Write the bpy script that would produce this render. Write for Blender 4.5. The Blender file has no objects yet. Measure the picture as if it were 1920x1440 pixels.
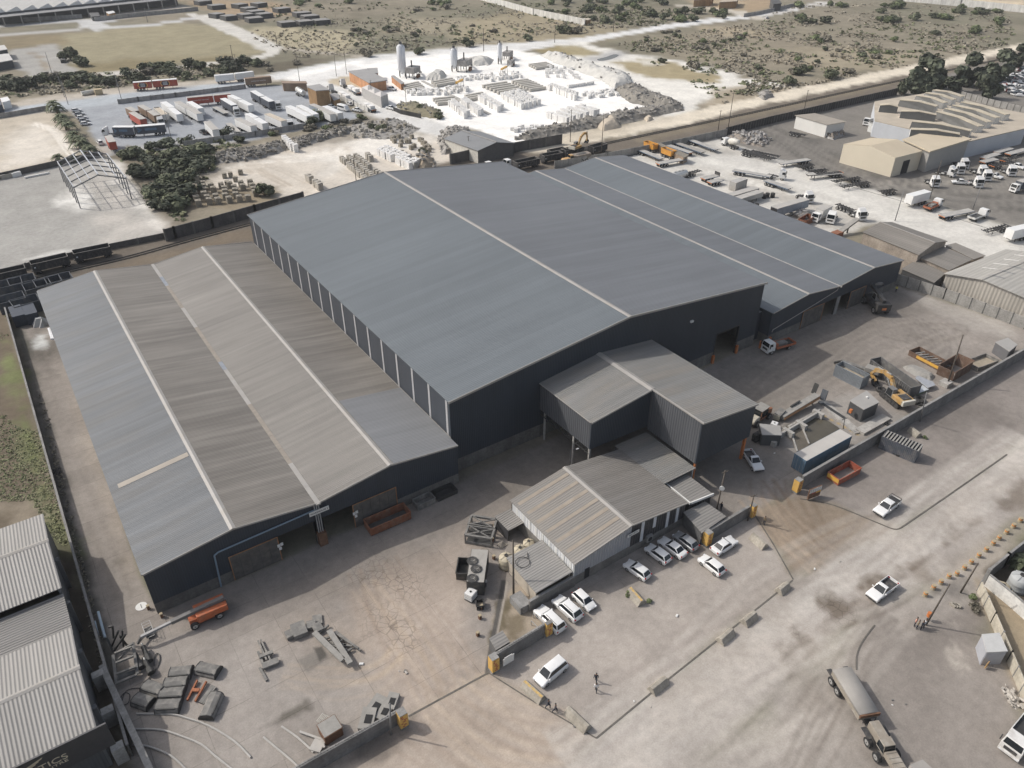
import bpy,math,random
import numpy as np
from mathutils import Vector,Matrix
rnd=random.Random(7)
SC=bpy.context.scene
COL=SC.collection
rad=math.radians
CAMH,FPX=83.0,1420.382
_p,_r,_y=rad(33.683),rad(.162),rad(34.654)
CF=Vector((math.sin(_y)*math.cos(_p),math.cos(_y)*math.cos(_p),-math.sin(_p)))
_R=Vector((math.cos(_y),-math.sin(_y),0));_U=_R.cross(CF)
CR=_R*math.cos(_r)+_U*math.sin(_r);CU=_U*math.cos(_r)-_R*math.sin(_r)
CAM=Vector((0,0,CAMH))
def ray(u,v):return CF*FPX+CR*(u-960)-CU*(v-720)
def G(u,v,z=0.0):
 d=ray(u,v);t=(z-CAMH)/d.z
 return Vector((d.x*t,d.y*t,z))
def GY(u,v,y):
 d=ray(u,v);t=y/d.y
 return CAM+d*t
def GX(u,v,x):
 d=ray(u,v);t=x/d.x
 return CAM+d*t
def ZAT(base,u,v):
 "height of the point that stands above base (ground) and is seen at row v"
 d=ray(u,v);t=math.hypot(base[0],base[1])/math.hypot(d.x,d.y)
 return CAMH+d.z*t
def PJ(p):
 d=Vector(p)-CAM;w=d.dot(CF)
 return 960+FPX*d.dot(CR)/w,720-FPX*d.dot(CU)/w
def l1(c):
 c/=255.0
 return c/12.92 if c<=.04045 else((c+.055)/1.055)**2.4
def S(r,g,b,k=1.0):return(l1(r)*k,l1(g)*k,l1(b)*k)
MATS={}
def nodes(name):
 m=bpy.data.materials.new(name);m.use_nodes=True
 nt=m.node_tree;b=nt.nodes['Principled BSDF']
 return m,nt,b
def N(nt,t,**kw):
 n=nt.nodes.new(t)
 for k,v in kw.items():
  if k in n.inputs:n.inputs[k].default_value=v
  else:setattr(n,k,v)
 return n
def mulcol(nt,a,bfac):
 "colour socket a times a grey factor socket"
 m=nt.nodes.new('ShaderNodeVectorMath');m.operation='SCALE'
 if isinstance(a,tuple):m.inputs[0].default_value=a[:3]
 else:nt.links.new(a,m.inputs[0])
 nt.links.new(bfac,m.inputs['Scale'])
 return m.outputs[0]
def mrange(nt,x,a,b,c,d):
 m=N(nt,'ShaderNodeMapRange');m.inputs[1].default_value=a;m.inputs[2].default_value=b
 m.inputs[3].default_value=c;m.inputs[4].default_value=d
 nt.links.new(x,m.inputs[0]);return m.outputs[0]
def mixcol(nt,fac,a,b):
 m=nt.nodes.new('ShaderNodeMix');m.data_type='RGBA'
 if isinstance(fac,float):m.inputs[0].default_value=fac
 else:nt.links.new(fac,m.inputs[0])
 for i,x in((6,a),(7,b)):
  if isinstance(x,tuple):m.inputs[i].default_value=(*x[:3],1)
  else:nt.links.new(x,m.inputs[i])
 return m.outputs[2]
def tint(nt,coord,scale,detail=4,stretch=None):
 n=N(nt,'ShaderNodeTexNoise',Scale=scale,Detail=detail,Roughness=.6)
 if stretch:
  mp=N(nt,'ShaderNodeMapping');mp.inputs['Scale'].default_value=stretch
  nt.links.new(coord,mp.inputs[0]);coord=mp.outputs[0]
 nt.links.new(coord,n.inputs['Vector'])
 return n.outputs[0]
def P(name,col,rough=.6,metal=0.0,var=.18,scale=1.2,dirt=0.0,dirtcol=None,coat=0.0):
 "plain paint / steel / concrete with mottling and dust"
 if name in MATS:return MATS[name]
 m,nt,b=nodes(name)
 tc=nt.nodes.new('ShaderNodeTexCoord');co=tc.outputs['Object']
 f=mrange(nt,tint(nt,co,scale,5),.25,.75,1-var,1+var)
 c=mulcol(nt,col,f)
 if dirt:
  d=mrange(nt,tint(nt,co,scale*.7,6),.48,.62,0,dirt)
  c=mixcol(nt,d,c,dirtcol or S(140,128,112,.9))
 nt.links.new(c,b.inputs['Base Color'])
 b.inputs['Roughness'].default_value=rough;b.inputs['Metallic'].default_value=metal
 if coat:b.inputs['Coat Weight'].default_value=coat
 MATS[name]=m;return m
def ROOF(name,col,axis=1,period=.4,bump=.35,rough=.55,stain=None,stainamt=.5,streak=.12,spec=.35,edge=None,patch=.1):
 "profiled sheeting: ribs across `axis`, streaks down the slope, big faded patches"
 if name in MATS:return MATS[name]
 m,nt,b=nodes(name)
 geo=nt.nodes.new('ShaderNodeNewGeometry');co=geo.outputs['Position']
 sep=nt.nodes.new('ShaderNodeSeparateXYZ');nt.links.new(co,sep.inputs[0])
 w=N(nt,'ShaderNodeMath',operation='MULTIPLY');nt.links.new(sep.outputs[axis],w.inputs[0]);w.inputs[1].default_value=2*math.pi/period
 s=N(nt,'ShaderNodeMath',operation='SINE');nt.links.new(w.outputs[0],s.inputs[0])
 st=[1,1,1];st[axis]=18
 a=mrange(nt,tint(nt,co,.05,4,tuple(st)),.3,.7,1-streak,1+streak)
 big=mrange(nt,tint(nt,co,.035,5),.3,.7,1-patch,1+patch)
 fine=mrange(nt,s.outputs[0],-1,1,.93,1.06)
 sh=N(nt,'ShaderNodeMath',operation='MULTIPLY');nt.links.new(sep.outputs[axis],sh.inputs[0]);sh.inputs[1].default_value=.55
 fl=N(nt,'ShaderNodeMath',operation='FLOOR');nt.links.new(sh.outputs[0],fl.inputs[0])
 wn=nt.nodes.new('ShaderNodeTexWhiteNoise');wn.noise_dimensions='1D';nt.links.new(fl.outputs[0],wn.inputs['W'])
 shv=mrange(nt,wn.outputs['Value'],0,1,.95,1.05)
 c=col
 if stain:
  d=mrange(nt,tint(nt,co,.06,6,tuple(1+(x-1)*.25 for x in st)),.45,.62,0,stainamt)
  c=mixcol(nt,d,col,stain)
 for f in(a,big,fine,shv):c=mulcol(nt,c,f)
 nt.links.new(c,b.inputs['Base Color'])
 bp=N(nt,'ShaderNodeBump',Strength=bump,Distance=.06);nt.links.new(s.outputs[0],bp.inputs['Height'])
 nt.links.new(bp.outputs[0],b.inputs['Normal'])
 b.inputs['Roughness'].default_value=rough;b.inputs['Specular IOR Level'].default_value=spec
 MATS[name]=m;return m
def BLOCKW(name,col,scale=1.0,var=.16):
 "cement-block or rough concrete walling with grime"
 if name in MATS:return MATS[name]
 m,nt,b=nodes(name)
 geo=nt.nodes.new('ShaderNodeNewGeometry');co=geo.outputs['Position']
 f1=mrange(nt,tint(nt,co,.35*scale,6),.3,.7,1-var*1.4,1+var)
 f2=mrange(nt,tint(nt,co,3*scale,3),.3,.7,1-var,1+var)
 f3=mrange(nt,tint(nt,co,.6,4,(1,1,.12)),.35,.7,.8,1.08)
 c=col
 for f in(f1,f2,f3):c=mulcol(nt,c,f)
 nt.links.new(c,b.inputs['Base Color']);b.inputs['Roughness'].default_value=.92
 b.inputs['Specular IOR Level'].default_value=.15
 MATS[name]=m;return m
def LEAF(name,col,col2):
 if name in MATS:return MATS[name]
 m,nt,b=nodes(name)
 oi=nt.nodes.new('ShaderNodeObjectInfo');geo=nt.nodes.new('ShaderNodeNewGeometry')
 f=mrange(nt,tint(nt,geo.outputs['Position'],.7,4),.3,.7,0,1)
 c=mixcol(nt,f,col,col2)
 c=mulcol(nt,c,mrange(nt,oi.outputs['Random'],0,1,.65,1.3))
 rp=mrange(nt,geo.outputs['Random Per Island'],0,1,.62,1.4)
 c=mulcol(nt,c,rp)
 nt.links.new(c,b.inputs['Base Color']);b.inputs['Roughness'].default_value=.75
 b.inputs['Specular IOR Level'].default_value=.2
 MATS[name]=m;return m
def GLASS(name='glass_dark',col=(.012,.016,.02),rough=.08):
 if name in MATS:return MATS[name]
 m,nt,b=nodes(name)
 tc=nt.nodes.new('ShaderNodeTexCoord')
 nt.links.new(mulcol(nt,col,mrange(nt,tint(nt,tc.outputs['Object'],2),.3,.7,.8,1.3)),b.inputs['Base Color'])
 b.inputs['Roughness'].default_value=rough
 MATS[name]=m;return m
class MB:
 def __init__(s):s.v=[];s.f=[];s.m=[];s.mats=[];s.T=None
 def mi(s,m):
  if m not in s.mats:s.mats.append(m)
  return s.mats.index(m)
 def add(s,m,vs,fs):
  o=len(s.v);T=s.T
  s.v+=[tuple(T@Vector(p))if T is not None else tuple(p)for p in vs]
  i=s.mi(m)
  for f in fs:s.f.append(tuple(o+k for k in f));s.m.append(i)
  return s
 def box(s,m,x0,x1,y0,y1,z0,z1):
  return s.add(m,[(x0,y0,z0),(x1,y0,z0),(x1,y1,z0),(x0,y1,z0),(x0,y0,z1),(x1,y0,z1),(x1,y1,z1),(x0,y1,z1)],[(0,3,2,1),(4,5,6,7),(0,1,5,4),(1,2,6,5),(2,3,7,6),(3,0,4,7)])
 def bar(s,m,p,q,w,h=None):
  p=Vector(p);q=Vector(q);d=q-p;h=h or w
  if d.length<1e-6:return s
  d.normalize();up=Vector((0,0,1))if abs(d.z)<.95 else Vector((1,0,0))
  a=d.cross(up).normalized()*w/2;b=a.cross(d).normalized()*h/2
  vs=[p-a-b,p+a-b,p+a+b,p-a+b,q-a-b,q+a-b,q+a+b,q-a+b]
  return s.add(m,vs,[(0,3,2,1),(4,5,6,7),(0,1,5,4),(1,2,6,5),(2,3,7,6),(3,0,4,7)][::1])
 def cyl(s,m,p,q,r,r2=None,n=10,cap=True):
  p=Vector(p);q=Vector(q);d=(q-p).normalized();r2=r if r2 is None else r2
  up=Vector((0,0,1))if abs(d.z)<.95 else Vector((1,0,0))
  a=d.cross(up).normalized();b=d.cross(a)
  vs=[]
  for c,rr in((p,r),(q,r2)):
   for k in range(n):
    t=2*math.pi*k/n;vs.append(c+a*math.cos(t)*rr+b*math.sin(t)*rr)
  fs=[(k,(k+1)%n,n+(k+1)%n,n+k)for k in range(n)]
  if cap:fs+=[tuple(range(n))[::-1],tuple(range(n,2*n))]
  return s.add(m,vs,fs)
 def tube(s,m,pts,r,n=6):
  for a,b in zip(pts,pts[1:]):s.cyl(m,a,b,r,n=n)
  return s
 def lathe(s,m,prof,n=16,c=(0,0)):
  vs=[];fs=[]
  for(r,z)in prof:
   for k in range(n):
    t=2*math.pi*k/n;vs.append((c[0]+r*math.cos(t),c[1]+r*math.sin(t),z))
  for i in range(len(prof)-1):
   for k in range(n):fs.append((i*n+k,i*n+(k+1)%n,(i+1)*n+(k+1)%n,(i+1)*n+k))
  fs+=[tuple(range(n))[::-1],tuple(range((len(prof)-1)*n,len(prof)*n))]
  return s.add(m,vs,fs)
 def prism(s,m,poly,z0,z1):
  n=len(poly)
  vs=[(p[0],p[1],z0)for p in poly]+[(p[0],p[1],z1)for p in poly]
  return s.add(m,vs,[tuple(range(n))[::-1],tuple(range(n,2*n))]+[(k,(k+1)%n,n+(k+1)%n,n+k)for k in range(n)])
 def extr(s,m,prof,y0,y1):
  "xz profile swept along y"
  n=len(prof)
  vs=[(x,y0,z)for x,z in prof]+[(x,y1,z)for x,z in prof]
  return s.add(m,vs,[tuple(range(n)),tuple(range(n,2*n))[::-1]]+[(k,n+k,n+(k+1)%n,(k+1)%n)for k in range(n)])
 def extx(s,m,prof,x0,x1):
  "yz profile swept along x"
  n=len(prof)
  vs=[(x0,y,z)for y,z in prof]+[(x1,y,z)for y,z in prof]
  return s.add(m,vs,[tuple(range(n)),tuple(range(n,2*n))[::-1]]+[(k,n+k,n+(k+1)%n,(k+1)%n)for k in range(n)])
 def ball(s,m,c,r,n=8,sq=(1,1,1)):
  prof=[(math.sin(math.pi*(i)/n),-math.cos(math.pi*i/n))for i in range(n+1)]
  vs=[];fs=[];k2=n+2
  for(rr,z)in prof:
   for k in range(k2):
    t=2*math.pi*k/k2;vs.append((c[0]+r*sq[0]*rr*math.cos(t),c[1]+r*sq[1]*rr*math.sin(t),c[2]+r*sq[2]*z))
  for i in range(n):
   for k in range(k2):fs.append((i*k2+k,i*k2+(k+1)%k2,(i+1)*k2+(k+1)%k2,(i+1)*k2+k))
  return s.add(m,vs,fs)
 def quad(s,m,*ps):return s.add(m,ps,[tuple(range(len(ps)))])
 def sheet(s,m,ps,t=.06):
  "a thin slab under a planar polygon"
  n=len(ps);ps=[Vector(p)for p in ps]
  nn=(ps[1]-ps[0]).cross(ps[2]-ps[0]).normalized()
  if nn.z<0:ps=ps[::-1];nn=-nn
  return s.add(m,ps+[p-nn*t for p in ps],[tuple(range(n)),tuple(range(n,2*n))[::-1]]+[(k,n+k,n+(k+1)%n,(k+1)%n)for k in range(n)])
 def build(s,name,parent=None,smooth=False,bevel=0.0):
  me=bpy.data.meshes.new(name)
  me.from_pydata(s.v,[],s.f)
  for m in s.mats:me.materials.append(m)
  me.polygons.foreach_set('material_index',s.m)
  if smooth:me.polygons.foreach_set('use_smooth',[True]*len(s.f))
  me.update()
  o=bpy.data.objects.new(name,me);COL.objects.link(o)
  if parent is not None:o.parent=parent
  if bevel:
   b=o.modifiers.new('bevel','BEVEL');b.width=bevel;b.segments=2;b.limit_method='ANGLE'
  return o
def tag(o,label=None,cat=None,group=None,kind=None):
 if label:o['label']=label
 if cat:
  o['category']=cat
  if not kind:o['kind']='thing'
 if group:o['group']=group
 if kind:o['kind']=kind
 return o
def thing(name,label,cat,loc=(0,0,0),rz=0.0,group=None):
 o=bpy.data.objects.new(name,None);COL.objects.link(o)
 o.location=loc;o.rotation_euler=(0,0,rz)
 return tag(o,label,cat,group)
KIDS={}
def kids(o):
 if o.name not in KIDS:KIDS[o.name]=list(o.children)
 return KIDS[o.name]
def dup(root,loc,rz,label=None,group=None,scale=None,swap=None,parent=None):
 r=root.copy();COL.objects.link(r);r.location=loc;r.rotation_euler=(0,0,rz)
 if scale:r.scale=scale if not isinstance(scale,(int,float))else(scale,)*3
 if label:r['label']=label
 if group:r['group']=group
 objs=[r]
 for ch in kids(root):
  c=ch.copy();COL.objects.link(c);c.parent=r;objs.append(c)
  for g in kids(ch):
   d=g.copy();COL.objects.link(d);d.parent=c;objs.append(d)
 if swap:
  for o in objs:
   for sl in o.material_slots:
    if sl.material and sl.material.name in swap:
     mm=MATS[swap[sl.material.name]];sl.link='OBJECT';sl.material=mm
 return r
USED=set()
def place(proto,loc,rz,label,group=None,scale=None,swap=None):
 "first use moves the prototype itself, later uses copy it"
 if proto.name not in USED and not swap:
  USED.add(proto.name);proto.location=loc;proto.rotation_euler=(0,0,rz)
  if scale:proto.scale=scale if not isinstance(scale,(int,float))else(scale,)*3
  tag(proto,label,None,group);return proto
 return dup(proto,loc,rz,label,group,scale,swap)
PROTOS=[]
def proto(o):PROTOS.append(o);return o
def clean_protos():
 for o in PROTOS:
  if o.name not in USED:
   for c in list(o.children):
    for g in list(c.children):bpy.data.objects.remove(g)
    bpy.data.objects.remove(c)
   bpy.data.objects.remove(o)
def head(u,v,uf,vf,z=0.0):
 "ground position under the pixel centre, and heading towards the second pixel"
 a=G(u,v,z);b=G(uf,vf,z)
 return(a.x,a.y,0.0),math.atan2(b.y-a.y,b.x-a.x)
KG=1.2
def A(r,g,b):return np.array(S(r,g,b))/KG
def _hash(i,j,s):
 h=(i.astype(np.int64)*374761393+j.astype(np.int64)*668265263+s*1442695041)&0x7fffffff
 h=((h^(h>>13))*1274126177)&0x7fffffff
 return((h^(h>>16))&0xffff)/65535.0
def vnoise(x,y,s=0):
 i=np.floor(x);j=np.floor(y);fx=x-i;fy=y-j
 fx=fx*fx*(3-2*fx);fy=fy*fy*(3-2*fy)
 a=_hash(i,j,s);b=_hash(i+1,j,s);c=_hash(i,j+1,s);d=_hash(i+1,j+1,s)
 return(a*(1-fx)+b*fx)*(1-fy)+(c*(1-fx)+d*fx)*fy
def fbm(x,y,sc,s=0,o=4):
 t=0;a=.5;n=0
 for k in range(o):
  t=t+a*vnoise(x/sc,y/sc,s+k*17);n+=a;a*=.55;sc*=.5
 return t/n
dth=.0021
ths=np.arange(rad(74),rad(4.3),-dth)
rs=np.concatenate([[.5,12.0],CAMH/np.tan(ths),[1250.,1600.,2400.,5000.,12000.]])
af=np.arange(-rad(50),rad(50)+dth,dth)
ac=np.linspace(rad(50)+dth*1.5,2*math.pi-rad(50)-dth,40)
an=np.concatenate([af,ac])+_y
NR,NA=len(rs),len(an)
GXX=(rs[:,None]*np.sin(an)[None,:]).ravel();GYY=(rs[:,None]*np.cos(an)[None,:]).ravel()
NV=NR*NA
COLR=np.empty((NV,3));ZONE=np.zeros(NV,np.int16);SLAB=np.zeros(NV);CRACK=np.zeros(NV);ROUGHV=np.ones(NV)
ZN=['ground']
def W(pts):return[(G(u,v).x,G(u,v).y)for u,v in pts]
def smooth(pts,k=6,closed=False):
 out=[];n=len(pts)
 for i in range(n if closed else n-1):
  g=lambda j:np.array(pts[j%n]if closed else pts[min(max(j,0),n-1)],float)
  p0,p1,p2,p3=g(i-1),g(i),g(i+1),g(i+2)
  for t in np.arange(k)/k:
   out.append(tuple(.5*((2*p1)+(-p0+p2)*t+(2*p0-5*p1+4*p2-p3)*t*t+(-p0+3*p1-3*p2+p3)*t**3)))
 if not closed:out.append(tuple(pts[-1]))
 return out
def segd(x,y,a,b):
 ax,ay=a;bx,by=b;dx,dy=bx-ax,by-ay;L=dx*dx+dy*dy+1e-12
 t=np.clip(((x-ax)*dx+(y-ay)*dy)/L,0,1)
 return np.hypot(x-ax-t*dx,y-ay-t*dy)
def sel(w,m):
 xs=[p[0]for p in w];ys=[p[1]for p in w]
 return np.nonzero((GXX>min(xs)-m)&(GXX<max(xs)+m)&(GYY>min(ys)-m)&(GYY<max(ys)+m))[0]
def apply(idx,d,soft,nz,nsc,col,op,zone,slab,crack):
 x,y=GXX[idx],GYY[idx]
 if nz:d=d+nz*2*(fbm(x,y,nsc,5)-.5)*2
 m=np.clip(.5-d/(2*soft),0,1);m=m*m*(3-2*m)
 if col is not None:
  COLR[idx]=COLR[idx]*(1-m*op)[:,None]+np.asarray(col)[None,:]*(m*op)[:,None]
 if zone:
  if zone not in ZN:ZN.append(zone)
  ZONE[idx[m>.5]]=ZN.index(zone)
 if slab is not None:SLAB[idx]=SLAB[idx]*(1-m)+slab*m
 if crack is not None:CRACK[idx]=CRACK[idx]*(1-m)+crack*m
def poly(col,pts,soft=1.0,nz=0.0,nsc=8.0,op=1.0,zone=None,slab=None,crack=None,sm=False,world=False):
 w=list(pts)if world else W(pts)
 if sm:w=smooth(w,5,True)
 mg=soft+abs(nz)*2+1;idx=sel(w,mg)
 if len(idx)==0:return
 x,y=GXX[idx],GYY[idx];d=np.full(len(idx),1e9);ins=np.zeros(len(idx),bool)
 for a,b in zip(w,w[1:]+w[:1]):
  d=np.minimum(d,segd(x,y,a,b))
  c=(a[1]>y)!=(b[1]>y)
  with np.errstate(divide='ignore',invalid='ignore'):
   xi=(b[0]-a[0])*(y-a[1])/(b[1]-a[1]+1e-12)+a[0]
  ins^=c&(x<xi)
 apply(idx,np.where(ins,-d,d),soft,nz,nsc,col,op,zone,slab,crack)
def line(col,pts,width,soft=.4,nz=0.0,nsc=6.0,op=1.0,zone=None,sm=True,world=False,slab=None):
 w=list(pts)if world else W(pts)
 if sm and len(w)>2:w=smooth(w,5)
 idx=sel(w,width/2+soft+abs(nz)*2+1)
 if len(idx)==0:return
 x,y=GXX[idx],GYY[idx];d=np.full(len(idx),1e9)
 for a,b in zip(w,w[1:]):d=np.minimum(d,segd(x,y,a,b))
 apply(idx,d-width/2,soft,nz,nsc,col,op,zone,slab,None)
def tracks(col,pts,n,spread,op=.35,width=.35,seed=1,wob=1.0):
 "worn wheel marks that follow a path with a random side step"
 r=random.Random(seed);w=W(pts)
 for k in range(n):
  off=r.uniform(-spread,spread);ph=r.uniform(0,6)
  q=[]
  for i,p in enumerate(w):
   a=w[max(i-1,0)];b=w[min(i+1,len(w)-1)]
   dx,dy=b[0]-a[0],b[1]-a[1];L=math.hypot(dx,dy)+1e-9
   o=off+wob*math.sin(ph+i*1.7)
   q.append((p[0]-dy/L*o,p[1]+dx/L*o))
  for s in(-.9,.9):
   q2=[]
   for i,p in enumerate(q):
    a=q[max(i-1,0)];b=q[min(i+1,len(q)-1)]
    dx,dy=b[0]-a[0],b[1]-a[1];L=math.hypot(dx,dy)+1e-9
    q2.append((p[0]-dy/L*s,p[1]+dx/L*s))
   line(col,q2,width,.3,op=op*r.uniform(.5,1),world=True)
f1=fbm(GXX,GYY,90,1,5);f2=fbm(GXX,GYY,22,9,5)
t=np.clip((f1-.35)*3,0,1)[:,None]
COLR[:]=A(146,138,122)*(1-t)+A(126,124,106)*t
t=np.clip((f2-.5)*4,0,1)[:,None]*.7
COLR[:]=COLR*(1-t)+A(118,113,98)*t
poly(A(160,152,126),[(120,66),(330,44),(415,48),(505,92),(470,104),(380,116),(200,135),(140,138),(128,110),(100,86),(60,78)],5,6,30,.9,'grass_field')
poly(A(130,118,88),[(130,115),(300,112),(470,104),(380,118),(200,136),(140,136)],8,8,20,.7)
poly(A(139,126,101),[(0,68),(130,60),(110,84),(20,92),(0,96)],4,5,20,.8,'grass_field')
poly(A(186,176,150),[(440,60),(540,52),(700,72),(640,96),(530,90)],8,10,30,.8)
poly(A(172,150,124),[(340,0),(480,0),(560,20),(470,36),(380,18)],8,10,30,.8)
poly(A(156,146,128),[(1200,72),(1440,40),(1560,60),(1500,120),(1400,140),(1300,116)],20,20,40,.6)
poly(A(176,163,140),[(1290,48),(1370,52),(1440,62),(1400,70),(1330,66)],6,8,20,.8)
poly(A(172,162,140),[(700,60),(960,70),(1000,60),(900,40),(760,40)],15,15,30,.6)
poly(A(170,158,132),[(960,8),(1140,55),(1180,62),(960,95),(860,92),(900,40)],12,10,30,.6)
poly(A(174,163,140),[(1480,112),(1520,95),(1600,90),(1700,100),(1720,118),(1600,140)],8,8,20,.6)
poly(A(186,168,140),[(1280,0),(1440,0),(1440,12),(1380,22),(1300,10)],5,4,20,.8)
poly(A(222,205,178),[(1700,0),(1920,0),(1920,14),(1800,4)],5,4,20,.9)
poly(A(170,150,124),[(1390,0),(1450,0),(1450,14),(1400,24)],4,2,20,.9)
poly(A(196,188,176),[(170,28),(330,10),(360,12),(350,22),(180,40)],3,2,20,1,'paved_yard')
poly(A(172,170,165),[(22,92),(100,83),(130,108),(146,132),(112,150),(60,148),(26,120)],2,3,12,1,'paved_yard')
poly(A(150,135,112),[(62,100),(74,100),(92,128),(84,132)],2,2,8,.6)
line(A(196,196,196),[(-40,54),(60,44),(150,39),(210,40)],9,1.2,1,zone='road')
line(A(190,188,184),[(-40,70),(60,62),(140,56),(165,46)],7,1.2,1,zone='road')
line(A(200,200,200),[(150,38),(175,46),(215,52),(300,44),(350,36),(385,30)],9,1.2,1,zone='road')
poly(A(200,200,198),[(150,38),(175,36),(215,52),(180,58),(152,50)],2,1,8,1,'road')
line(A(210,207,200),[(360,28),(395,36),(440,58),(490,80),(512,92),(500,104),(450,112),(380,121),(300,130),(200,138),(150,140)],8,1,1,zone='road')
line(A(210,207,200),[(380,30),(430,54),(480,76),(505,90)],14,2,1,zone='road')
line(A(186,178,165),[(540,92),(640,102),(740,108)],4,1.5,2)
line(A(176,170,158),[(560,120),(640,110),(760,98),(960,76)],4,1.5,2,op=.7)
poly(A(104,97,84),[(430,130),(560,112),(620,112),(560,128),(470,142)],4,5,12,.8)
poly(A(190,182,170),[(-60,214),(0,198),(100,178),(250,163),(400,150),(500,141),(560,128),(600,138),(480,160),(330,176),(222,196),(95,206),(0,222)],2,2,10,1,'road')
poly(A(184,190,195),[(-60,219),(0,206),(90,192),(240,174),(400,158),(470,152),(470,164),(330,176),(222,194),(140,204),(0,222)],2,1,10,1,'road')
poly(A(226,226,224),[(500,141),(560,128),(700,104),(850,90),(960,81),(1080,72),(1200,54),(1300,38),(1440,24),(1500,12),(1500,18),(1440,30),(1300,47),(1200,62),(1100,80),(960,98),(850,112),(700,120),(640,128),(560,142),(520,150)],2,1,10,1,'road')
line(A(206,203,198),[(1440,27),(1500,14),(1560,4)],12,2,2,zone='road')
line(A(200,193,180),[(1280,12),(1360,18),(1420,34)],12,2,2,zone='road')
WH=A(255,253,248)
poly(WH,[(520,146),(640,118),(760,104),(960,92),(1020,104),(1110,130),(1160,148),(1200,162),(1262,186),(1270,205),(1160,222),(1090,246),(960,268),(900,248),(830,236),(760,214),(720,196),(700,175),(650,168),(590,160)],3,3,12,1,'block_yard')
poly(A(226,225,222),[(545,150),(660,122),(700,128),(730,170),(700,180),(770,215),(850,240),(880,262),(830,262),(740,236),(690,214),(640,176)],3,2,12,.9,'road')
poly(A(190,176,150),[(612,150),(650,142),(690,158),(700,168),(650,162),(620,158)],1.5,1,6,.9)
line(A(226,225,222),[(690,118),(760,104),(960,90),(1090,76)],10,2,1,op=.8)
DU=A(231,228,220)
poly(DU,[(1040,88),(1090,80),(1200,104),(1300,116),(1350,133),(1420,150),(1480,162),(1420,168),(1372,166),(1330,184),(1316,204),(1276,226),(1240,238),(1180,246),(1262,205),(1250,184),(1180,160),(1130,142),(1060,112)],3,5,14,1,'dirt_track')
poly(A(160,146,110),[(1136,114),(1190,108),(1240,112),(1270,118),(1346,146),(1330,156),(1260,152),(1190,136)],3,5,14,.9,'ground')
poly(A(158,145,108),[(1000,94),(1040,86),(1080,86),(1140,98),(1130,106),(1060,104)],3,4,12,.9,'ground')
poly(DU,[(1176,112),(1220,114),(1240,122),(1200,122)],3,4,8,.7)
poly(A(170,158,138),[(1340,168),(1420,158),(1480,165),(1450,185),(1345,204),(1330,192)],3,3,12,.8,'ground')
line(A(172,172,172),[(1118,111),(1138,108),(1154,100)],14,5,2,op=.8)
DY=A(212,204,192)
poly(DY,[(380,345),(396,310),(440,288),(560,262),(640,256),(740,240),(830,256),(880,262),(880,300),(760,330),(600,372),(560,374),(470,350),(380,360)],3,4,12,1,'stone_yard')
poly(A(232,228,220),[(600,300),(680,262),(760,248),(860,260),(800,280),(700,295),(620,330)],5,5,12,.8)
tracks(A(238,233,224),[(400,318),(470,300),(560,296),(640,282),(760,262)],5,5,.6,1.0,3)
tracks(A(182,170,154),[(420,330),(480,312),(520,322),(560,345)],4,5,.5,.8,4)
poly(A(150,138,118),[(360,350),(480,352),(560,376),(500,400),(400,400),(340,380)],3,4,10,.8)
poly(A(120,112,98),[(214,290),(330,276),(420,296),(380,330),(350,400),(320,440),(250,370)],4,4,10,.9)
poly(A(150,143,132),[(360,300),(460,284),(620,246),(700,215),(740,235),(640,262),(480,296),(390,330)],4,4,10,.9)
TL=A(166,170,175)
poly(TL,[(128,206),(222,193),(330,178),(470,162),(560,158),(600,188),(650,205),(676,222),(600,238),(520,250),(470,264),(380,275),(330,276),(290,284),(240,272),(205,292),(165,240)],1.5,1,10,1,'truck_yard')
poly(A(196,194,188),[(230,278),(300,268),(420,256),(440,262),(330,280),(280,286)],3,3,8,.6)
poly(A(190,186,178),[(180,260),(212,262),(208,292),(190,292)],1.5,1,6,.8)
poly(A(194,184,168),[(-60,232),(0,221),(96,207),(120,240),(152,292),(108,306),(-60,342)],2,2,12,1,'sandy_lot')
poly(A(236,230,220),[(0,260),(70,232),(100,240),(132,288),(104,298),(0,318)],8,6,12,.6)
tracks(A(240,234,224),[(60,232),(95,245),(112,275),(136,294)],3,2,.8,.8,5)
poly(A(170,168,163),[(-60,352),(0,335),(190,292),(214,300),(262,366),(314,440),(150,478),(0,512),(-60,524)],1.2,.6,8,1,'concrete_lot')
poly(A(244,242,236),[(118,385),(145,345),(172,378),(178,384),(150,394)],4,3,6,.8)
poly(A(240,236,228),[(190,300),(216,300),(262,366),(312,434),(296,432),(235,362)],3,2,6,.7)
poly(A(222,214,204),[(170,330),(240,370),(290,430),(200,455),(190,390)],8,4,10,.5)
line(A(244,242,236),[(50,485),(90,478),(130,470),(190,460)],1.2,1.2,1,op=.6)
RB=A(118,110,100)
poly(RB,[(-60,525),(0,512),(150,478),(314,442),(480,396),(560,374),(760,330),(880,292),(1050,262),(1160,262),(1400,204),(1700,138),(1920,92),(2060,62),(2060,82),(1920,112),(1760,150),(1600,190),(1440,226),(1180,288),(1060,320),(480,470),(70,560),(-60,590)],2,1.5,8,1,'railway_ground')
poly(A(128,116,100),[(200,500),(330,470),(480,425),(480,445),(290,492),(190,512)],2,2,8,.7)
poly(A(78,76,74),[(-40,530),(170,485),(215,492),(60,530),(-40,556)],2,2,8,.8)
line(A(226,216,198),[(1000,278),(1130,252),(1250,228),(1380,200),(1540,165),(1760,120),(1920,88),(2040,66)],11,2,2,zone='dirt_track')
poly(A(200,190,172),[(1000,284),(1080,240),(1200,226),(1250,222),(1180,246),(1060,272)],3,3,10,.9,'dirt_track')
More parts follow.
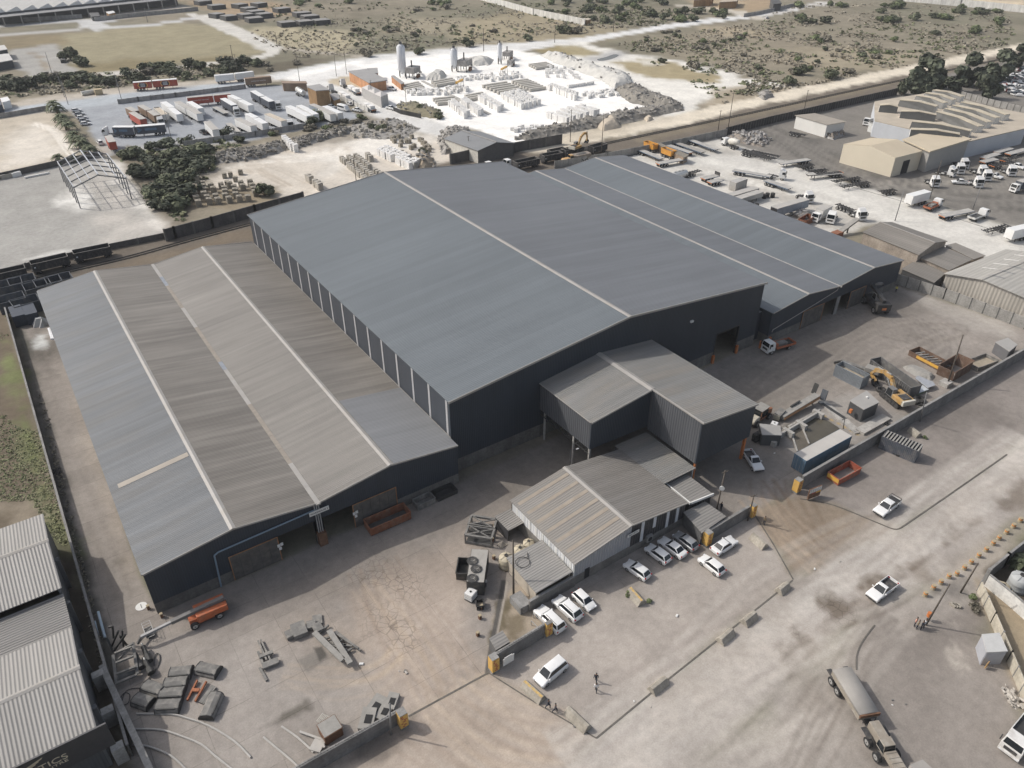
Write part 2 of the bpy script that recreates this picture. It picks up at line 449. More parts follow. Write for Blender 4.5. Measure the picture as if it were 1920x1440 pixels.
poly(A(136,126,108),[(1180,262),(1400,212),(1700,146),(1900,104),(1900,110),(1700,154),(1440,214),(1200,268)],1.5,1,8,.7)
LY=A(212,209,202)
poly(A(134,130,124),[(1330,262),(1440,226),(1510,206),(1660,180),(1800,130),(1920,110),(2080,120),(2080,480),(1920,428),(1740,382),(1560,332),(1460,300)],2,2,10,1,'gravel_yard')
poly(LY,[(1000,330),(1160,288),(1262,278),(1346,262),(1460,299),(1560,332),(1740,382),(1920,430),(2080,470),(2080,560),(1780,470),(1700,430),(1640,418),(1580,450),(1400,380)],1.5,1.5,8,1,'trailer_yard')
poly(A(172,168,160),[(1180,300),(1262,284),(1340,270),(1400,290),(1280,300)],6,4,8,.6)
poly(A(176,170,160),[(1380,330),(1470,350),(1560,400),(1640,420),(1580,450),(1480,400)],4,4,8,.6)
poly(A(180,176,166),[(1640,352),(1760,392),(1920,440),(1920,426),(1740,380)],3,3,8,.7)
poly(A(100,98,95),[(1470,240),(1520,262),(1600,320),(1700,350),(1760,300),(1920,250),(1920,230),(1800,240),(1740,262),(1700,330),(1580,290)],4,4,8,.6)
tracks(A(92,90,86),[(1420,232),(1500,270),(1580,318),(1680,350),(1800,370),(1920,380)],8,8,.4,1.0,6,3)
tracks(A(178,172,162),[(1640,345),(1780,340),(1920,310)],5,8,.4,.8,7,3)
tracks(A(196,191,182),[(1240,330),(1300,310),(1380,330),(1480,360),(1640,410)],8,10,.5,1.2,8,3)
tracks(A(226,223,215),[(1260,300),(1330,300),(1420,330),(1560,370),(1760,420)],8,8,.5,1.2,9,3)
poly(A(112,108,103),[(1600,520),(1760,560),(1920,600),(1920,500),(1800,470),(1680,470)],2,1,8,.9)
CO=A(155,148,141)
poly(CO,[(36,612),(100,596),(262,1078),(300,1150),(860,905),(1410,648),(1676,536),(1920,616),(2080,664),(2080,590),(1920,650),(1490,900),(1420,960),(1330,1010),(1040,1172),(920,1255),(760,1340),(556,1452),(380,1600),(240,1600),(246,1440),(196,1275),(150,1090),(112,960),(60,745)],.5,.3,6,1,'concrete_yard',slab=1.0)
poly(A(92,88,82),[(30,600),(90,590),(120,660),(95,700),(60,690)],3,3,6,.7)
poly(A(214,216,214),[(66,628),(84,626),(84,652),(72,650)],1.2,1.2,3,.8)
poly(A(128,122,115),[(870,905),(1010,830),(1410,655),(1676,545),(1760,570),(1700,640),(1560,730),(1440,860),(1380,930),(1300,990),(1100,870),(960,960)],5,3,9,.75,slab=.25)
poly(A(176,170,162),[(1700,545),(1760,560),(1880,600),(1920,616),(1920,650),(1830,620),(1740,580)],2,2,8,.8,slab=.2)
poly(A(148,141,134),[(1560,620),(1700,590),(1820,630),(1840,680),(1740,700),(1640,690),(1580,660)],6,4,9,.7,slab=.15)
for k,(cx,cy,rr)in enumerate(((1770,622,44),(1772,628,34),(1740,625,52),(1710,640,36))):
 line(A(122,115,108),[(cx-rr*1.6,cy+6),(cx-rr*.4,cy+rr*.36),(cx+rr*.7,cy+rr*.2),(cx+rr,cy-rr*.1),(cx+rr*.5,cy-rr*.32),(cx-rr,cy-rr*.3)],.7,.5,op=.55)
tracks(A(116,110,104),[(1440,700),(1560,640),(1680,600),(1760,640),(1700,690),(1560,720)],10,5,.35,.4,11,2)
tracks(A(170,162,153),[(1440,760),(1540,700),(1660,640),(1780,610)],8,6,.3,.5,12,2)
poly(A(177,164,152),[(640,1105),(870,1000),(950,960),(960,985),(880,1040),(890,1190),(920,1256),(760,1342),(690,1270),(670,1190),(630,1150)],3,2.5,8,.85,slab=.8)
poly(A(166,153,140),[(560,1150),(640,1110),(670,1180),(760,1340),(700,1300),(600,1250),(520,1180)],6,4,8,.6)
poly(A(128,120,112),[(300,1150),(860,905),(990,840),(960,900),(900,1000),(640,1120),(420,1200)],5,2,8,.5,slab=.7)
tracks(A(146,130,116),[(700,1060),(740,1140),(800,1240),(840,1300),(860,1400)],7,4,.28,.4,13,1)
tracks(A(186,170,152),[(720,1080),(780,1160),(840,1260),(900,1400)],6,4,.3,.5,14,1)
tracks(A(190,172,150),[(520,1290),(620,1310),(720,1280),(760,1230)],5,2.5,.35,.4,15,1)
poly(None,[(660,1080),(700,1050),(760,1060),(800,1090),(792,1120),(740,1105)],2,1,4,crack=1.0)
poly(None,[(690,1130),(740,1130),(790,1180),(790,1220),(755,1225),(700,1180)],2,1,4,crack=1.0)
poly(A(172,166,160),[(300,1210),(480,1180),(600,1250),(700,1290),(640,1360),(480,1400),(300,1330)],8,4,8,.5)
poly(A(100,96,88),[(556,1324),(574,1314),(576,1328),(560,1338),(520,1356),(490,1364),(530,1342)],.6,.5,2,.8)
poly(A(120,114,104),[(212,1052),(238,1042),(236,1052),(214,1062)],.6,.3,2,.7)
poly(A(168,158,146),[(150,740),(200,900),(262,1078),(240,1082),(170,890),(128,742)],1.5,1,5,.5)
for k,d in enumerate(((84,84,78),)):
 line(A(*d),[(30,600),(70,740),(125,960),(165,1090),(210,1270)],1.6,.8,.6,3,.8)  # dark band painted where the boundary wall's shadow falls
tracks(A(140,133,125),[(80,650),(105,760),(165,930),(235,1120)],3,2,.3,.5,16,.5)
poly(A(126,122,116),[(556,1238),(604,1212),(616,1232),(576,1262)],.3,.1,2,.7)
poly(A(92,89,85),[(586,1214),(604,1211),(612,1230),(600,1240)],.2,.1,2,.9)
line(A(186,172,156),[(766,1340),(918,1257)],.3,.3,op=.8,sm=False)
poly(A(160,155,149),[(1455,800),(1590,735),(1720,790),(1600,860),(1560,890),(1500,870)],1,.5,6,.9,slab=.8)
poly(A(98,92,82),[(1476,800),(1520,782),(1556,786),(1566,800),(1590,815),(1520,850),(1492,850)],.6,.8,4,.85)
line(A(190,160,90),[(1537,776),(1570,793),(1612,817)],.25,.15,op=.8,sm=False)
poly(A(146,139,133),[(1490,905),(1920,655),(2080,560),(2080,740),(1920,830),(1690,990),(1540,940),(1420,930)],1.2,.8,8,1,'gravel_strip')
poly(A(112,106,101),[(1740,780),(1800,740),(1880,770),(1860,800),(1780,800)],5,4,6,.5)
poly(A(118,112,106),[(1500,905),(1640,820),(1700,800),(1660,850),(1560,920)],4,2,6,.5)
poly(A(128,122,116),[(1800,800),(1850,850),(1810,860),(1750,800)],2,2,4,.6)
poly(A(172,164,156),[(925,1262),(1035,1178),(1080,1095),(1330,1010),(1412,958),(1440,1000),(1486,1086),(1330,1210),(1118,1384)],.8,.5,8,1,'parking_lot')
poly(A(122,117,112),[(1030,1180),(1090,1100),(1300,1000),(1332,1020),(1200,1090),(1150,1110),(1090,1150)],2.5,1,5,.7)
poly(A(147,134,119),[(1412,960),(1500,930),(1560,944),(1690,990),(1600,1040),(1488,1086)],1.2,.6,6,1,'driveway')
tracks(A(128,112,96),[(1450,900),(1480,960),(1530,1020),(1580,1060)],7,4,.35,.5,17,1)
tracks(A(178,160,140),[(1430,930),(1490,1000),(1560,1060)],6,4,.3,.5,18,1)
poly(A(178,166,154),[(760,1342),(920,1258),(1116,1384),(1060,1440),(940,1600),(420,1600),(560,1450)],1.2,.6,6,1,'driveway',slab=.3)
tracks(A(156,140,126),[(800,1320),(900,1380),(1000,1420),(1150,1440)],8,6,.3,.6,19,1)
tracks(A(196,180,162),[(840,1300),(940,1370),(1060,1420)],6,5,.3,.6,20,1)
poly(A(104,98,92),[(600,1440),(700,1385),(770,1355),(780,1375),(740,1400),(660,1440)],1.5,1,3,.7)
RO=A(178,171,164)
poly(RO,[(1118,1385),(1330,1212),(1487,1087),(1690,990),(1890,851),(2080,720),(2080,860),(1920,962),(1770,1075),(1640,1140),(1560,1190),(1480,1290),(1300,1440),(1180,1600),(860,1600),(1000,1480)],1.2,.6,8,1,'road')
poly(A(152,145,138),[(1560,1190),(1640,1140),(1770,1078),(1820,1050),(1840,1090),(1900,1260),(1940,1340),(2080,1600),(1180,1600),(1300,1440),(1480,1290)],3,3,9,1,'gravel_lot')
poly(A(176,168,158),[(1770,1075),(1920,962),(2080,860),(2080,930),(1920,1005),(1836,1085)],2,1.5,8,.9,'gravel_lot')
tracks(A(204,198,190),[(1060,1420),(1250,1300),(1450,1140),(1600,1040),(1760,930),(1920,820)],9,5,.3,1.4,21,2)
tracks(A(150,142,135),[(1100,1440),(1300,1290),(1500,1130),(1640,1050),(1800,930),(1920,850)],7,6,.22,.8,22,2)
poly(A(192,184,175),[(1100,1440),(1300,1300),(1420,1200),(1480,1150),(1500,1165),(1400,1270),(1260,1400),(1180,1440)],3,3,6,.7)
poly(A(162,154,145),[(1240,1300),(1330,1225),(1480,1105),(1520,1090),(1440,1170),(1320,1270)],2,2,5,.6)
poly(A(188,180,171),[(1640,1050),(1760,960),(1880,870),(1920,850),(1920,880),(1780,985),(1680,1060)],2,2.5,6,.6)
poly(A(112,101,89),[(1466,1212),(1500,1180),(1580,1130),(1640,1096),(1700,1062),(1720,1076),(1660,1110),(1560,1172),(1500,1230),(1490,1262)],2,2.5,4,.85)
poly(A(118,107,95),[(1706,1062),(1760,1022),(1860,950),(1920,905),(1920,925),(1850,975),(1760,1044)],1.5,2,4,.7)
poly(A(116,106,96),[(1490,1250),(1520,1262),(1560,1340),(1620,1420),(1590,1420),(1530,1350)],2.5,3,5,.65)
poly(A(190,183,174),[(1500,1260),(1600,1240),(1580,1330),(1620,1380),(1480,1440),(1360,1440)],10,5,8,.6)
tracks(A(200,193,184),[(1120,1600),(1300,1430),(1440,1320),(1560,1230),(1680,1150),(1800,1075)],6,3.5,.35,1.1,23,1.5)
tracks(A(132,124,116),[(1480,1440),(1560,1330),(1600,1270),(1605,1210),(1660,1150)],6,2,.35,.4,24,1)
poly(A(128,121,115),[(1660,1170),(1760,1180),(1800,1300),(1760,1420),(1700,1400),(1640,1260)],12,6,8,.6)
poly(A(206,198,186),[(1780,1195),(1800,1215),(1830,1250),(1815,1256),(1790,1225)],2,2.5,3,.7)
poly(A(108,104,100),[(1780,1098),(1800,1095),(1806,1110),(1784,1120),(1766,1114)],1.5,1.5,3,.8)
poly(None,[(1470,1200),(1540,1150),(1600,1115),(1590,1140),(1510,1190)],2,2,4,crack=.9)
poly(A(160,146,124),[(1832,1090),(1920,1150),(2080,1250),(2080,1500),(1930,1330),(1886,1240)],1,.5,5,1,'dirt_ground')
poly(A(92,84,74),[(1850,1075),(1920,1010),(2080,900),(2080,1240),(1920,1150)],.6,.4,5,1,'dirt_ground')
poly(A(116,106,92),[(-80,600),(0,585),(14,582),(56,740),(112,960),(150,1100),(196,1275),(240,1440),(180,1600),(-400,1600),(-300,900)],1,.6,6,1,'grass_verge')
poly(A(116,124,84),[(20,640),(34,720),(70,860),(110,980),(130,1040),(112,1040),(80,950),(44,820),(16,700)],2,2,4,.85)
poly(A(128,134,94),[(0,640),(14,640),(30,700),(10,720)],2,2,4,.6)
poly(A(160,150,134),[(0,930),(40,935),(84,965),(0,1000)],3,2.5,4,.7)
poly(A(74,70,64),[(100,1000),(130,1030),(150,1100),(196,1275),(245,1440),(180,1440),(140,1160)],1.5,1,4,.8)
poly(A(168,156,140),[(950,1110),(1000,1090),(1000,1150),(1020,1170),(930,1235),(914,1225),(930,1150)],.5,.4,3,1,'planting_bed',slab=0)
poly(A(100,92,72),[(942,1120),(952,1140),(940,1180),(926,1200),(930,1150)],.6,.8,2,.8)
poly(A(110,100,80),[(955,1150),(980,1150),(980,1185),(955,1195)],.8,.8,2,.7)
line(A(94,92,90),[(944,1090),(934,1150),(922,1210),(914,1260)],.7,.1,op=.9,sm=False)
line(A(176,168,158),[(951,1092),(940,1150),(928,1210),(920,1255)],.3,.1,op=.9,sm=False)
def ground_material():
 m,nt,b=nodes('ground_surface')
 geo=nt.nodes.new('ShaderNodeNewGeometry');co=geo.outputs['Position']
 at=N(nt,'ShaderNodeAttribute',attribute_name='Col');c=at.outputs['Color']
 at2=N(nt,'ShaderNodeAttribute',attribute_name='Marks')
 sx=nt.nodes.new('ShaderNodeSeparateColor');nt.links.new(at2.outputs['Color'],sx.inputs[0])
 for sc,a,dt in((.02,.07,5),(.12,.13,6),(.9,.11,6),(5.0,.10,4)):
  c=mulcol(nt,c,mrange(nt,tint(nt,co,sc,dt),.3,.7,1-a,1+a))
 v=N(nt,'ShaderNodeTexVoronoi',Scale=1.1);nt.links.new(co,v.inputs['Vector'])
 g=mrange(nt,v.outputs['Distance'],.03,.07,1,0)
 wn=mrange(nt,v.outputs['Color'],0,1,.5,1.7)
 gm=N(nt,'ShaderNodeMath',operation='MULTIPLY');nt.links.new(g,gm.inputs[0]);gm.inputs[1].default_value=.55
 c=mixcol(nt,gm.outputs[0],c,mulcol(nt,c,wn))
 br=N(nt,'ShaderNodeTexBrick',Scale=1.0);br.offset=0.0;br.inputs['Mortar Size'].default_value=.05;br.inputs['Mortar Smooth'].default_value=.5
 br.inputs['Brick Width'].default_value=6.1;br.inputs['Row Height'].default_value=4.9
 wob=N(nt,'ShaderNodeTexNoise',Scale=.6,Detail=3);nt.links.new(co,wob.inputs['Vector'])
 ad=N(nt,'ShaderNodeVectorMath',operation='MULTIPLY_ADD');nt.links.new(wob.outputs['Color'],ad.inputs[0]);ad.inputs[1].default_value=(.16,.16,0);nt.links.new(co,ad.inputs[2])
 nt.links.new(ad.outputs[0],br.inputs['Vector'])
 brk=mrange(nt,tint(nt,co,.25,3),.42,.55,.1,.42)
 j=N(nt,'ShaderNodeMath',operation='MULTIPLY');nt.links.new(br.outputs['Fac'],j.inputs[0]);nt.links.new(sx.outputs[0],j.inputs[1])
 j2=N(nt,'ShaderNodeMath',operation='MULTIPLY');nt.links.new(j.outputs[0],j2.inputs[0]);nt.links.new(brk,j2.inputs[1])
 c=mixcol(nt,j2.outputs[0],c,S(70,64,58))
 fl=N(nt,'ShaderNodeVectorMath',operation='DIVIDE');nt.links.new(co,fl.inputs[0]);fl.inputs[1].default_value=(6.1,4.9,1e6)
 f2=N(nt,'ShaderNodeVectorMath',operation='FLOOR');nt.links.new(fl.outputs[0],f2.inputs[0])
 wn2=nt.nodes.new('ShaderNodeTexWhiteNoise');nt.links.new(f2.outputs[0],wn2.inputs['Vector'])
 sv=mrange(nt,wn2.outputs['Value'],0,1,-.06,.06)
 sv2=N(nt,'ShaderNodeMath',operation='MULTIPLY_ADD');nt.links.new(sv,sv2.inputs[0]);nt.links.new(sx.outputs[0],sv2.inputs[1]);sv2.inputs[2].default_value=1
 c=mulcol(nt,c,sv2.outputs[0])
 v2=N(nt,'ShaderNodeTexVoronoi',Scale=.95);v2.feature='DISTANCE_TO_EDGE';nt.links.new(ad.outputs[0],v2.inputs['Vector'])
 cr=mrange(nt,v2.outputs['Distance'],.02,.055,.38,0)
 cm=N(nt,'ShaderNodeMath',operation='MULTIPLY');nt.links.new(cr,cm.inputs[0]);nt.links.new(sx.outputs[1],cm.inputs[1])
 c=mixcol(nt,cm.outputs[0],c,S(60,52,46))
 nt.links.new(c,b.inputs['Base Color']);b.inputs['Roughness'].default_value=.95;b.inputs['Specular IOR Level'].default_value=.12
 bp=N(nt,'ShaderNodeBump',Strength=.35,Distance=.12);nt.links.new(tint(nt,co,1.6,6),bp.inputs['Height']);nt.links.new(bp.outputs[0],b.inputs['Normal'])
 MATS['ground']=m
 return m
GM=ground_material()
def build_ground():
 ii=np.arange((NR-1)*NA);r=ii//NA;a=ii%NA;a2=(a+1)%NA
 F=np.stack([r*NA+a,(r+1)*NA+a,(r+1)*NA+a2,r*NA+a2],1)[:,::-1]
 zf=ZONE[F[:,0]]
 for z,name in enumerate(ZN):
  f=F[zf==z]
  if len(f)==0:continue
  ids,inv=np.unique(f.ravel(),return_inverse=True)
  me=bpy.data.meshes.new(name);n=len(ids);k=len(f)
  me.vertices.add(n);co=np.zeros((n,3),np.float32);co[:,0]=GXX[ids];co[:,1]=GYY[ids]
  me.vertices.foreach_set('co',co.ravel())
  me.loops.add(4*k);me.loops.foreach_set('vertex_index',inv.astype(np.int32).ravel())
  me.polygons.add(k);me.polygons.foreach_set('loop_start',np.arange(0,4*k,4,dtype=np.int32))
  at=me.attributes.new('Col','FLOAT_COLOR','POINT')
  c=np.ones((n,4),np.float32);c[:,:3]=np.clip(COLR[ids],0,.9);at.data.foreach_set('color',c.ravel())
  at=me.attributes.new('Marks','FLOAT_COLOR','POINT')
  c=np.zeros((n,4),np.float32);c[:,0]=SLAB[ids];c[:,1]=CRACK[ids];at.data.foreach_set('color',c.ravel())
  me.materials.append(GM);me.update();me.validate()
  o=bpy.data.objects.new(name,me);COL.objects.link(o)
  tag(o,kind='structure')
build_ground()
navy=ROOF('navy_cladding',(.034,.043,.056),axis=0,period=.35,bump=.25,rough=.5,streak=.06,patch=.08)
navyY=ROOF('navy_cladding_side',(.050,.057,.070),axis=1,period=.35,bump=.25,rough=.5,streak=.06,patch=.08)
plinth=BLOCKW('grimy_concrete',(.17,.165,.155))
blockw=BLOCKW('cement_block',(.21,.20,.185))
concr=BLOCKW('pale_concrete',(.40,.385,.36))
conc2=BLOCKW('grey_concrete',(.27,.265,.255))
capm=P('roof_flashing',(.33,.315,.295),.5,0,.1,.6,.5,(.32,.29,.25))
trimw=P('white_trim',(.66,.66,.64),.5,0,.06)
dust=S(128,119,106,.8)
r_blue=ROOF('roof_blue_grey',(.136,.153,.166),period=.42,streak=.05,patch=.07)
r_bluer=ROOF('roof_blue_grey_dim',(.148,.157,.170),period=.42,streak=.06,patch=.08)
r_steel=ROOF('roof_weathered_blue',(.150,.159,.168),period=.36,streak=.14,stain=(.155,.146,.132),stainamt=.35)
r_dusty=ROOF('roof_dusty_brown',(.195,.181,.162),period=.36,streak=.2,stain=(.145,.132,.118),stainamt=.5,patch=.12)
r_dusty_lit=ROOF('roof_dusty_brown_lit',(.216,.203,.185),period=.36,streak=.13,stain=(.18,.168,.155),stainamt=.4)  # same dusty sheeting, with the sun-facing slope's brightness put into the colour
r_patch=ROOF('roof_newer_sheets',(.19,.195,.202),period=.36,streak=.08)
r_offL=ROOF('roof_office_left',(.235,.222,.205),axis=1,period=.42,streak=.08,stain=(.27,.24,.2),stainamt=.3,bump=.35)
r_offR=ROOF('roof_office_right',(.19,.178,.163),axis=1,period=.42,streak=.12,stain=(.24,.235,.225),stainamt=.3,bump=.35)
r_pale=ROOF('roof_pale_ribbed',(.275,.265,.25),axis=0,period=.42,streak=.08,bump=.55,patch=.06)
r_palelow=ROOF('roof_pale_ribbed_fine',(.22,.212,.203),axis=1,period=.42,streak=.08,bump=.9)
cream=ROOF('cream_cladding',(.62,.57,.48),axis=0,period=1.0,bump=.2,streak=.05)
steel_dk=P('dark_steel',(.06,.06,.058),.55,.3,.25)
rust=P('rusty_steel',(.16,.085,.05),.8,.1,.35,2)
orange=P('orange_paint',(.52,.17,.05),.55,0,.2,2,.4,(.2,.14,.1))
yellow=P('yellow_paint',(.66,.38,.07),.5,0,.1,2,.35,(.45,.3,.16))
black=P('black_rubber',(.022,.022,.023),.85,0,.25,3,.5,(.12,.11,.1))
dark=P('dark_interior',(.02,.02,.021),.9,0,.2)
whitep=P('white_paint',(.70,.70,.69),.35,0,.04,1,.25,(.5,.47,.42))
doorw=P('door_boards',(.085,.08,.075),.8,0,.3,1.2,.5,(.14,.125,.11))
def zline(prof):
 def z(x):
  for(a,za),(b,zb)in zip(prof,prof[1:]):
   if a-1e-6<=x<=b+1e-6:return za+(zb-za)*(x-a)/(b-a)
  return prof[-1][1]
 return z
def gable_wall(mb,m,mp,prof,y0,y1,zp,ops=(),eps=.02):
 "wall along x under a roofline, with a plinth and with real door openings (xa, xb, height)"
 z=zline(prof);xa,xb=prof[0][0],prof[-1][0]
 cuts=sorted({xa,xb}|{p[0]for p in prof}|{o[0]for o in ops}|{o[1]for o in ops})
 for a,b in zip(cuts,cuts[1:]):
  mid=(a+b)/2;op=next((o for o in ops if o[0]<mid<o[1]),None)
  lo=op[2]if op else zp
  if op is None and zp>0:mb.box(mp,a,b,y0-eps,y1+eps,0,zp)
  mb.extr(m,[(a,lo),(b,lo),(b,z(b)),(a,z(a))],y0,y1)
def slope(mb,m,xa,za,xb,zb,y0,y1,t=.12):
 return mb.extr(m,[(xa,za-t),(xb,zb-t),(xb,zb),(xa,za)],y0,y1)
def textobj(body,loc,size,m,parent,rot=(math.pi/2,0,0),name='lettering',fit=None):
 cu=bpy.data.curves.new(name,'FONT');cu.body=body;cu.size=size;cu.align_x='CENTER';cu.align_y='CENTER';cu.extrude=.012
 o=bpy.data.objects.new(name,cu);COL.objects.link(o)
 dg=bpy.context.evaluated_depsgraph_get();me=bpy.data.meshes.new_from_object(o.evaluated_get(dg))
 bpy.data.objects.remove(o);me.materials.clear();me.materials.append(m)
 if fit:
  xs=[v.co.x for v in me.vertices];w=max(xs)-min(xs)
  for v in me.vertices:v.co.x*=fit/w
 ob=bpy.data.objects.new(name,me);COL.objects.link(ob);ob.parent=parent;ob.location=loc;ob.rotation_euler=rot
 return ob
X0,X1,Y0,Y1,ZE,ZR=47.29,121.87,85.78,181.28,14.72,18.38;XM=(X0+X1)/2
b=thing('warehouse','tall dark navy main shed with a wide blue-grey gabled roof, the highest and largest building','warehouse',(XM,Y0,0))
b.location=(0,0,0)
mb=MB();dd=[GY(*q,Y0)for q in((1335,678),(1376,662))]
da,db=dd[0].x,dd[1].x
gable_wall(mb,navy,plinth,[(X0,ZE),(XM,ZR),(X1,ZE)],Y0,Y0+.3,2.6,[(da,db,6.6)])
gable_wall(mb,navy,plinth,[(X0,ZE),(XM,ZR),(X1,ZE)],Y1-.3,Y1,2.6)
for xa in(X0,X1-.3):
 mb.box(navyY,xa,xa+.3,Y0+.3,Y1-.3,2.6,ZE-.02);mb.box(plinth,xa-.02,xa+.32,Y0+.3,Y1-.3,0,2.6)
mb.build('wall',b)
mb=MB();slope(mb,r_blue,X0-.25,ZE+.08,XM,ZR+.15,Y0-.3,Y1+.3);mb.build('roof_slope',b)
mb=MB();slope(mb,r_bluer,XM,ZR+.15,X1+.25,ZE+.08,Y0-.3,Y1+.3);mb.build('roof_slope',b)
mb=MB();mb.extr(capm,[(XM-.45,ZR+.14),(XM,ZR+.27),(XM+.45,ZR+.14),(XM,ZR+.18)],Y0-.4,Y1+.4);mb.build('ridge_cap',b)
for yy in(Y0-.36,Y1+.36):
 mb=MB();mb.bar(capm,(X0-.3,yy,ZE),(XM,yy,ZR+.08),.12,.4);mb.bar(capm,(XM,yy,ZR+.08),(X1+.3,yy,ZE),.12,.4);mb.build('barge_board',b)
ys=[Y0+.9+k*5.72 for k in range(17)]
for yy in ys:
 mb=MB();mb.box(trimw if False else P('light_strip_plastic',(.40,.40,.41),.4,0,.12),X0-.06,X0+.05,yy-.3,yy+.3,7.4,ZE-.15);mb.build('light_strip',b)
mb=MB();mb.bar(capm,(X0-.08,Y0,7.55),(X0-.08,Y1,7.55),.1,.18);mb.build('wall_flashing',b)
for xx in(da-.25,db+.25):MB().box(orange,xx-.25,xx+.25,Y0-.5,Y0-.1,0,1.9).build('door_bollard',b)
mb=MB();mb.box(steel_dk,da-.14,da,Y0-.12,Y0+.2,0,6.7);mb.box(steel_dk,db,db+.14,Y0-.12,Y0+.2,0,6.7);mb.box(steel_dk,da-.14,db+.14,Y0-.13,Y0+.2,6.6,6.8);mb.build('door_frame',b)
q=GY(1296,602,Y0);mb=MB();mb.box(trimw,q.x-.35,q.x+.35,Y0-.35,Y0-.02,q.z-.2,q.z+.2);mb.build('floodlight',b)
for k in range(3):
 xx=X0+7+k*5.4;MB().box(plinth,xx,xx+.35,Y0-.14,Y0-.03,0,2.6).build('plinth_rib',b)
a0,am,a1,b0,b1,ze,zr,zv=-.70,23.30,46.95,83.3,181.24,7.81,9.36,7.79
pf=[(a0,ze),((a0+am)/2,zr),(am,zv),((am+a1)/2,zr),(a1,ze)]
b=thing('warehouse','long low double-gabled shed with weathered brown and blue-grey roof slopes, left of the main shed','warehouse')
gx=lambda u:GY(u,1150-(u-298)*.4377,b0).x
o1,o2,o3,o4,o5,o6=gx(440),gx(527),gx(596),gx(613),gx(668),gx(746)
mb=MB();gable_wall(mb,navy,plinth,pf,b0,b0+.3,1.9,[(o2,o3,4.6),(o4,o5,4.6)]);gable_wall(mb,navy,plinth,pf,b1-.3,b1,1.9)
for xa in(a0,a1-.3):
 mb.box(navyY,xa,xa+.3,b0+.3,b1-.3,1.9,ze-.02);mb.box(plinth,xa-.02,xa+.32,b0+.3,b1-.3,0,1.9)
mb.build('wall',b)
h1,h2=(a0+am)/2,(am+a1)/2
for(xa,za,xb,zb,m)in((a0-.2,ze+.06,h1,zr+.12,r_steel),(h1,zr+.12,am,zv+.06,r_dusty),(am,zv+.06,h2,zr+.12,r_dusty_lit),(h2,zr+.12,a1+.02,ze+.06,r_dusty)):
 mb=MB();slope(mb,m,xa,za,xb,zb,b0-.25,b1+.25);mb.build('roof_slope',b)
yq=G(857,760,8).y
mb=MB();slope(mb,r_patch,h2+.5,zr+.12-.06*(zr-ze)/6+.02,a1+.02,ze+.085,b0-.25,103.0,.03);tag(mb.build('roof_patch',b),'smoother pale blue replacement sheets at the front of the roof')
mb=MB()
tg=P('translucent_sheet',(.31,.275,.23),.5,0,.12,.3)
yy=GX(280,893,5).y
slope(mb,tg,a0+1.0,ze+.06+1.2*(zr-ze)/(h1-a0)+.03,h1-.6,zr+.12-.6*(zr-ze)/(h1-a0)+.03,102.4,103.5,.02)
mb.build('roof_light',b)
mb=MB();q=G(253,770,8.7);mb.box(tg,q.x-.4,q.x+1.0,q.y-.4,q.y+.4,8.35,8.75);mb.build('roof_vent',b)
for hx in(h1,h2):
 mb=MB();mb.extr(capm,[(hx-.42,zr+.09),(hx,zr+.22),(hx+.42,zr+.09),(hx,zr+.13)],b0-.35,b1+.3);mb.build('ridge_cap',b)
mb=MB();rr=random.Random(3);yy=b0-.6
while yy<b1:
 L=rr.uniform(3,9);mb.box(rr.choice([capm,capm,P('valley_tin',(.25,.27,.30),.45,.2,.2),P('valley_rust',(.26,.23,.195),.7,0,.2)]),am-.35,am+.35,yy,min(yy+L,b1+.4),zv-.1,zv+.16+rr.uniform(-.03,.03));yy+=L
mb.build('valley_gutter',b)
for yy in(b0-.32,b1+.3):
 mb=MB()
 for p,q in zip(pf,pf[1:]):mb.bar(capm,(p[0],yy,p[1]+.02),(q[0],yy,q[1]+.02),.1,.28)
 mb.build('barge_board',b)
def leaf(xa,xb,h,y,nm='sliding_door',par=None,handle=None):
 mb=MB();mb.box(doorw,xa,xb,y-.16,y-.04,.12,h)
 n=max(2,int((xb-xa)/1.3))
 for k in range(1,n):mb.box(steel_dk,xa+(xb-xa)*k/n-.03,xa+(xb-xa)*k/n+.03,y-.19,y-.161,.15,h-.05)
 d=mb.build(nm,par)
 mb=MB()
 for xx in(xa,xb-.12):mb.box(P('rusty_trim',(.30,.15,.07),.8,0,.3),xx,xx+.12,y-.22,y-.161,.12,h+.02)
 mb.box(P('rusty_trim',(.3,.15,.07)),xa+.12,xb-.12,y-.21,y-.161,h-.1,h+.02);mb.build('door_frame',d)
leaf(o1,o2+.2,4.7,b0,par=b);leaf(o5-.2,o6,4.7,b0,par=b)
mb=MB();mb.box(rust,o3+.1,o4-.1,b0-.9,b0+.4,0,2.4);tag(mb.build('column_guard',b),'rusty orange guard around the middle column')
mb=MB();mb.box(navy,o3,o4,b0+.0,b0+.5,0,4.65);mb.build('column',b)
mb=MB();xc=(o3+o4)/2;blue=P('pale_blue_pipe',(.20,.27,.34),.45,0,.12)
for dx in(-.32,0,.32):mb.cyl(P('downpipe_grey',(.33,.33,.33),.5),(xc+dx,b0-.3,2.4),(xc+dx,b0-.3,zv-.2),.09,n=8)
mb.build('downpipe',b)
mb=MB();p1=GY(400,1037,b0);p2=GY(591,954,b0);p3=GY(414,1093,b0)
mb.tube(blue,[(p3.x-.1,b0-.2,.1),(p1.x,b0-.2,p1.z-.3),(p1.x+.6,b0-.2,p1.z),(p2.x,b0-.2,p2.z)],.12,8)
tag(mb.build('drainpipe',b),'pale blue pipe slanting along the gable')
q=GY(596,955,b0);mb=MB();mb.box(trimw,q.x-1.5,q.x+1.5,b0-.52,b0-.44,q.z-.36,q.z+.36);sg=mb.build('sign',b)
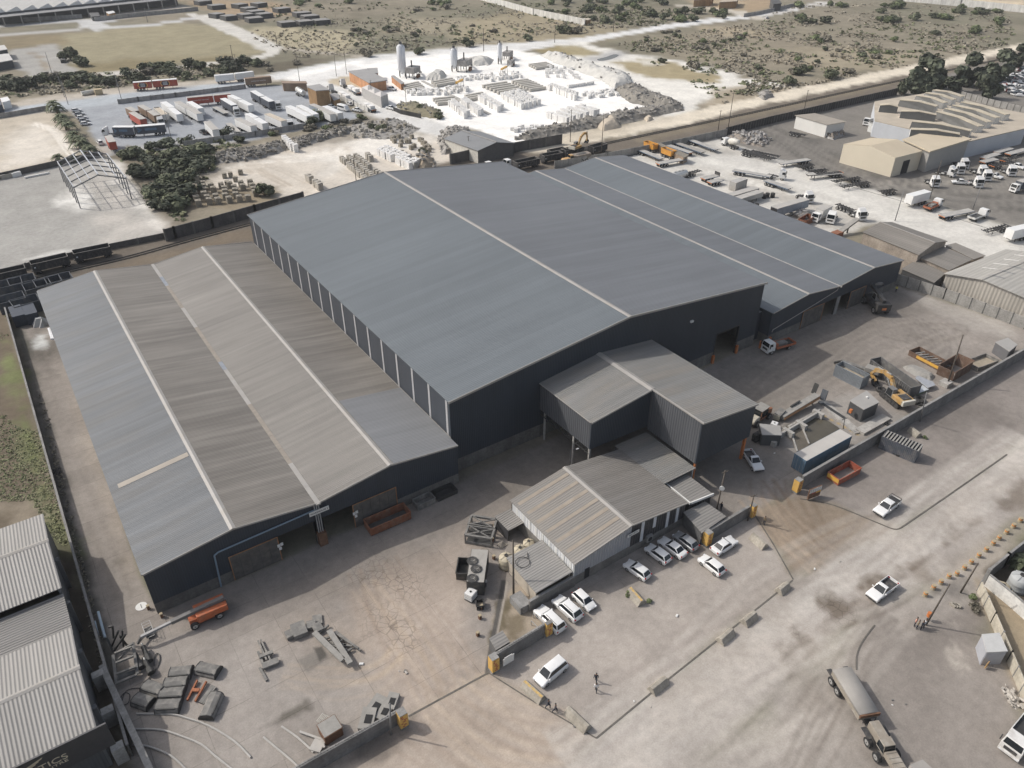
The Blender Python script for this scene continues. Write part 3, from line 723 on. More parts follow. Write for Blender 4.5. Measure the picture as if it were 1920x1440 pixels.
textobj('WAREHOUSE 2',(q.x,b0-.535,q.z),.42,P('sign_black',(.03,.03,.03),.6),sg,fit=2.7)
for xx,zz in((o2+.1,3.0),(o2+.55,3.1),(o2+.25,2.4),(o5-.1,3.0),(o5+.35,3.1),(o5+.15,2.4)):MB().box(trimw,xx-.2,xx+.2,b0-.26,b0-.2,zz-.26,zz+.26).build('notice',b)
c0,cm,c1,d0,d1,fe,fr,fv=124.79,147.34,171.89,84.54,184.07,7.44,8.74,7.43
pf=[(c0,fe),((c0+cm)/2,fr),(cm,fv),((cm+c1)/2,fr),(c1,fe)]
b=thing('warehouse','long double-gabled navy shed with clean grey roof slopes, right of the main shed','warehouse')
hx=lambda u,v:GY(u,v,d0).x
e1,e2,e3,e4,e5,e6=hx(1498,615),hx(1536,599),hx(1561,590),hx(1567,588),hx(1586,581),hx(1614,569)
mb=MB();gable_wall(mb,navy,plinth,pf,d0,d0+.3,1.9,[(e2,e3,4.4),(e4,e5,4.4)]);gable_wall(mb,navy,plinth,pf,d1-.3,d1,1.9)
for xa in(c0,c1-.3):
 mb.box(navyY,xa,xa+.3,d0+.3,d1-.3,1.9,fe-.02);mb.box(plinth,xa-.02,xa+.32,d0+.3,d1-.3,0,1.9)
mb.box(navy,X1+.31,c0-.01,d0+2.5,d0+2.8,0,6.6);mb.build('wall',b)
h1,h2=(c0+cm)/2,(cm+c1)/2
for(xa,za,xb,zb,m)in((c0-.2,fe+.06,h1,fr+.1,r_blue),(h1,fr+.1,cm,fv+.06,r_bluer),(cm,fv+.06,h2,fr+.1,r_blue),(h2,fr+.1,c1+.2,fe+.06,r_bluer)):
 mb=MB();slope(mb,m,xa,za,xb,zb,d0-.25,d1+.25);mb.build('roof_slope',b)
mb=MB();mb.box(r_bluer,X1+.3,c0-.2,d0+2.5,d1,6.6,6.75);mb.build('link_roof',b)
for xx in(h1,h2):
 mb=MB();mb.extr(capm,[(xx-.4,fr+.06),(xx,fr+.17),(xx+.4,fr+.06),(xx,fr+.1)],d0-.35,d1+.3);mb.build('ridge_cap',b)
mb=MB();mb.box(capm,cm-.22,cm+.22,d0-.7,d1+.3,fv-.1,fv+.1);mb.build('valley_gutter',b)
for yy in(d0-.32,d1+.3):
 mb=MB()
 for p,q in zip(pf,pf[1:]):mb.bar(capm,(p[0],yy,p[1]+.02),(q[0],yy,q[1]+.02),.1,.24)
 mb.build('barge_board',b)
leaf(e1,e2+.2,4.5,d0,par=b);leaf(e5-.2,e6,4.5,d0,par=b)
for xx in((e3+e4)/2,):
 mb=MB();mb.box(conc2,e3,e4,d0-.1,d0+.4,0,4.5);mb.build('column',b)
mb=MB();mb.tube(capm,[(c0+1,d0-.18,2.6),(c0+1.2,d0-.18,3.1),(h1+4,d0-.18,5.4),(cm-.6,d0-.18,6.6),(cm-.3,d0-.18,fv)],.09,8);mb.build('drainpipe',b)
for xx in(c0+.4,c0-2.5):MB().box(orange,xx-.25,xx+.25,d0-.7,d0-.3,0,1.7).build('corner_bollard',b)
k0,km,k1,j0,j1,j2,kz,kr,kb=65.2,77.9,90.7,Y0-.04,72.1,60.75,11.6,13.08,5.4
b=thing('loading_canopy','raised navy loading canopy on columns with an L-shaped grey roof, before the main shed','canopy')
cz=lambda m,*a:MB().box(m,*a)
kn=P('dummy',(.1,.1,.1));zl=zline([(k0,kz),(km,kr),(k1,kz)])
mb=MB()
gclY=ROOF('canopy_lit_side_cladding',(.10,.105,.115),axis=1,period=.5,bump=.6,rough=.4,streak=.08)  # sunlit sheen of the west-facing navy sides put into a paler colour
mb.box(gclY,k0,k0+.2,j1+.2,j0,kb+.6,kz-.05)
mb.extr(navy,[(k0,kb+.6),(km,kb),(km,kr-.1),(k0,kz-.05)],j1,j1+.2)
mb.box(gclY,km,km+.2,j2+.2,j1,kb-.6,kr-.1)
mb.extr(navy,[(km,kb-.6),(k1,kb-.6),(k1,kz-.05),(km,kr-.1)],j2,j2+.2)
mb.box(navyY,k1-.2,k1,j2+.2,j0,kb-.6,kz-.05)
mb.build('cladding',b)
r_can=ROOF('roof_canopy',(.21,.208,.2),period=.4,streak=.1,stain=(.27,.235,.19),stainamt=.35)
mb=MB();slope(mb,r_can,k0-.2,kz,km,kr,j1-.2,j0);mb.build('roof_slope',b)
mb=MB();slope(mb,r_can,km,kr,k1+.2,kz,j2-.2,j0);mb.build('roof_slope',b)
mb=MB();mb.extr(capm,[(km-.6,kr-.02),(km,kr+.16),(km+.6,kr-.02),(km,kr+.06)],j1-.2,j0);mb.box(capm,km-.15,km+.1,j2-.3,j1-.2,kr-.15,kr+.1);mb.build('ridge_cap',b)
mb=MB();mb.bar(capm,(k0-.2,j1-.25,kz-.1),(km,j1-.25,kr-.1),.1,.3);mb.bar(capm,(km,j2-.25,kr-.1),(k1+.2,j2-.25,kz-.1),.1,.3);mb.bar(capm,(k0-.25,j1,kz-.1),(k0-.25,j0,kz-.1),.1,.14);mb.build('barge_board',b)
for(xx,yy,m,w,top)in((65.35,76.4,concr,.3,kb+.6),(65.4,72.35,concr,.32,kb+.6),(k1-.5,j2+.4,orange,.42,kb-.6),(km+.4,j2+.4,orange,.3,kb-.6),(65.4,84.5,concr,.28,kb+.6),(k1-.4,80,concr,.3,kb-.6)):
 mb=MB();mb.box(m,xx-w/2,xx+w/2,yy-w/2,yy+w/2,0,top);mb.build('column',b)
mb=MB();q0,q1=kb-.5,kb+.6;n=12
for k in range(n):
 ya=j1+.4+(j0-j1-.4)*k/n;yb=j1+.4+(j0-j1-.4)*(k+1)/n
 mb.bar(steel_dk,(k0+.1,ya,q0 if k%2 else q1),(k0+.1,yb,q1 if k%2 else q0),.1)
mb.bar(steel_dk,(k0+.1,j1+.2,q0),(k0+.1,j0,q0),.14);mb.build('lattice_girder',b)
x0,xm,x1,y0,y1,ze,zr=48.8,59.0,70.35,55.35,70.6,4.6,6.2
b=thing('office_building','single-storey site office with brown-streaked ridged roof and pale corrugated walls beside the parked cars','office')
whc=ROOF('white_cladding',(.60,.61,.62),axis=1,period=.5,bump=.5,streak=.1,patch=.1)
grc=ROOF('pale_grey_cladding',(.33,.34,.36),axis=0,period=.5,bump=.6,streak=.06)
blk=ROOF('charcoal_cladding',(.045,.045,.048),axis=0,period=.5,bump=.4,streak=.06)
pf=[(x0,ze),(xm,zr),(x1,ze)];z=zline(pf)
mb=MB();mb.box(whc,x0,x0+.2,y0,y1,2.2,ze-.03);mb.box(blockw,x0-.02,x0+.22,y0+.2,y1,0,2.2)
gable_wall(mb,grc,blockw,[(x0,ze-.05),(xm+.3,zr-.06)],y0-.02,y0+.18,1.7,[(x0+2.0,x0+2.95,2.05)])
gable_wall(mb,blk,blockw,[(xm+.3,zr-.06),(x1,ze-.05)],y0-.02,y0+.18,1.5)
gable_wall(mb,navy,blockw,pf,y1-.2,y1,1.5)
mb.box(blk,x1-.2,x1,y0+.2,y1-.2,0,ze-.1);mb.build('wall',b)
mb=MB();mb.box(dark,x0+2.0,x0+2.95,y0-.0,y0+.1,0,2.05);mb.build('door',b)
mb=MB();slope(mb,r_offL,x0-.25,ze,xm,zr+.04,y0-.25,y1+.15,.08);mb.build('roof_slope',b)
mb=MB();slope(mb,r_offR,xm,zr+.04,x1+.2,ze,y0-.25,y1+.15,.08);mb.build('roof_slope',b)
rs=P('rust_streak_sheet',(.285,.245,.2),.7,0,.15,.8)
for k in range(6):
 yy=y0+1.8+k*2.35;mb=MB();slope(mb,rs,x0+.3,ze+.05+.04,xm-.5,zr+.0+.01,yy,yy+.62,.02);mb.build('roof_light',b)
mb=MB();mb.extr(capm,[(xm-.42,zr),(xm,zr+.14),(xm+.42,zr),(xm,zr+.05)],y0-.3,y1+.2);mb.build('ridge_cap',b)
mb=MB();mb.bar(capm,(x0-.25,y0-.3,ze-.06),(xm,y0-.3,zr),.1,.22);mb.bar(capm,(xm,y0-.3,zr),(x1+.2,y0-.3,ze-.06),.1,.22);mb.build('barge_board',b)
wp=P('white_pilaster',(.52,.54,.57),.5,0,.06)
for(u,v,z0)in((1203,1000,1.5),(1226,985,3.0),(1249,985,1.5),(1268,970,1.5)):
 q=GY(u,v,y0);mb=MB();mb.box(wp,q.x-.28,q.x+.28,y0-.1,y0-.03,z0,z(q.x)-.2);mb.build('wall_strip',b)
mb=MB()
for k in range(9):mb.box(trimw,x0-.05,x0-.01,y0+.6+k*1.62,y0+1.0+k*1.62,2.3,ze-.1)
mb.build('pale_panel',b)
mb=MB();mb.cyl(trimw,(x0-.05,y0-.1,0.3),(x0-.05,y0-.1,ze),.1,n=8);mb.build('downpipe',b)
q=GY(1185,998,y0);mb=MB();mb.box(trimw,q.x-1.1,q.x+1.1,y0-.34,y0-.26,q.z-.26,q.z+.26);sg=mb.build('sign',b);textobj('SECURITY',(q.x,y0-.35,q.z),.36,MATS['sign_black'],sg,fit=1.8)
q=GY(1217,992,y0);mb=MB();mb.box(conc2,q.x-.6,q.x+.6,y0-.5,y0-.04,.9,2.0);mb.cyl(dark,(q.x,y0-.52,1.45),(q.x,y0-.5,1.45),.4,n=12);mb.build('air_conditioner',b)
b=thing('lean_to_canopy','grey-brown lean-to roof that joins the site office to the raised canopy','roof')
mb=MB();mb.extr(r_can,[(x1+.22,4.42),(77.7,4.22),(77.7,4.32),(x1+.22,4.52)],60.5,72.0);mb.build('roof_sheeting',b)
mb=MB();mb.box(blk,x1+.3,77.4,71.8,71.95,0,4.3);mb.box(blk,x1+.3,x1+.45,60.7,71.8,0,4.3)
for xx in(77.5,):mb.box(trimw,xx-.08,xx+.08,60.7,60.86,0,4.2)
mb.build('wall',b)
mb=MB();mb.bar(capm,(x1+.2,60.45,4.42),(77.7,60.45,4.26),.08,.16);mb.build('fascia',b)
def flat_roof(name,label,pts,z,zt,m,mw,wallh=None,group=None,cat='shelter',walls=True,th=.12):
 "small sheeted roof over pixel corners at height z (z list allowed)"
 zs=z if isinstance(z,(list,tuple))else[z]*len(pts)
 P3=[G(u,v,zz)for(u,v),zz in zip(pts,zs)]
 t=thing(name,label,cat,group=group)
 MB().sheet(m,P3,th).build('roof',t)
 if walls:
  mb=MB();n=len(P3);c=sum(P3,Vector())/n
  Q=[c+(p-c)*.93 for p in P3]
  for i in range(n):
   if walls is True or i in walls:
    a,d=Q[i],Q[(i+1)%n];nn=(d-a).cross(Vector((0,0,1))).normalized()*.06
    mb.add(mw,[(a-nn).xy.to_3d(),(d-nn).xy.to_3d(),(d-nn)-Vector((0,0,th)),(a-nn)-Vector((0,0,th)),(a+nn).xy.to_3d(),(d+nn).xy.to_3d(),(d+nn)-Vector((0,0,th)),(a+nn)-Vector((0,0,th))],[(0,1,2,3),(7,6,5,4),(0,4,5,1),(1,5,6,2),(2,6,7,3),(3,7,4,0)])
  mb.build('wall',t)
 return t
r_can2=ROOF('roof_small_ribbed',(.225,.217,.205),axis=1,period=.5,bump=.45,streak=.1)
t=flat_roof('gatehouse','small gatehouse with a pale-edged ribbed roof, tucked under the lean-to roof by the office',[(1246,904),(1284,886),(1337,926),(1294,943)],3.6,0,r_can2,blk,cat='gatehouse')
MB().bar(trimw,G(1246,904,3.55)-Vector((.1,.1,0)),G(1294,943,3.55)-Vector((.1,.1,0)),.2,.4).bar(trimw,G(1294,943,3.55)-Vector((-.1,.1,0)),G(1337,926,3.55)-Vector((0,.1,0)),.2,.4).build('fascia',t)
flat_roof('carport','low ribbed-roof shelter between the gatehouse and the yellow-ended wall',[(1281,960),(1322,940),(1362,968),(1316,999)],2.7,0,r_can2,P('wire_mesh_grey',(.10,.10,.10),.8,0,.3),cat='shelter')
t=flat_roof('lean_to_shed','ribbed lean-to shed with a ring of hose on its roof, left of the office',[(949,1046),(1016,1012),(1073,1072),(1005,1112)],[2.6,3.0,3.0,2.6],0,ROOF('roof_lean_to',(.25,.242,.23),axis=1,period=.42,bump=.45,streak=.08),P('cream_wall',(.45,.40,.33),.9,0,.15),cat='shed',walls=(3,0,1))
c=G(980,1055,2.8);mb=MB();ring=[(c.x+1.0*math.cos(a*.4),c.y+1.0*math.sin(a*.4),2.9)for a in range(17)]
mb.tube(black,ring+[(c.x+1.6,c.y+1.1,2.95)],.05,5);tag(mb.build('hose_ring'),'loose ring of black hose lying on the lean-to roof beside the office','hose')
flat_roof('store_shed','small dark-walled store with a ribbed roof at the back left corner of the office',[(927,968),(960,952),(985,978),(953,995)],[2.3,2.7,2.7,2.3],0,ROOF('roof_lean_to2',(.24,.228,.212),axis=1,period=.42,bump=.8,streak=.1),blk,cat='shed',walls=(3,0))
mb=MB();p=G(1076,1098);q=G(992,1146);mb.bar(blockw,(q.x,q.y,1.0),(p.x,p.y,1.0),.3,2.0);mb.bar(conc2,(q.x,q.y,2.04),(p.x,p.y,2.04),.4,.08);tag(mb.build('garden_wall'),'cement block wall in front of the lean-to shed, behind three parked cars','wall')
b=thing('warehouse','pale ribbed-roof store with two gables at the lower left corner, beyond the boundary wall','warehouse')
L0,L1=-75,-10.0
for(ya,ym,yb)in((64.2,72.2,79.9),(87.8,96.3,104.0)):
 for(p,zp,q,zq)in((ya-.2,7.0,ym,8.35),(ym,8.35,yb+.2,7.0)):
  mb=MB();mb.extx(r_pale,[(p,zp-.12),(q,zq-.12),(q,zq),(p,zp)],L0,L1+.2);mb.build('roof_slope',b)
 mb=MB();mb.extx(capm,[(ym-.35,8.32),(ym,8.45),(ym+.35,8.32),(ym,8.37)],L0,L1+.25);mb.build('ridge_cap',b)
mb=MB();mb.box(r_palelow,L0,L1+.1,80.1,87.6,5.9,6.05);mb.build('link_roof',b)
dkw=ROOF('store_cladding',(.13,.135,.14),axis=1,period=.42,bump=.4);dkf=ROOF('store_front',(.09,.095,.10),axis=0,period=.42,bump=.4)
mb=MB()
for(ya,ym,yb)in((64.2,72.2,79.9),(87.8,96.3,104.0)):mb.extx(dkw,[(ya,0),(yb,0),(yb,6.9),(ym,8.2),(ya,6.9)],L1-.3,L1)
mb.box(dkw,L1-.3,L1,79.95,87.75,0,5.8);mb.box(dkf,L0,L1-.3,64.2,64.5,0,6.9);mb.box(dkf,L0,L1-.3,103.7,104,0,6.9)
mb.build('wall',b)
mb=MB();mb.box(P('blue_grey_band',(.17,.19,.22),.5),L0,L1+.2,63.7,64.15,6.0,6.95);mb.build('fascia',b)
mb=MB();sgm=P('charcoal_sign',(.05,.05,.055),.5);q=GY(90,1428,63.6);mb.box(sgm,q.x-14,q.x+6,63.45,63.66,q.z-2.2,q.z+1.6);sg=mb.build('signboard',b)
gold=P('sign_gold',(.62,.55,.42),.5);q=GY(100,1429,63.4)
textobj('LOGISTICS',(q.x-1.9,63.43,q.z-.05),1.15,gold,sg,fit=6.4);textobj('CENTRE',(q.x-.3,63.43,q.z-.75),.5,gold,sg,fit=3.0)
mb=MB()
for k in range(5):mb.add(gold,[(q.x-5+k*.5,63.43,q.z+.25+k*.02),(q.x-.6-k*.35,63.43,q.z+1.45-k*.22),(q.x-.75-k*.35,63.43,q.z+1.2-k*.22)],[(0,1,2)])
mb.build('bird_emblem',sg)
for k in range(4):MB().box(dkw,L1,L1+.5,68+k*9,68.6+k*9,0,5.5).build('buttress',b)
def wall(name,label,pts,h,t,m,cat='wall',cap=None,posts=0,postm=None,world=False,postw=.25,group=None,zs=None,panels=None):
 w=[Vector((p[0],p[1],0))for p in pts]if world else[G(u,v)for u,v in pts]
 root=thing(name,label,cat,group=group)
 mb=MB();mc=MB()
 for a,b in zip(w,w[1:]):
  d=(b-a);L=d.length;d.normalize();nx=Vector((-d.y,d.x,0))*t/2
  mb.add(m,[a-nx,b-nx,b+nx,a+nx,a-nx+Vector((0,0,h)),b-nx+Vector((0,0,h)),b+nx+Vector((0,0,h)),a+nx+Vector((0,0,h))],[(0,3,2,1),(4,5,6,7),(0,1,5,4),(1,2,6,5),(2,3,7,6),(3,0,4,7)])
  if cap:mc.bar(cap,a+Vector((0,0,h+.05)),b+Vector((0,0,h+.05)),t+.12,.1)
  if posts:
   n=max(1,round(L/posts))
   for k in range(n+1):
    p=a+d*L*k/n;MB().bar(postm or m,(p.x,p.y,0),(p.x,p.y,h+.12),postw+t,postw+t).build('post',root)
 mb.build('panel_run',root)
 if mc.v:mc.build('coping',root)
 return root
wall('boundary_wall','long thin block wall along the left side, between the grass and the concrete lane',[(-8,190),(-8,64)],2.2,.2,plinth,world=True,cap=conc2)
wall('retaining_wall','thick concrete wall with stub piers at the lower left, beside the ribbed store',[(-8.3,76.5),(-6.2,56)],2.6,.7,conc2,world=True)
for yy,lb in((75.4,'upper'),(69.6,'middle'),(64.2,'lower')):tag(MB().box(concr,-9.6,-8.3,yy-.5,yy+.5,0,2.65).build('wall_pier'),lb+' of three stubby pale concrete piers on the thick lower-left wall','pier')
wall('front_wall','long dark plastered wall running along the right side of the works yard',[(92.3,50.4),(172,50.3)],2.6,.3,BLOCKW('dark_plaster',(.20,.195,.19)),world=True,cap=conc2)
a=G(556,1440,2.4);c=G(757,1327,2.4)
wall('entrance_wall','dark plastered wall with spiked coping at the bottom, left of the driveway',[(a.x-14,a.y-(c.y-a.y)/(c.x-a.x)*14),(c.x,c.y)],2.4,.28,MATS['dark_plaster'],world=True,cap=conc2)
a=G(930,1226,2.3);c=G(1031,1165,2.3)
wall('corner_wall','dark plastered wall with spiked coping beside the parked white van',[(a.x,a.y),(c.x,c.y)],2.3,.28,MATS['dark_plaster'],world=True,cap=conc2)
a=G(1330,994,2.3);c=G(1409,947,2.3)
wall('gate_wall','dark plastered wall between two yellow gate pillars, behind the parked sedan',[(a.x,a.y),(c.x,c.y)],2.3,.28,MATS['dark_plaster'],world=True,cap=conc2)
def spikes(p,q,h,label):
 p=G(*p,h);q=G(*q,h);mb=MB();n=int((q-p).length/.35)
 for k in range(n):
  a=p.lerp(q,k/n);mb.bar(steel_dk,a,a+Vector((rnd.uniform(-.1,.1),rnd.uniform(-.1,.1),.22)),.04)
 mb.bar(steel_dk,p+Vector((0,0,.12)),q+Vector((0,0,.12)),.03)
 tag(mb.build('wall_spikes'),label,'spikes')
spikes((556,1440),(752,1330),2.45,'strip of dark spikes on the coping of the bottom entrance wall')
spikes((934,1224),(1030,1167),2.35,'strip of dark spikes on the coping beside the parked van')
pil_y=P('pillar_yellow',(.62,.38,.10),.6,0,.1,1.5,.3,(.5,.35,.18));pil_r=P('pillar_print',(.36,.07,.06),.6)
def pillar(label,u,v,w=1.0,d=1.0,h=2.7,sign=False):
 c=G(u,v);t=thing('gate_pillar',label,'pillar',(c.x,c.y,0),0,'yellow advertising pillars at the gates')
 MB().box(conc2,-w/2,w/2,-d/2,d/2,0,h).build('shaft',t)
 mb=MB();mb.box(pil_y,-w/2-.02,w/2+.02,-d/2-.03,-d/2,.35,h-.1);f=mb.build('front_board',t)
 mb=MB();mb.box(pil_y,-w/2-.03,-w/2,-d/2,d/2,.35,h-.1);mb.build('side_board',t)
 mb=MB();r=random.Random(u)
 for k in range(7):
  xx=-w/2+r.uniform(.05,w*.5);zz=.5+k*.3;mb.box(pil_r,xx,xx+r.uniform(.2,w*.45),-d/2-.045,-d/2-.031,zz,zz+.16)
 mb.build('printing',f)
 return t
pillar('yellow gate pillar with a white notice board, at the near end of the corner wall',926,1256)
pillar('yellow gate pillar at the right end of the bottom entrance wall',756,1360)
pillar('yellow pillar ending the corner wall next to the parked white estate car',1028,1192,.9,.5)
pillar('yellow pillar at the left end of the gate wall, beside the silver car',1324,1021)
pillar('narrow yellow pillar at the far right end of the gate wall',1408,970,.8,.8)
pillar('yellow pillar at the left end of the long dark wall, below the blue container',1492,922)
mb=MB();p=G(950,1262);q=GY(940,1243,p.y+.3)
mb=MB();a=G(928,1236,1.9);mb.box(trimw,a.x+.75,a.x+2.4,a.y-.75,a.y-.68,.7,2.0);mb.box(trimw,a.x+.95,a.x+2.1,a.y-.76,a.y-.69,2.0,2.2);tag(mb.build('notice_board'),'white stepped notice board on the corner wall beside the yellow pillar','sign')
wpm=BLOCKW('panel_wall_grey',(.33,.32,.30))
wall('panel_wall','grey precast panel fence along the far right side of the works yard',[(1676,531),(1768,561),(1920,617),(2080,676)],2.7,.14,wpm,posts=2.9,postm=P('post_dark',(.10,.10,.095),.8),postw=.07)
carw=P('car_white',(.74,.74,.73),.25,0,.03,1,.12,(.5,.47,.42),coat=.6)
cars=P('car_silver',(.36,.37,.38),.3,.4,.04,1,.15,(.4,.37,.33),coat=.5)
cardk=P('car_dark',(.03,.032,.035),.3,0,.05,1,.2,(.2,.18,.16),coat=.4)
glass=GLASS()
lampw=P('lamp_clear',(.75,.76,.78),.15,0,.05);lampr=P('lamp_red',(.38,.02,.02),.25,0,.05)
hubm=P('wheel_hub',(.38,.38,.37),.5,.4,.2)
chass=P('chassis_grey',(.05,.05,.052),.7,.1,.3,2,.45,(.16,.145,.125))
deckm=P('deck_boards',(.36,.35,.33),.85,0,.2,.8,.5,(.46,.44,.40))
boxw=P('trailer_white',(.72,.72,.71),.4,0,.05,.6,.25,(.56,.53,.48))
tarp=P('tarp_grey',(.40,.385,.36),.8,0,.12,.5,.4,(.48,.45,.40))
redc=P('curtain_red',(.36,.065,.04),.6,0,.12,.7,.2,(.36,.22,.16))
blud=P('curtain_navy',(.055,.065,.085),.6,0,.2,.6,.25,(.16,.155,.15))
brnc=P('curtain_brown',(.22,.15,.10),.75,0,.2,.6,.4,(.30,.25,.2))
blu2=P('curtain_blue',(.09,.17,.26),.6,0,.15,.6)
WM={}
def wheel_mesh(r,w):
 k=(round(r,2),round(w,2))
 if k not in WM:
  mb=MB();mb.cyl(black,(0,-w/2,0),(0,w/2,0),r,n=16)
  for s in(-1,1):
   mb.cyl(hubm,(0,s*w/2,0),(0,s*(w/2+.012),0),r*.58,r*.5,n=12);mb.cyl(chass,(0,s*(w/2+.012),0),(0,s*(w/2+.05),0),r*.16,n=8)
  o=mb.build('wheel');WM[k]=o.data;bpy.data.objects.remove(o)
 return WM[k]
def wheel(t,x,y,r,w):
 o=bpy.data.objects.new('wheel',wheel_mesh(r,w));COL.objects.link(o);o.parent=t;o.location=(x,y,r);return o
def wheels(t,xs,ys,r,w):
 for x in xs:
  for y in ys:wheel(t,x,y,r,w)
def loft(mb,m,prof,W,inset=.1,sx=.985):
 "side profile carried across the car with rounded flanks"
 n=len(prof);cx=sum(p[0]for p in prof)/n;zs=[p[1]for p in prof];z0,z1=min(zs),max(zs)
 st=[]
 for y,k in((-W/2,1),(-W/2+inset,0),(W/2-inset,0),(W/2,1)):
  st.append([(cx+(x-cx)*(sx if k else 1),y,z-(.07 if k and z>(z0+z1)*.55 else 0))for x,z in prof])
 vs=[p for s in st for p in s];fs=[]
 for i in range(3):
  for k in range(n):fs.append((i*n+k,(i+1)*n+k,(i+1)*n+(k+1)%n,i*n+(k+1)%n))
 fs+=[tuple(range(n)),tuple(range(3*n,4*n))[::-1]]
 mb.add(m,vs,fs)
def frustum(mb,m,b,t,z0,z1):
 "b, t = (x rear, x front, half width)"
 v=[(b[0],-b[2],z0),(b[1],-b[2],z0),(b[1],b[2],z0),(b[0],b[2],z0),(t[0],-t[2],z1),(t[1],-t[2],z1),(t[1],t[2],z1),(t[0],t[2],z1)]
 mb.add(m,v,[(0,3,2,1),(4,5,6,7),(0,1,5,4),(1,2,6,5),(2,3,7,6),(3,0,4,7)]);return v
def pane(name,par,ps,k=.9,off=.015,m=None):
 ps=[Vector(p)for p in ps];c=sum(ps,Vector())/len(ps);n=(ps[1]-ps[0]).cross(ps[2]-ps[0]).normalized()
 q=[c+(p-c)*k+n*off for p in ps];r=[p-n*.02 for p in q]
 kk=len(q);mb=MB();mb.add(m or glass,q+r,[tuple(range(kk)),tuple(range(kk,2*kk))[::-1]]+[(i,kk+i,kk+(i+1)%kk,(i+1)%kk)for i in range(kk)])
 return mb.build(name,par)
def glazing(t,v,rear=True,kside=(.93,.74)):
 pane('windscreen',t,[v[1],v[2],v[6],v[5]],.88)
 if rear:pane('rear_window',t,[v[3],v[0],v[4],v[7]],.84)
 for s in((0,1,5,4),(2,3,7,6)):
  ps=[Vector(v[i])for i in s];c=sum(ps,Vector())/4
  q=[Vector((c.x+(p.x-c.x)*.93,p.y,c.z+(p.z-c.z)*.72))for p in ps]
  for a in q:
   k=(a.z-v[0][2])/(v[4][2]-v[0][2]);yy=abs(v[0][1])+(abs(v[4][1])-abs(v[0][1]))*k;a.y=math.copysign(yy,c.y)
  pane('side_window',t,q,1.0)
def lights(t,xf,xr,W,zf=.68,zr=.78):
 for s in(-1,1):
  MB().box(lampw,xf-.12,xf+.015,s*(W/2-.28)-.16,s*(W/2-.28)+.16,zf-.07,zf+.08).build('headlight',t)
  MB().box(lampr,xr-.015,xr+.1,s*(W/2-.2)-.11,s*(W/2-.2)+.11,zr-.12,zr+.12).build('tail_light',t)
 MB().box(trimw,xr-.03,xr,-.25,.25,.42,.54).build('number_plate',t)
def mirrors(t,m,x,y,z):
 for s in(-1,1):MB().box(m,x-.07,x+.07,s*y-.1,s*y+.1,z-.07,z+.07).build('mirror',t)
def car(kind,m,label='car'):
 D=dict(hatch=(4.05,1.75,1.48,.92,.95,.30,-1.45,-1.92),sedan=(4.55,1.78,1.45,.92,.92,.25,-1.0,-1.65),suv=(4.65,1.88,1.72,1.06,1.08,.45,-1.75,-2.2),mpv=(4.65,1.84,1.78,1.06,1.42,.62,-1.95,-2.24),small=(3.65,1.62,1.5,.93,1.0,.4,-1.35,-1.72),estate=(4.85,1.88,1.76,1.1,1.0,.45,-2.1,-2.36))[kind]
 L,W,H,B,xw,xr,xb,xt=D;f,r=L/2,-L/2;half=W/2
 t=thing('parked_car',label,'car')
 mb=MB()
 loft(mb,m,[(r+.05,.3),(f-.1,.28),(f,.45),(f-.02,.68),(f-.25,.8),(xw+.1,B),(xb-.1 if kind!='sedan' else xt,B+.02),(xt,B)if kind!='sedan' else(r+.12,B-.02),(r+.02,.85),(r,.5)],W,.12)
 v=frustum(mb,m,(xt,xw,half-.1),(xb,xr,half-.27),B-.02,H)
 mb.build('body',t,True,.04)
 glazing(t,v);lights(t,f,r,W,.66,.82);mirrors(t,m,xw-.25,half+.02,B+.03)
 MB().box(chass,f-.03,f+.012,-.55,.55,.34,.5).build('grille',t)
 wheels(t,(f-.85,r+.8),(-half+.1,half-.1),.33,.22)
 if kind in('suv','estate'):
  for s in(-1,1):MB().bar(chass,(xr-.3,s*(half-.36),H+.05),(xb+.2,s*(half-.36),H+.05),.05).build('roof_rail',t)
 return proto(t)
def pickup(m,label,double=True,bed='open'):
 L,W,H=5.3,1.85,1.78;f,r=L/2,-L/2;half=W/2;xc=-.75 if double else-.1
 t=thing('pickup_truck',label,'pickup')
 mb=MB();loft(mb,m,[(xc-.1,.42),(f-.1,.4),(f,.55),(f-.02,.85),(f-.2,.98),(1.15,1.1),(xc-.1,1.1)],W,.1)
 v=frustum(mb,m,(xc-.05,1.25,half-.09),(xc+.12,.55,half-.24),1.08,H);mb.build('body',t,True,.04)
 glazing(t,v)
 mb=MB();a=xc-.12
 mb.box(m,r,a,-half,half,.5,.62)
 for s in(-1,1):mb.box(m,r,a,s*(half-.035)-.035,s*(half-.035)+.035,.62,1.12)
 mb.box(m,r,r+.06,-half+.07,half-.07,.62,1.1);mb.box(m,a-.05,a,-half+.07,half-.07,.62,1.12);mb.build('load_bed',t,False,.015)
 MB().box(chass,r+.06,a-.06,-half+.08,half-.08,.622,.66).build('bed_liner',t)
 if bed=='rack':
  mb=MB()
  for x in(r+.2,(r+a)/2,a-.15):
   for s in(-1,1):mb.bar(chass,(x,s*(half-.1),1.1),(x,s*(half-.1),1.5),.06)
   mb.bar(chass,(x,-half+.1,1.5),(x,half-.1,1.5),.07)
  for s in(-1,1):mb.bar(chass,(r+.2,s*(half-.1),1.5),(a-.15,s*(half-.1),1.5),.06)
  mb.build('rack',t);MB().box(chass,r+.1,a-.1,-half+.1,half-.1,.9,1.06).build('tonneau',t)
 lights(t,f,r,W,.78,.9);mirrors(t,m,.95,half+.06,1.18)
 MB().box(chass,f-.02,f+.05,-.8,.8,.45,.66).build('bumper',t)
 wheels(t,(f-.9,r+1.05),(-half+.12,half-.12),.38,.25)
 return proto(t)
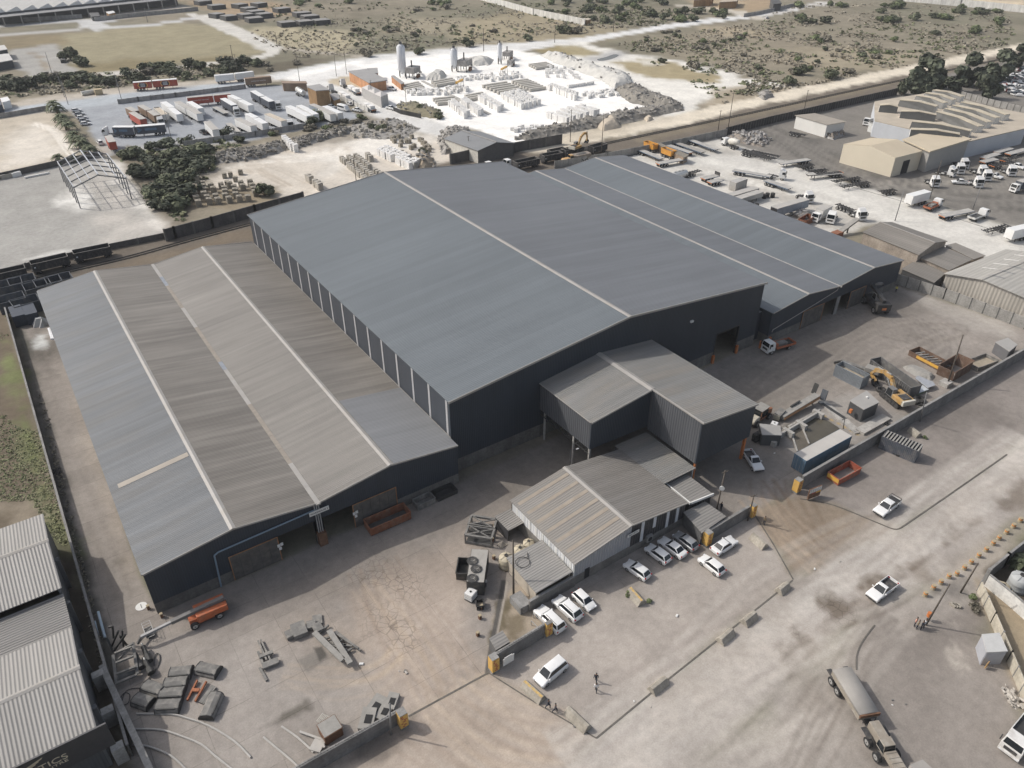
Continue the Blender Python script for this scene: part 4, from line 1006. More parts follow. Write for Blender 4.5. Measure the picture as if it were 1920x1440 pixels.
def cab(t,m,xf,w=2.45,top=2.95,z0=.75,L=2.1,visor=True):
 "cab-over truck cab whose nose is at xf"
 mb=MB();mb.box(m,xf-L,xf,-w/2,w/2,z0,1.75);v=frustum(mb,m,(xf-L,xf,w/2),(xf-L+.05,xf-.22,w/2-.1),1.75,top)
 c=mb.build('cab',t,False,.06)
 pane('windscreen',t,[v[1],v[2],v[6],v[5]],.86)
 for s in((0,1,5,4),(2,3,7,6)):
  ps=[Vector(v[i])for i in s];cc=sum(ps,Vector())/4
  pane('side_window',t,[Vector((xf-.65+(p.x-cc.x)*.5,cc.y+(p.y-cc.y)*.6,cc.z+(p.z-cc.z)*.6))for p in ps],1)
 MB().box(chass,xf,xf+.03,-w/2+.45,w/2-.45,1.0,1.5).build('grille',t)
 MB().box(m,xf-.1,xf+.08,-w/2,w/2,.45,.78).build('bumper',t,False,.03)
 for s in(-1,1):
  MB().box(lampw,xf+.07,xf+.1,s*(w/2-.3)-.18,s*(w/2-.3)+.18,.55,.7).build('headlight',t)
  MB().bar(chass,(xf-.15,s*(w/2+.18),1.7),(xf-.15,s*(w/2+.18),2.5),.12,.2).build('mirror',t)
 return c
def tractor(m,label,high=True):
 t=thing('truck_tractor',label,'truck')
 cab(t,m,3.0,top=3.0)
 if high:MB().extr(m,[(.95,2.98),(2.55,2.98),(1.6,3.6),(.95,3.65)],-1.05,1.05).build('roof_deflector',t,False,.05)
 mb=MB();mb.box(chass,-3.2,2.7,-.45,-.2,.75,1.0);mb.box(chass,-3.2,2.7,.2,.45,.75,1.0)
 for x in(-3.1,-1.2,.4):mb.box(chass,x,x+.2,-.45,.45,.78,.95)
 mb.build('chassis',t);MB().cyl(chass,(-1.9,0,1.02),(-1.9,0,1.14),.55,n=14).build('fifth_wheel',t)
 for s in(-1,1):MB().cyl(hubm,(.0,s*.95,.75),(-.95,s*.95,.75),.3,n=12).build('fuel_tank',t)
 wheels(t,(2.0,),(-1.02,1.02),.5,.32);wheels(t,(-1.3,-2.6),(-.92,.92),.5,.56)
 return proto(t)
def running(t,xs,W=2.5,r=.5):
 wheels(t,xs,(-W/2+.3,W/2-.3),r,.55)
def box_trailer(L,label,side,top=None,H=4.0,deco=None,axles=3,name='box_trailer',rear=None,group=None,open_top=False):
 "rear at -L/2, front at +L/2; the body hangs over its axles"
 t=thing(name,label,'trailer',group=group);f,r,W=L/2,-L/2,2.5
 mb=MB()
 if open_top:
  mb.box(side,r,f,-W/2,W/2,1.25,1.4)
  for s in(-1,1):mb.box(side,r,f,s*(W/2-.05)-.05,s*(W/2-.05)+.05,1.4,H)
  mb.box(side,r,r+.1,-W/2+.1,W/2-.1,1.4,H);mb.box(side,f-.1,f,-W/2+.1,W/2-.1,1.4,H)
  MB().box(P('bulk_load',(.48,.42,.34),.95,0,.2),r+.1,f-.1,-W/2+.1,W/2-.1,H-.6,H-.35).build('load',t)
 else:mb.box(side,r,f,-W/2,W/2,1.2,H)
 mb.build('body',t,False,.03)
 if top and not open_top:MB().box(top,r-.02,f+.02,-W/2-.02,W/2+.02,H-.1,H+.04).build('roof',t,False,.02)
 if rear:MB().box(rear,r-.04,r-.005,-W/2+.08,W/2-.08,1.25,H-.18).build('rear_door',t)
 else:
  for s in(-1,1):MB().box(boxw,r-.04,r-.005,s*.6-.55,s*.6+.55,1.28,H-.15).build('rear_door',t)
 MB().box(chass,r+.2,f-.3,-.55,.55,.95,1.2).build('chassis',t)
 MB().box(orange,r-.06,r-.045,-W/2+.15,W/2-.15,1.02,1.18).build('marker_board',t)
 running(t,[r+1.3+k*1.35 for k in range(axles)])
 for s in(-1,1):MB().box(chass,f-2.5,f-2.35,s*.8-.07,s*.8+.07,.05,1.1).build('landing_leg',t)
 if deco:deco(t,L,W,H)
 return t
def flat_trailer(L,label,deck=None,H=1.45,axles=3,skeletal=False,headboard=False,low=False,group=None,name='flatbed_trailer'):
 t=thing(name,label,'trailer',group=group);f,r,W=L/2,-L/2,2.45;deck=deck or deckm
 mb=MB();mb.box(chass,r+.1,f-.1,-.6,-.42,H-.45,H-.13);mb.box(chass,r+.1,f-.1,.42,.6,H-.45,H-.13)
 n=int(L/1.1)
 for k in range(n+1):x=r+.1+(L-.2)*k/n;mb.bar(chass,(x,-.42 if not skeletal else-W/2,H-.25),(x,.42 if not skeletal else W/2,H-.25),.1,.14)
 mb.build('chassis',t)
 if low:
  mb=MB();mb.box(deck,r,f-3.2,-W/2,W/2,H-.5,H-.35);mb.box(deck,f-3.0,f,-W/2,W/2,H,H+.14);mb.extr(deck,[(f-3.4,H-.5),(f-3.0,H),(f-3.0,H+.14),(f-3.5,H-.35)],-W/2,W/2);mb.build('deck',t)
 elif not skeletal:
  mb=MB();mb.box(deck,r,f,-W/2,W/2,H-.12,H);mb.build('deck',t)
  mb=MB()
  for s in(-1,1):mb.box(P('side_rail',(.10,.14,.2),.5),r,f,s*(W/2+.02)-.02,s*(W/2+.02)+.02,H-.24,H-.01)
  mb.build('side_rail',t)
 if skeletal:
  mb=MB();mb.box(chass,r,r+.15,-W/2,W/2,H-.3,H-.1);mb.box(chass,f-.15,f,-W/2,W/2,H-.3,H-.1);mb.build('twistlock_beam',t)
 if headboard:MB().box(chass,f-.08,f,-W/2,W/2,H,H+1.1).build('headboard',t)
 running(t,[r+1.0+k*1.3 for k in range(axles)],2.45,.5)
 for s in(-1,1):MB().box(chass,f-2.6,f-2.45,s*.8-.07,s*.8+.07,.05,H-.3).build('landing_leg',t)
 MB().box(orange,r-.03,r-.001,-W/2+.1,W/2-.1,H-.36,H-.14).build('marker_board',t)
 return t
def tanker_trailer(L,label):
 t=thing('tanker_trailer',label,'trailer');f,r=L/2,-L/2
 mb=MB();prof=[(.05,-L/2-.25),(.9,-L/2-.1),(1.2,-L/2+.2),(1.2,L/2-.2),(.9,L/2+.1),(.05,L/2+.25)]
 mb.T=Matrix(((0,0,1,0),(0,1,0,0),(-1,0,0,2.35),(0,0,0,1)));mb.lathe(P('tank_steel',(.62,.62,.60),.35,.3,.06),prof,20);mb.T=None;mb.build('tank',t,True)
 MB().box(chass,r,f,-.5,.5,.9,1.2).build('chassis',t)
 mb=MB();mb.box(hubm,-L*.35,L*.35,-.35,.35,3.53,3.58)
 for x in(-L*.25,0,L*.25):mb.cyl(hubm,(x,0,3.5),(x,0,3.75),.28,n=10)
 mb.build('walkway',t);running(t,[r+.6,r+1.9,r+3.2]);return t
def container(L,label,m,H=2.6,name='shipping_container',open_top=False,top=None,fill=None,group=None):
 t=thing(name,label,'container',group=group);W=2.44;f,r=L/2,-L/2
 mb=MB();n=int(L/.28);dx=L/n
 for s in(-1,1):
  pts=[]
  for k in range(n):
   x=r+dx*k;o=.0;i_=.06
   pts+=[(x,o),(x+dx*.35,o),(x+dx*.5,i_),(x+dx*.85,i_)]
  pts.append((f,0))
  for(xa,oa),(xb,ob)in zip(pts,pts[1:]):
   mb.quad(m,(xa,s*(W/2-oa),.12),(xb,s*(W/2-ob),.12),(xb,s*(W/2-ob),H-.1),(xa,s*(W/2-oa),H-.1))
  mb.box(m,r,f,s*(W/2-.05)-.06,s*(W/2-.05)+.06,0,.14);mb.box(m,r,f,s*(W/2-.05)-.06,s*(W/2-.05)+.06,H-.12,H)
 mb.box(m,r,r+.06,-W/2,W/2,0,H);mb.box(m,f-.06,f,-W/2,W/2,0,H);mb.box(m,r+.06,f-.06,-W/2+.1,W/2-.1,.05,.14)
 if open_top and not fill:pass
 mb.build('shell',t)
 if not open_top:MB().box(top or m,r+.02,f-.02,-W/2+.03,W/2-.03,H-.05,H+.01).build('roof',t)
 if fill:MB().box(fill,r+.08,f-.08,-W/2+.12,W/2-.12,H*.55,H*.6).build('load',t)
 for s in(-1,1):
  mb=MB();mb.box(m,r-.05,r-.01,s*.6-.57,s*.6+.57,.15,H-.15)
  for d in(-.28,.28):mb.cyl(hubm,(r-.08,s*.6+d,.1),(r-.08,s*.6+d,H-.1),.025,n=6)
  mb.build('door',t)
 return t
def skip(L,W,H,label,m,mi=None,name='open_skip',slope_=0.0,ribs=0,load=None,group=None,cat='skip'):
 t=thing(name,label,cat,group=group);f,r=L/2,-L/2;mb=MB();th=.07;mi=mi or m
 mb.box(mi,r,f,-W/2,W/2,0,.1)
 for s in(-1,1):mb.box(m,r,f,s*(W/2-th/2)-th/2,s*(W/2-th/2)+th/2,.1,H)
 for e,sg in((r,-1),(f,1)):
  if slope_:mb.extr(m,[(e,.1),(e+sg*slope_,H),(e+sg*slope_-sg*th,H),(e-sg*th,.1)],-W/2+th,W/2-th)
  else:mb.box(m,min(e,e-sg*th),max(e,e-sg*th),-W/2+th,W/2-th,.1,H)
 mb.build('tub',t)
 mb=MB()
 for s in(-1,1):mb.bar(m,(r-slope_,s*(W/2+.02),H),(f+slope_,s*(W/2+.02),H),.14,.12)
 for e in(r-slope_,f+slope_):mb.bar(m,(e,-W/2,H),(e,W/2,H),.14,.12)
 mb.build('rim',t)
 if ribs:
  mb=MB()
  for k in range(ribs):
   x=r+L*(k+.5)/ribs
   for s in(-1,1):mb.box(m,x-.05,x+.05,s*(W/2+.05)-.05,s*(W/2+.05)+.05,.1,H-.06)
  mb.build('rib_bars',t)
 if load:MB().box(load,r+th,f-th,-W/2+th,W/2-th,.1,H*.35).build('load',t)
 return t
def rail_wagon(L,label,load=None):
 m=P('wagon_black',(.045,.045,.047),.8,.1,.3,1.5,.5,(.12,.11,.1));W,H=2.9,3.0
 t=thing('rail_wagon',label,'wagon',group='open rail wagons standing on the siding');f,r=L/2,-L/2
 mb=MB();mb.box(m,r,f,-W/2,W/2,1.0,1.15)
 for s in(-1,1):mb.box(m,r,f,s*(W/2-.05)-.05,s*(W/2-.05)+.05,1.15,H)
 for e in(r,f-.1):mb.box(m,e,e+.1,-W/2+.1,W/2-.1,1.15,H)
 mb.build('tub',t)
 mb=MB();rimm=P('wagon_rim',(.20,.19,.175),.8,0,.2)
 for s in(-1,1):mb.bar(rimm,(r,s*(W/2),H+.04),(f,s*(W/2),H+.04),.14,.1)
 for e in(r,f):mb.bar(rimm,(e,-W/2,H+.04),(e,W/2,H+.04),.14,.1)
 mb.build('rim',t)
 mb=MB();n=int(L/1.1)
 for k in range(n+1):
  x=r+L*k/n
  for s in(-1,1):mb.box(m,x-.06,x+.06,s*(W/2+.06)-.06,s*(W/2+.06)+.06,1.0,H)
 mb.build('rib_bars',t)
 mb=MB();mb.box(m,r-.5,f+.5,-.4,.4,.8,1.0);mb.build('underframe',t)
 for x in(r+1.4,f-1.4):
  for dx in(-.85,.85):wheel(t,x+dx,0,.45,1.6)
  MB().box(m,x-1.2,x+1.2,-1.0,1.0,.45,.72).build('bogie',t)
 MB().box(lampw,r+.6,r+1.1,-W/2-.13,-W/2-.121,1.9,2.2).build('number_plate',t)
 if load:MB().box(load,r+.1,f-.1,-W/2+.1,W/2-.1,1.9,2.4).build('load',t)
 return proto(t)
def track(t,x0,x1,y,w,h):
 mb=MB();r=h/2;pts=[]
 for k in range(9):a=-math.pi/2+math.pi*k/8;pts.append((x1-r+r*math.cos(a),r+r*math.sin(a)))
 for k in range(9):a=math.pi/2+math.pi*k/8;pts.append((x0+r+r*math.cos(a),r+r*math.sin(a)))
 mb.extr(black,pts,y-w/2,y+w/2)
 for k in range(6):x=x0+r+(x1-x0-2*r)*k/5;mb.cyl(chass,(x,y-w/2-.03,r),(x,y+w/2+.03,r),r*.55,n=10)
 for k in range(14):x=x0+.2+(x1-x0-.4)*k/13;mb.box(black,x-.05,x+.05,y-w/2-.04,y+w/2+.04,h,h+.05)
 return mb.build('crawler_track',t)
def excavator(label,m,pose='down',s=1.0):
 t=thing('excavator',label,'excavator')
 for sgn in(-1,1):track(t,-2.6,2.6,sgn*1.25,.62,1.05)
 MB().box(chass,-1.4,1.4,-.9,.9,.5,1.1).build('undercarriage',t)
 mb=MB();mb.box(m,-3.0,.9,-1.45,-.35,1.2,2.05);mb.box(m,-3.0,-.4,-.35,1.45,1.2,2.15);mb.box(P('counterweight',(.50,.48,.42),.6,0,.1),-3.5,-3.0,-1.4,1.4,1.15,2.2);h=mb.build('superstructure',t,False,.08)
 MB().box(chass,-2.8,-1.2,-.9,.9,2.16,2.3).build('engine_cover',t)
 mb=MB();v=frustum(mb,P('cab_grey',(.16,.16,.16),.5),(-.4,1.5,.55),(-.3,1.2,.5),1.2,2.95)
 mb.T=None;mb.v=[(x,y+.85,z)for x,y,z in mb.v];c=mb.build('cab',t,False,.04)
 vv=[(x,y+.85,z)for x,y,z in v];pane('windscreen',c,[vv[1],vv[2],vv[6],vv[5]],.85);pane('side_window',c,[vv[2],vv[3],vv[7],vv[6]],.8);pane('side_window',c,[vv[0],vv[1],vv[5],vv[4]],.8)
 if pose=='down':A_=[(.6,0,1.7),(2.2,0,3.7),(4.3,0,4.0),(6.6,0,3.0)];B_=[(6.3,0,3.3),(7.4,0,1.6),(5.7,0,.9)]
 else:A_=[(.6,0,1.7),(2.0,0,4.3),(4.0,0,5.2),(5.9,0,5.0)];B_=[(5.6,0,5.3),(6.2,0,3.4),(6.0,0,2.2)]
 mb=MB()
 for p,q in zip(A_,A_[1:]):mb.bar(m,p,q,.5,.75)
 mb.build('boom',t);mb=MB()
 for p,q in zip(B_,B_[1:]):mb.bar(m,p,q,.42,.5)
 mb.build('stick',t)
 mb=MB();mb.cyl(hubm,(1.2,.3,1.6),(3.0,.3,3.5),.1,n=8);mb.cyl(hubm,(2.6,0,4.4),(6.2,0,3.9 if pose=='down' else 5.6),.11,n=8);mb.build('ram',t)
 e=B_[-1];mb=MB();mb.T=Matrix.Translation(e)
 mb.extr(chass,[(-.9,-.7),(.1,-.85),(.7,-.2),(.5,.4),(.3,.4),(.5,-.15),(0,-.65),(-.9,-.55)],-.6,.6)
 for sg in(-.6,.56):mb.extr(chass,[(-.9,-.7),(.1,-.85),(.7,-.2),(.5,.4),(-.5,-.3)],sg,sg+.04)
 mb.build('bucket',t)
 t.scale=(s,)*3;return proto(t)
def hauler(label,m,load=True,trim=None):
 "articulated six-wheel dump truck"
 t=thing('dump_truck',label,'dump truck');dm=P('hauler_body',(.20,.17,.14),.8,0,.25,1,.5,(.3,.27,.24))
 MB().extr(m,[(2.2,1.2),(5.0,1.2),(5.1,1.9),(4.6,2.35),(2.2,2.5)],-1.0,1.0).build('bonnet',t,False,.1)
 mb=MB();v=frustum(mb,m,(.9,2.5,.9),(1.0,2.3,.8),1.7,3.4);c=mb.build('cab',t,False,.05);glazing(c,v)
 MB().box(chass,-5.2,4.6,-.5,.5,.95,1.4).build('chassis',t)
 mb=MB();mb.extr(dm,[(.5,1.9),(.9,3.1),(-5.6,3.4),(-5.9,2.6),(-4.2,1.6),(-.2,1.6)],-1.45,1.45);mb.box(dm,.55,1.2,-1.45,1.45,3.1,3.25);mb.build('dump_body',t)
 if load:MB().ball(P('ore_load',(.13,.125,.12),.95,0,.3),(-2.6,0,2.7),1.0,10,(2.6,1.25,1.0)).build('load',t)
 wheels(t,(3.6,),(-1.2,1.2),.88,.6);wheels(t,(-1.9,-3.9),(-1.2,1.2),.88,.6)
 return proto(t)
def person(label,loc,rz,shirt,trousers,pose='stand',extra=None):
 t=thing('person',label,'person',loc,rz,None);skin=P('skin_brown',(.16,.085,.05),.6,0,.08)
 w=0.0 if pose=='stand' else.24
 V=[(0,0,.93),(0,.09,.9),(w,.11,.48),(w*.6,.12,.08),(w*.6+.13,.12,.035),(0,-.09,.9),(-w,-.11,.48),(-w*1.5,-.12,.08),(-w*1.5+.13,-.12,.035),(0,0,1.2),(0,0,1.42),(0,.19,1.4),(-w*.5,.26,1.12),(.06-w*.2,.27,.88),(0,-.19,1.4),(w*.5,-.26,1.12),(.1+w*.4,-.27,.9),(.01,0,1.52),(.02,0,1.63),(.02,0,1.74)]
 E_=[(0,1),(1,2),(2,3),(3,4),(0,5),(5,6),(6,7),(7,8),(0,9),(9,10),(10,11),(11,12),(12,13),(10,14),(14,15),(15,16),(10,17),(17,18),(18,19)]
 R_=[.15,.1,.075,.05,.045,.1,.075,.05,.045,.15,.13,.075,.05,.04,.075,.05,.04,.06,.1,.085]
 me=bpy.data.meshes.new('person');me.from_pydata(V,E_,[]);o=bpy.data.objects.new('body',me);COL.objects.link(o);o.parent=t
 me.materials.append(shirt);me.materials.append(trousers);me.materials.append(skin)
 sk=o.modifiers.new('skin','SKIN');ss=o.modifiers.new('sub','SUBSURF');ss.levels=1;ss.render_levels=1
 for i,r in enumerate(R_):me.skin_vertices[0].data[i].radius=(r,r)
 me.skin_vertices[0].data[0].use_root=True
 dg=bpy.context.evaluated_depsgraph_get();m2=bpy.data.meshes.new_from_object(o.evaluated_get(dg));o.modifiers.clear()
 o.data=m2;m2.materials.clear()
 for k in(shirt,trousers,skin,black):m2.materials.append(k)
 for p in m2.polygons:
  c=p.center;p.material_index=3 if c.z<.1 else(1 if c.z<.97 and abs(c.y)<.22 else(2 if c.z>1.48 or(abs(c.y)>.2 and c.z<1.0)else 0));p.use_smooth=True
 MB().ball(black,(.0,0,1.76),.105,6,(1,1,.75)).build('hair',t)
 if extra:extra(t)
 return t
def pole(name,label,u,v,h,r=.13,top=None,lean=None,m=None,cat='pole',arms=0,lamp=False,dish=None,group=None):
 b=G(u,v);t=thing(name,label,cat,(b.x,b.y,0),0,group);m=m or P('pole_timber',(.10,.085,.07),.85,0,.25)
 e=Vector((0,0,h))
 if lean:q=G(*lean,h);e=Vector((q.x-b.x,q.y-b.y,h))
 MB().cyl(m,(0,0,0),e,r,r*.7,8).build('pole_shaft',t,True)
 for k in range(arms):
  z=e*(1-.06*k-.03);MB().bar(m,z+Vector((-.6,.1,0)),z+Vector((.6,-.1,0)),.09).build('cross_arm',t)
 if lamp:MB().bar(m,e,e+Vector((.9,-.5,.15)),.06).box(lampw,e.x+.8,e.x+1.3,e.y-.62,e.y-.4,e.z+.1,e.z+.2).build('lamp_head',t)
 if dish:z=e*dish;MB().cyl(trimw,z+Vector((-.15,-.15,0)),z+Vector((-.35,-.35,0)),.3,.42,14).build('dish',t)
 return t
def barrier(label,u,v,uf,vf,L=2.6,stripe=True):
 loc,rz=head(u,v,uf,vf);t=thing('concrete_barrier',label,'barrier',loc,rz,'concrete barriers round the car park');m=BLOCKW('barrier_concrete',(.36,.33,.28))
 MB().extx(m,[(-.75,0),(.75,0),(.62,.3),(.22,.95),(-.22,.95),(-.62,.3)],-L/2,L/2).build('block',t,False,.04)
 if stripe:
  yw=P('worn_yellow',(.50,.34,.12),.85,0,.35,3,.75,(.38,.34,.28))
  if stripe==2:MB().extx(yw,[(-.22,.951),(.1,.951),(.1,.965),(-.22,.965)],-L/2+.05,L/2-.05).build('painted_stripe',t)
  MB().extx(yw,[(-.6,.3),(.6,.3),(.2,.9),(-.2,.9)],-L/2-.012,-L/2-.001).build('painted_end',t)
 return t
def tyre(label,u,v,r=.55,w=.35,group='loose tyres lying on the ground'):
 c=G(u,v);mb=MB();mb.lathe(black,[(r*.55,.0),(r*.95,.02),(r,w*.3),(r,w*.7),(r*.95,w-.02),(r*.55,w),(r*.5,w*.5),(r*.55,0)],16)
 o=mb.build('tyre',None,True);o.location=c;return tag(o,label,'tyre',group)
def pallet(label,u,v,rz=.4,m=None):
 c=G(u,v);mb=MB();m=m or P('pallet_wood',(.30,.27,.23),.9,0,.2)
 for k in range(6):mb.box(m,-.6,.6,-.5+k*.19,-.5+k*.19+.11,.1,.13)
 for x in(-.55,0,.5):mb.box(m,x-.05,x+.05,-.5,.56,0,.1)
 o=mb.build('pallet');o.location=c;o.rotation_euler=(0,0,rz);return tag(o,label,'pallet')
def water_tank(label,u,v,r,h,m,group=None):
 c=G(u,v);t=thing('water_tank',label,'tank',(c.x,c.y,0),0,group)
 MB().lathe(m,[(r,0),(r,h*.2),(r*1.02,h*.22),(r,h*.25),(r,h*.55),(r*1.02,h*.57),(r,h*.6),(r,h*.88),(r*.92,h*.93),(r*.3,h*1.06)],20).build('drum',t,True)
 mb=MB()
 for k in range(6):a=k*math.pi/3;mb.bar(m,(r*.3*math.cos(a),r*.3*math.sin(a),h*1.08),(r*.95*math.cos(a),r*.95*math.sin(a),h*.94),.09)
 mb.build('lid_ribs',t);MB().cyl(black,(0,0,h*1.05),(0,0,h*1.12),r*.26,n=12).build('lid',t);return t
def heap(name,label,pts,h,m,cat,seed=1,rough_=.5,kind=None,step=1.0,rocks=0,rm=None):
 "a mound over a pixel polygon"
 w=W(pts);xs=[p[0]for p in w];ys=[p[1]for p in w];rr=random.Random(seed)
 nx=max(4,int((max(xs)-min(xs))/step));ny=max(4,int((max(ys)-min(ys))/step))
 gx_,gy_=np.meshgrid(np.linspace(min(xs)-1,max(xs)+1,nx),np.linspace(min(ys)-1,max(ys)+1,ny));x=gx_.ravel();y=gy_.ravel()
 d=np.full(len(x),1e9);ins=np.zeros(len(x),bool)
 for a,b in zip(w,w[1:]+w[:1]):
  d=np.minimum(d,segd(x,y,a,b));c=(a[1]>y)!=(b[1]>y)
  ins^=c&(x<(b[0]-a[0])*(y-a[1])/(b[1]-a[1]+1e-12)+a[0])
 d=np.where(ins,d,-d);sw=max(.25,d.max()*.75);k=np.clip(d/sw,0,1)
 z=h*k*(2-k)*(.55+.9*fbm(x,y,5,seed,4))+rough_*(fbm(x,y,1.6,seed+3,3)-.5)*(k>0)-.15*(k<=0)-.05
 mb=MB();idx=lambda i,j:j*nx+i
 fs=[(idx(i,j),idx(i+1,j),idx(i+1,j+1),idx(i,j+1))for j in range(ny-1)for i in range(nx-1)if max(k[idx(i,j)],k[idx(i+1,j)],k[idx(i+1,j+1)],k[idx(i,j+1)])>0]
 mb.add(m,list(zip(x.tolist(),y.tolist(),z.tolist())),fs)
 ki=np.nonzero(k>.05)[0];rs_=min(1.0,.3+h*.5)
 if len(ki)==0:rocks=0
 for q in range(rocks):
  i=int(rr.choice(ki));s=rr.uniform(.25,.75)*rs_;c=Vector((x[i]+rr.uniform(-.6,.6),y[i]+rr.uniform(-.6,.6),z[i]+s*.2))
  mb.T=Matrix.Translation(c)@Matrix.Rotation(rr.uniform(0,3),4,(rr.random(),rr.random(),rr.random()+.1));mb.box(rm or m,-s,s,-s*.7,s*.7,-s*.4,s*.4);mb.T=None
 o=mb.build(name);tag(o,label,cat,None,kind);return o
def C(pr,u,v,uf,vf,label,group=None,z=.75,swap=None,scale=None):
 loc,rz=head(u,v,uf,vf,z);return place(pr,loc,rz,label,group,scale,swap)
P('car_gold',(.5,.47,.4),.3,.3,.04,coat=.4)
GP='cars parked outside the office'
hatch=car('hatch',carw);sedan=car('sedan',carw);suv=car('suv',carw);mpv=car('mpv',carw);small=car('small',carw);estate=car('estate',carw)
pk2=pickup(carw,'',True,'rack');pk1=pickup(carw,'',False);pk2o=pickup(carw,'',True)
C(hatch,1195,1067,1168,1048,'white hatchback parked alone under the grey end wall of the office, nose to the wall',GP)
C(hatch,1234,1037,1208,1018,'white hatchback with black roof window, between another white car and the lone hatchback',GP)
C(sedan,1261,1025,1232,1004,'white saloon car parked next to the silver-grey hatchback',GP)
C(hatch,1286,1013,1258,992,'silver-grey hatchback parked against the gatehouse fence',GP,swap={'car_white':'car_silver'})
C(sedan,1358,1021,1386,1003,'white saloon facing the driveway in front of the gate wall',GP)
C(hatch,1335,1058,1308,1037,'white older hatchback standing in the open below the saloon by the gate wall',GP)
C(estate,1031,1158,1004,1132,'white long-roofed estate car beside the yellow pillar, nose to the block wall',GP,z=.9)
C(suv,1064,1138,1036,1113,'white sport utility car in the middle of three by the block wall',GP,z=.85)
C(small,1095,1124,1114,1142,'small white car parked nose out at the end of the three by the block wall',GP)
C(mpv,1033,1257,1006,1279,'white people carrier parked below the dark corner wall',None,z=.9)
C(pk1,1412,862,1424,880,'white single-cab pickup leaving from under the canopy',None,z=.8)
C(pk2,1664,948,1640,966,'white double-cab pickup with black load rack on the gravel strip',None,z=.85)
C(pk1,1655,1104,1628,1124,'white single-cab pickup with open empty bed driving on the road',None,z=.8)
def KERB(pts,w,mname='kerb_dark',h=.07,sm=True):
 km_=BLOCKW(mname,(.15,.14,.125)if 'dirt' in mname or 'dark' in mname else(.42,.40,.37));q=[G(u,v,h/2)for u,v in(smooth(pts,4)if sm else pts)];mb=MB()
 for a,b in zip(q,q[1:]):mb.bar(km_,a,b,w,h)
 return tag(mb.build('kerb'),kind='structure')
KERB([(1690,989),(1782,926),(1888,852)],.22,sm=False);KERB([(1500,935),(1560,946),(1640,978),(1676,992),(1690,989)],.18);KERB([(1412,960),(1450,1020),(1487,1086)],.16,'kerb_dirt',sm=False);KERB([(1118,1384),(1220,1300),(1330,1212),(1486,1088)],.2,'kerb_dirt',.05,False);KERB([(766,1343),(918,1260)],.22,'kerb_dark',.04,False)
KERB([(917,1262),(1000,1315),(1118,1384)],.14,'kerb_dirt',.05,False)
navyc=P('cloth_navy',(.02,.025,.04),.9);wsh=P('cloth_white',(.6,.6,.6),.9);gry=P('cloth_grey',(.07,.07,.08),.9);hv=P('hi_vis',(.62,.55,.12),.8);pink=P('cloth_pink',(.6,.32,.25),.9);khak=P('cloth_khaki',(.25,.2,.13),.9)
def PP(label,u,v,uf,vf,s,tr,pose='walk'):
 loc,rz=head(u,v,uf,vf);return person(label,loc,rz,s,tr,pose)
PP('person in dark clothes walking in the middle of the car park, farther of a pair',1117,1279,1112,1300,navyc,navyc)
PP('person in a white top and dark trousers walking in the middle of the car park',1117,1297,1112,1318,wsh,navyc)
PP('person in dark overalls striding at the driveway edge, left of a pair',1028,1328,1046,1334,navyc,navyc)
PP('person in dark overalls at the driveway edge, right one of a pair',1041,1336,1060,1342,gry,navyc)
PP('person in a hat standing beyond the yellow pillar of the gate wall',1432,984,1420,990,khak,gry,'stand')
PP('person in grey standing at the yellow pillar by the silver car',1312,1022,1330,1030,gry,navyc,'stand')
PP('person in black standing inside the gate wall, right of the lamp pole',1351,957,1330,965,navyc,navyc,'stand')
PP('person in white at the long yard by the dark container',910,1100,905,1112,wsh,gry,'stand')
PP('person in yellow working vest beside the big container handler',1679,548,1660,560,hv,navyc,'stand')
for k,(u,v,s)in enumerate(((1714,1174,pink),(1718,1179,khak),(1726,1180,navyc),(1731,1177,wsh))):
 PP(['person in a pink top in the group at the foot of the leaning pole','person in khaki in the group at the foot of the leaning pole','person in dark clothes in the group at the foot of the leaning pole','person in a white top in the group at the foot of the leaning pole'][k],u,v,u+10,v+6,s,navyc,'stand')
for(u,v,uf,vf,L,s,lb)in((1000,1300,1020,1318,3.2,2,'concrete barrier with a yellow ridge, below the white people carrier'),(1083,1352,1104,1372,3.4,False,'plain grey concrete barrier lying at the bottom corner of the car park'),(1234,1288,1214,1304,2.6,True,'concrete barrier by the road edge, the lowest in the row of three'),(1360,1196,1342,1212,2.6,True,'concrete barrier by the road edge with broken rubble beside it'),(1404,1163,1388,1176,2.4,True,'concrete barrier by the road edge, the upper of two close together'),(1467,1106,1452,1118,2.0,True,'small concrete barrier by the road edge near the brown driveway'),(1422,1018,1438,1032,2.8,False,'pale concrete barrier in front of the gate wall, right of the saloon'),(1192,1122,1206,1138,2.8,2,'yellow-topped concrete barrier standing in weeds in the middle of the car park'),(1714,814,1730,826,2.2,False,'weathered concrete barrier outside the long wall, beside the dark open container')):
 barrier(lb,u,v,uf,vf,L,s)
proto_b=None
bm=P('bollard_cream',(.36,.30,.2),.85,0,.15);bo=P('bollard_orange',(.55,.20,.04),.7)
bl=[(1912,978),(1899,989),(1886,1000),(1872,1011),(1861,1021),(1848,1033),(1834,1044),(1820,1056),(1807,1067),(1793,1078),(1778,1083),(1763,1094),(1749,1104),(1734,1117)]
for k,(u,v)in enumerate(bl):
 c=G(u,v)
 if proto_b is None:
  proto_b=thing('bollard','short cream bollard with an orange band, one of a row along the road','bollard',c,0,'cream bollards along the road edge')
  MB().cyl(bm,(0,0,0),(0,0,.8),.34,.27,10).build('post',proto_b);MB().cyl(bo,(0,0,.45),(0,0,.62),.31,n=10).build('band',proto_b)
 else:dup(proto_b,c,0)
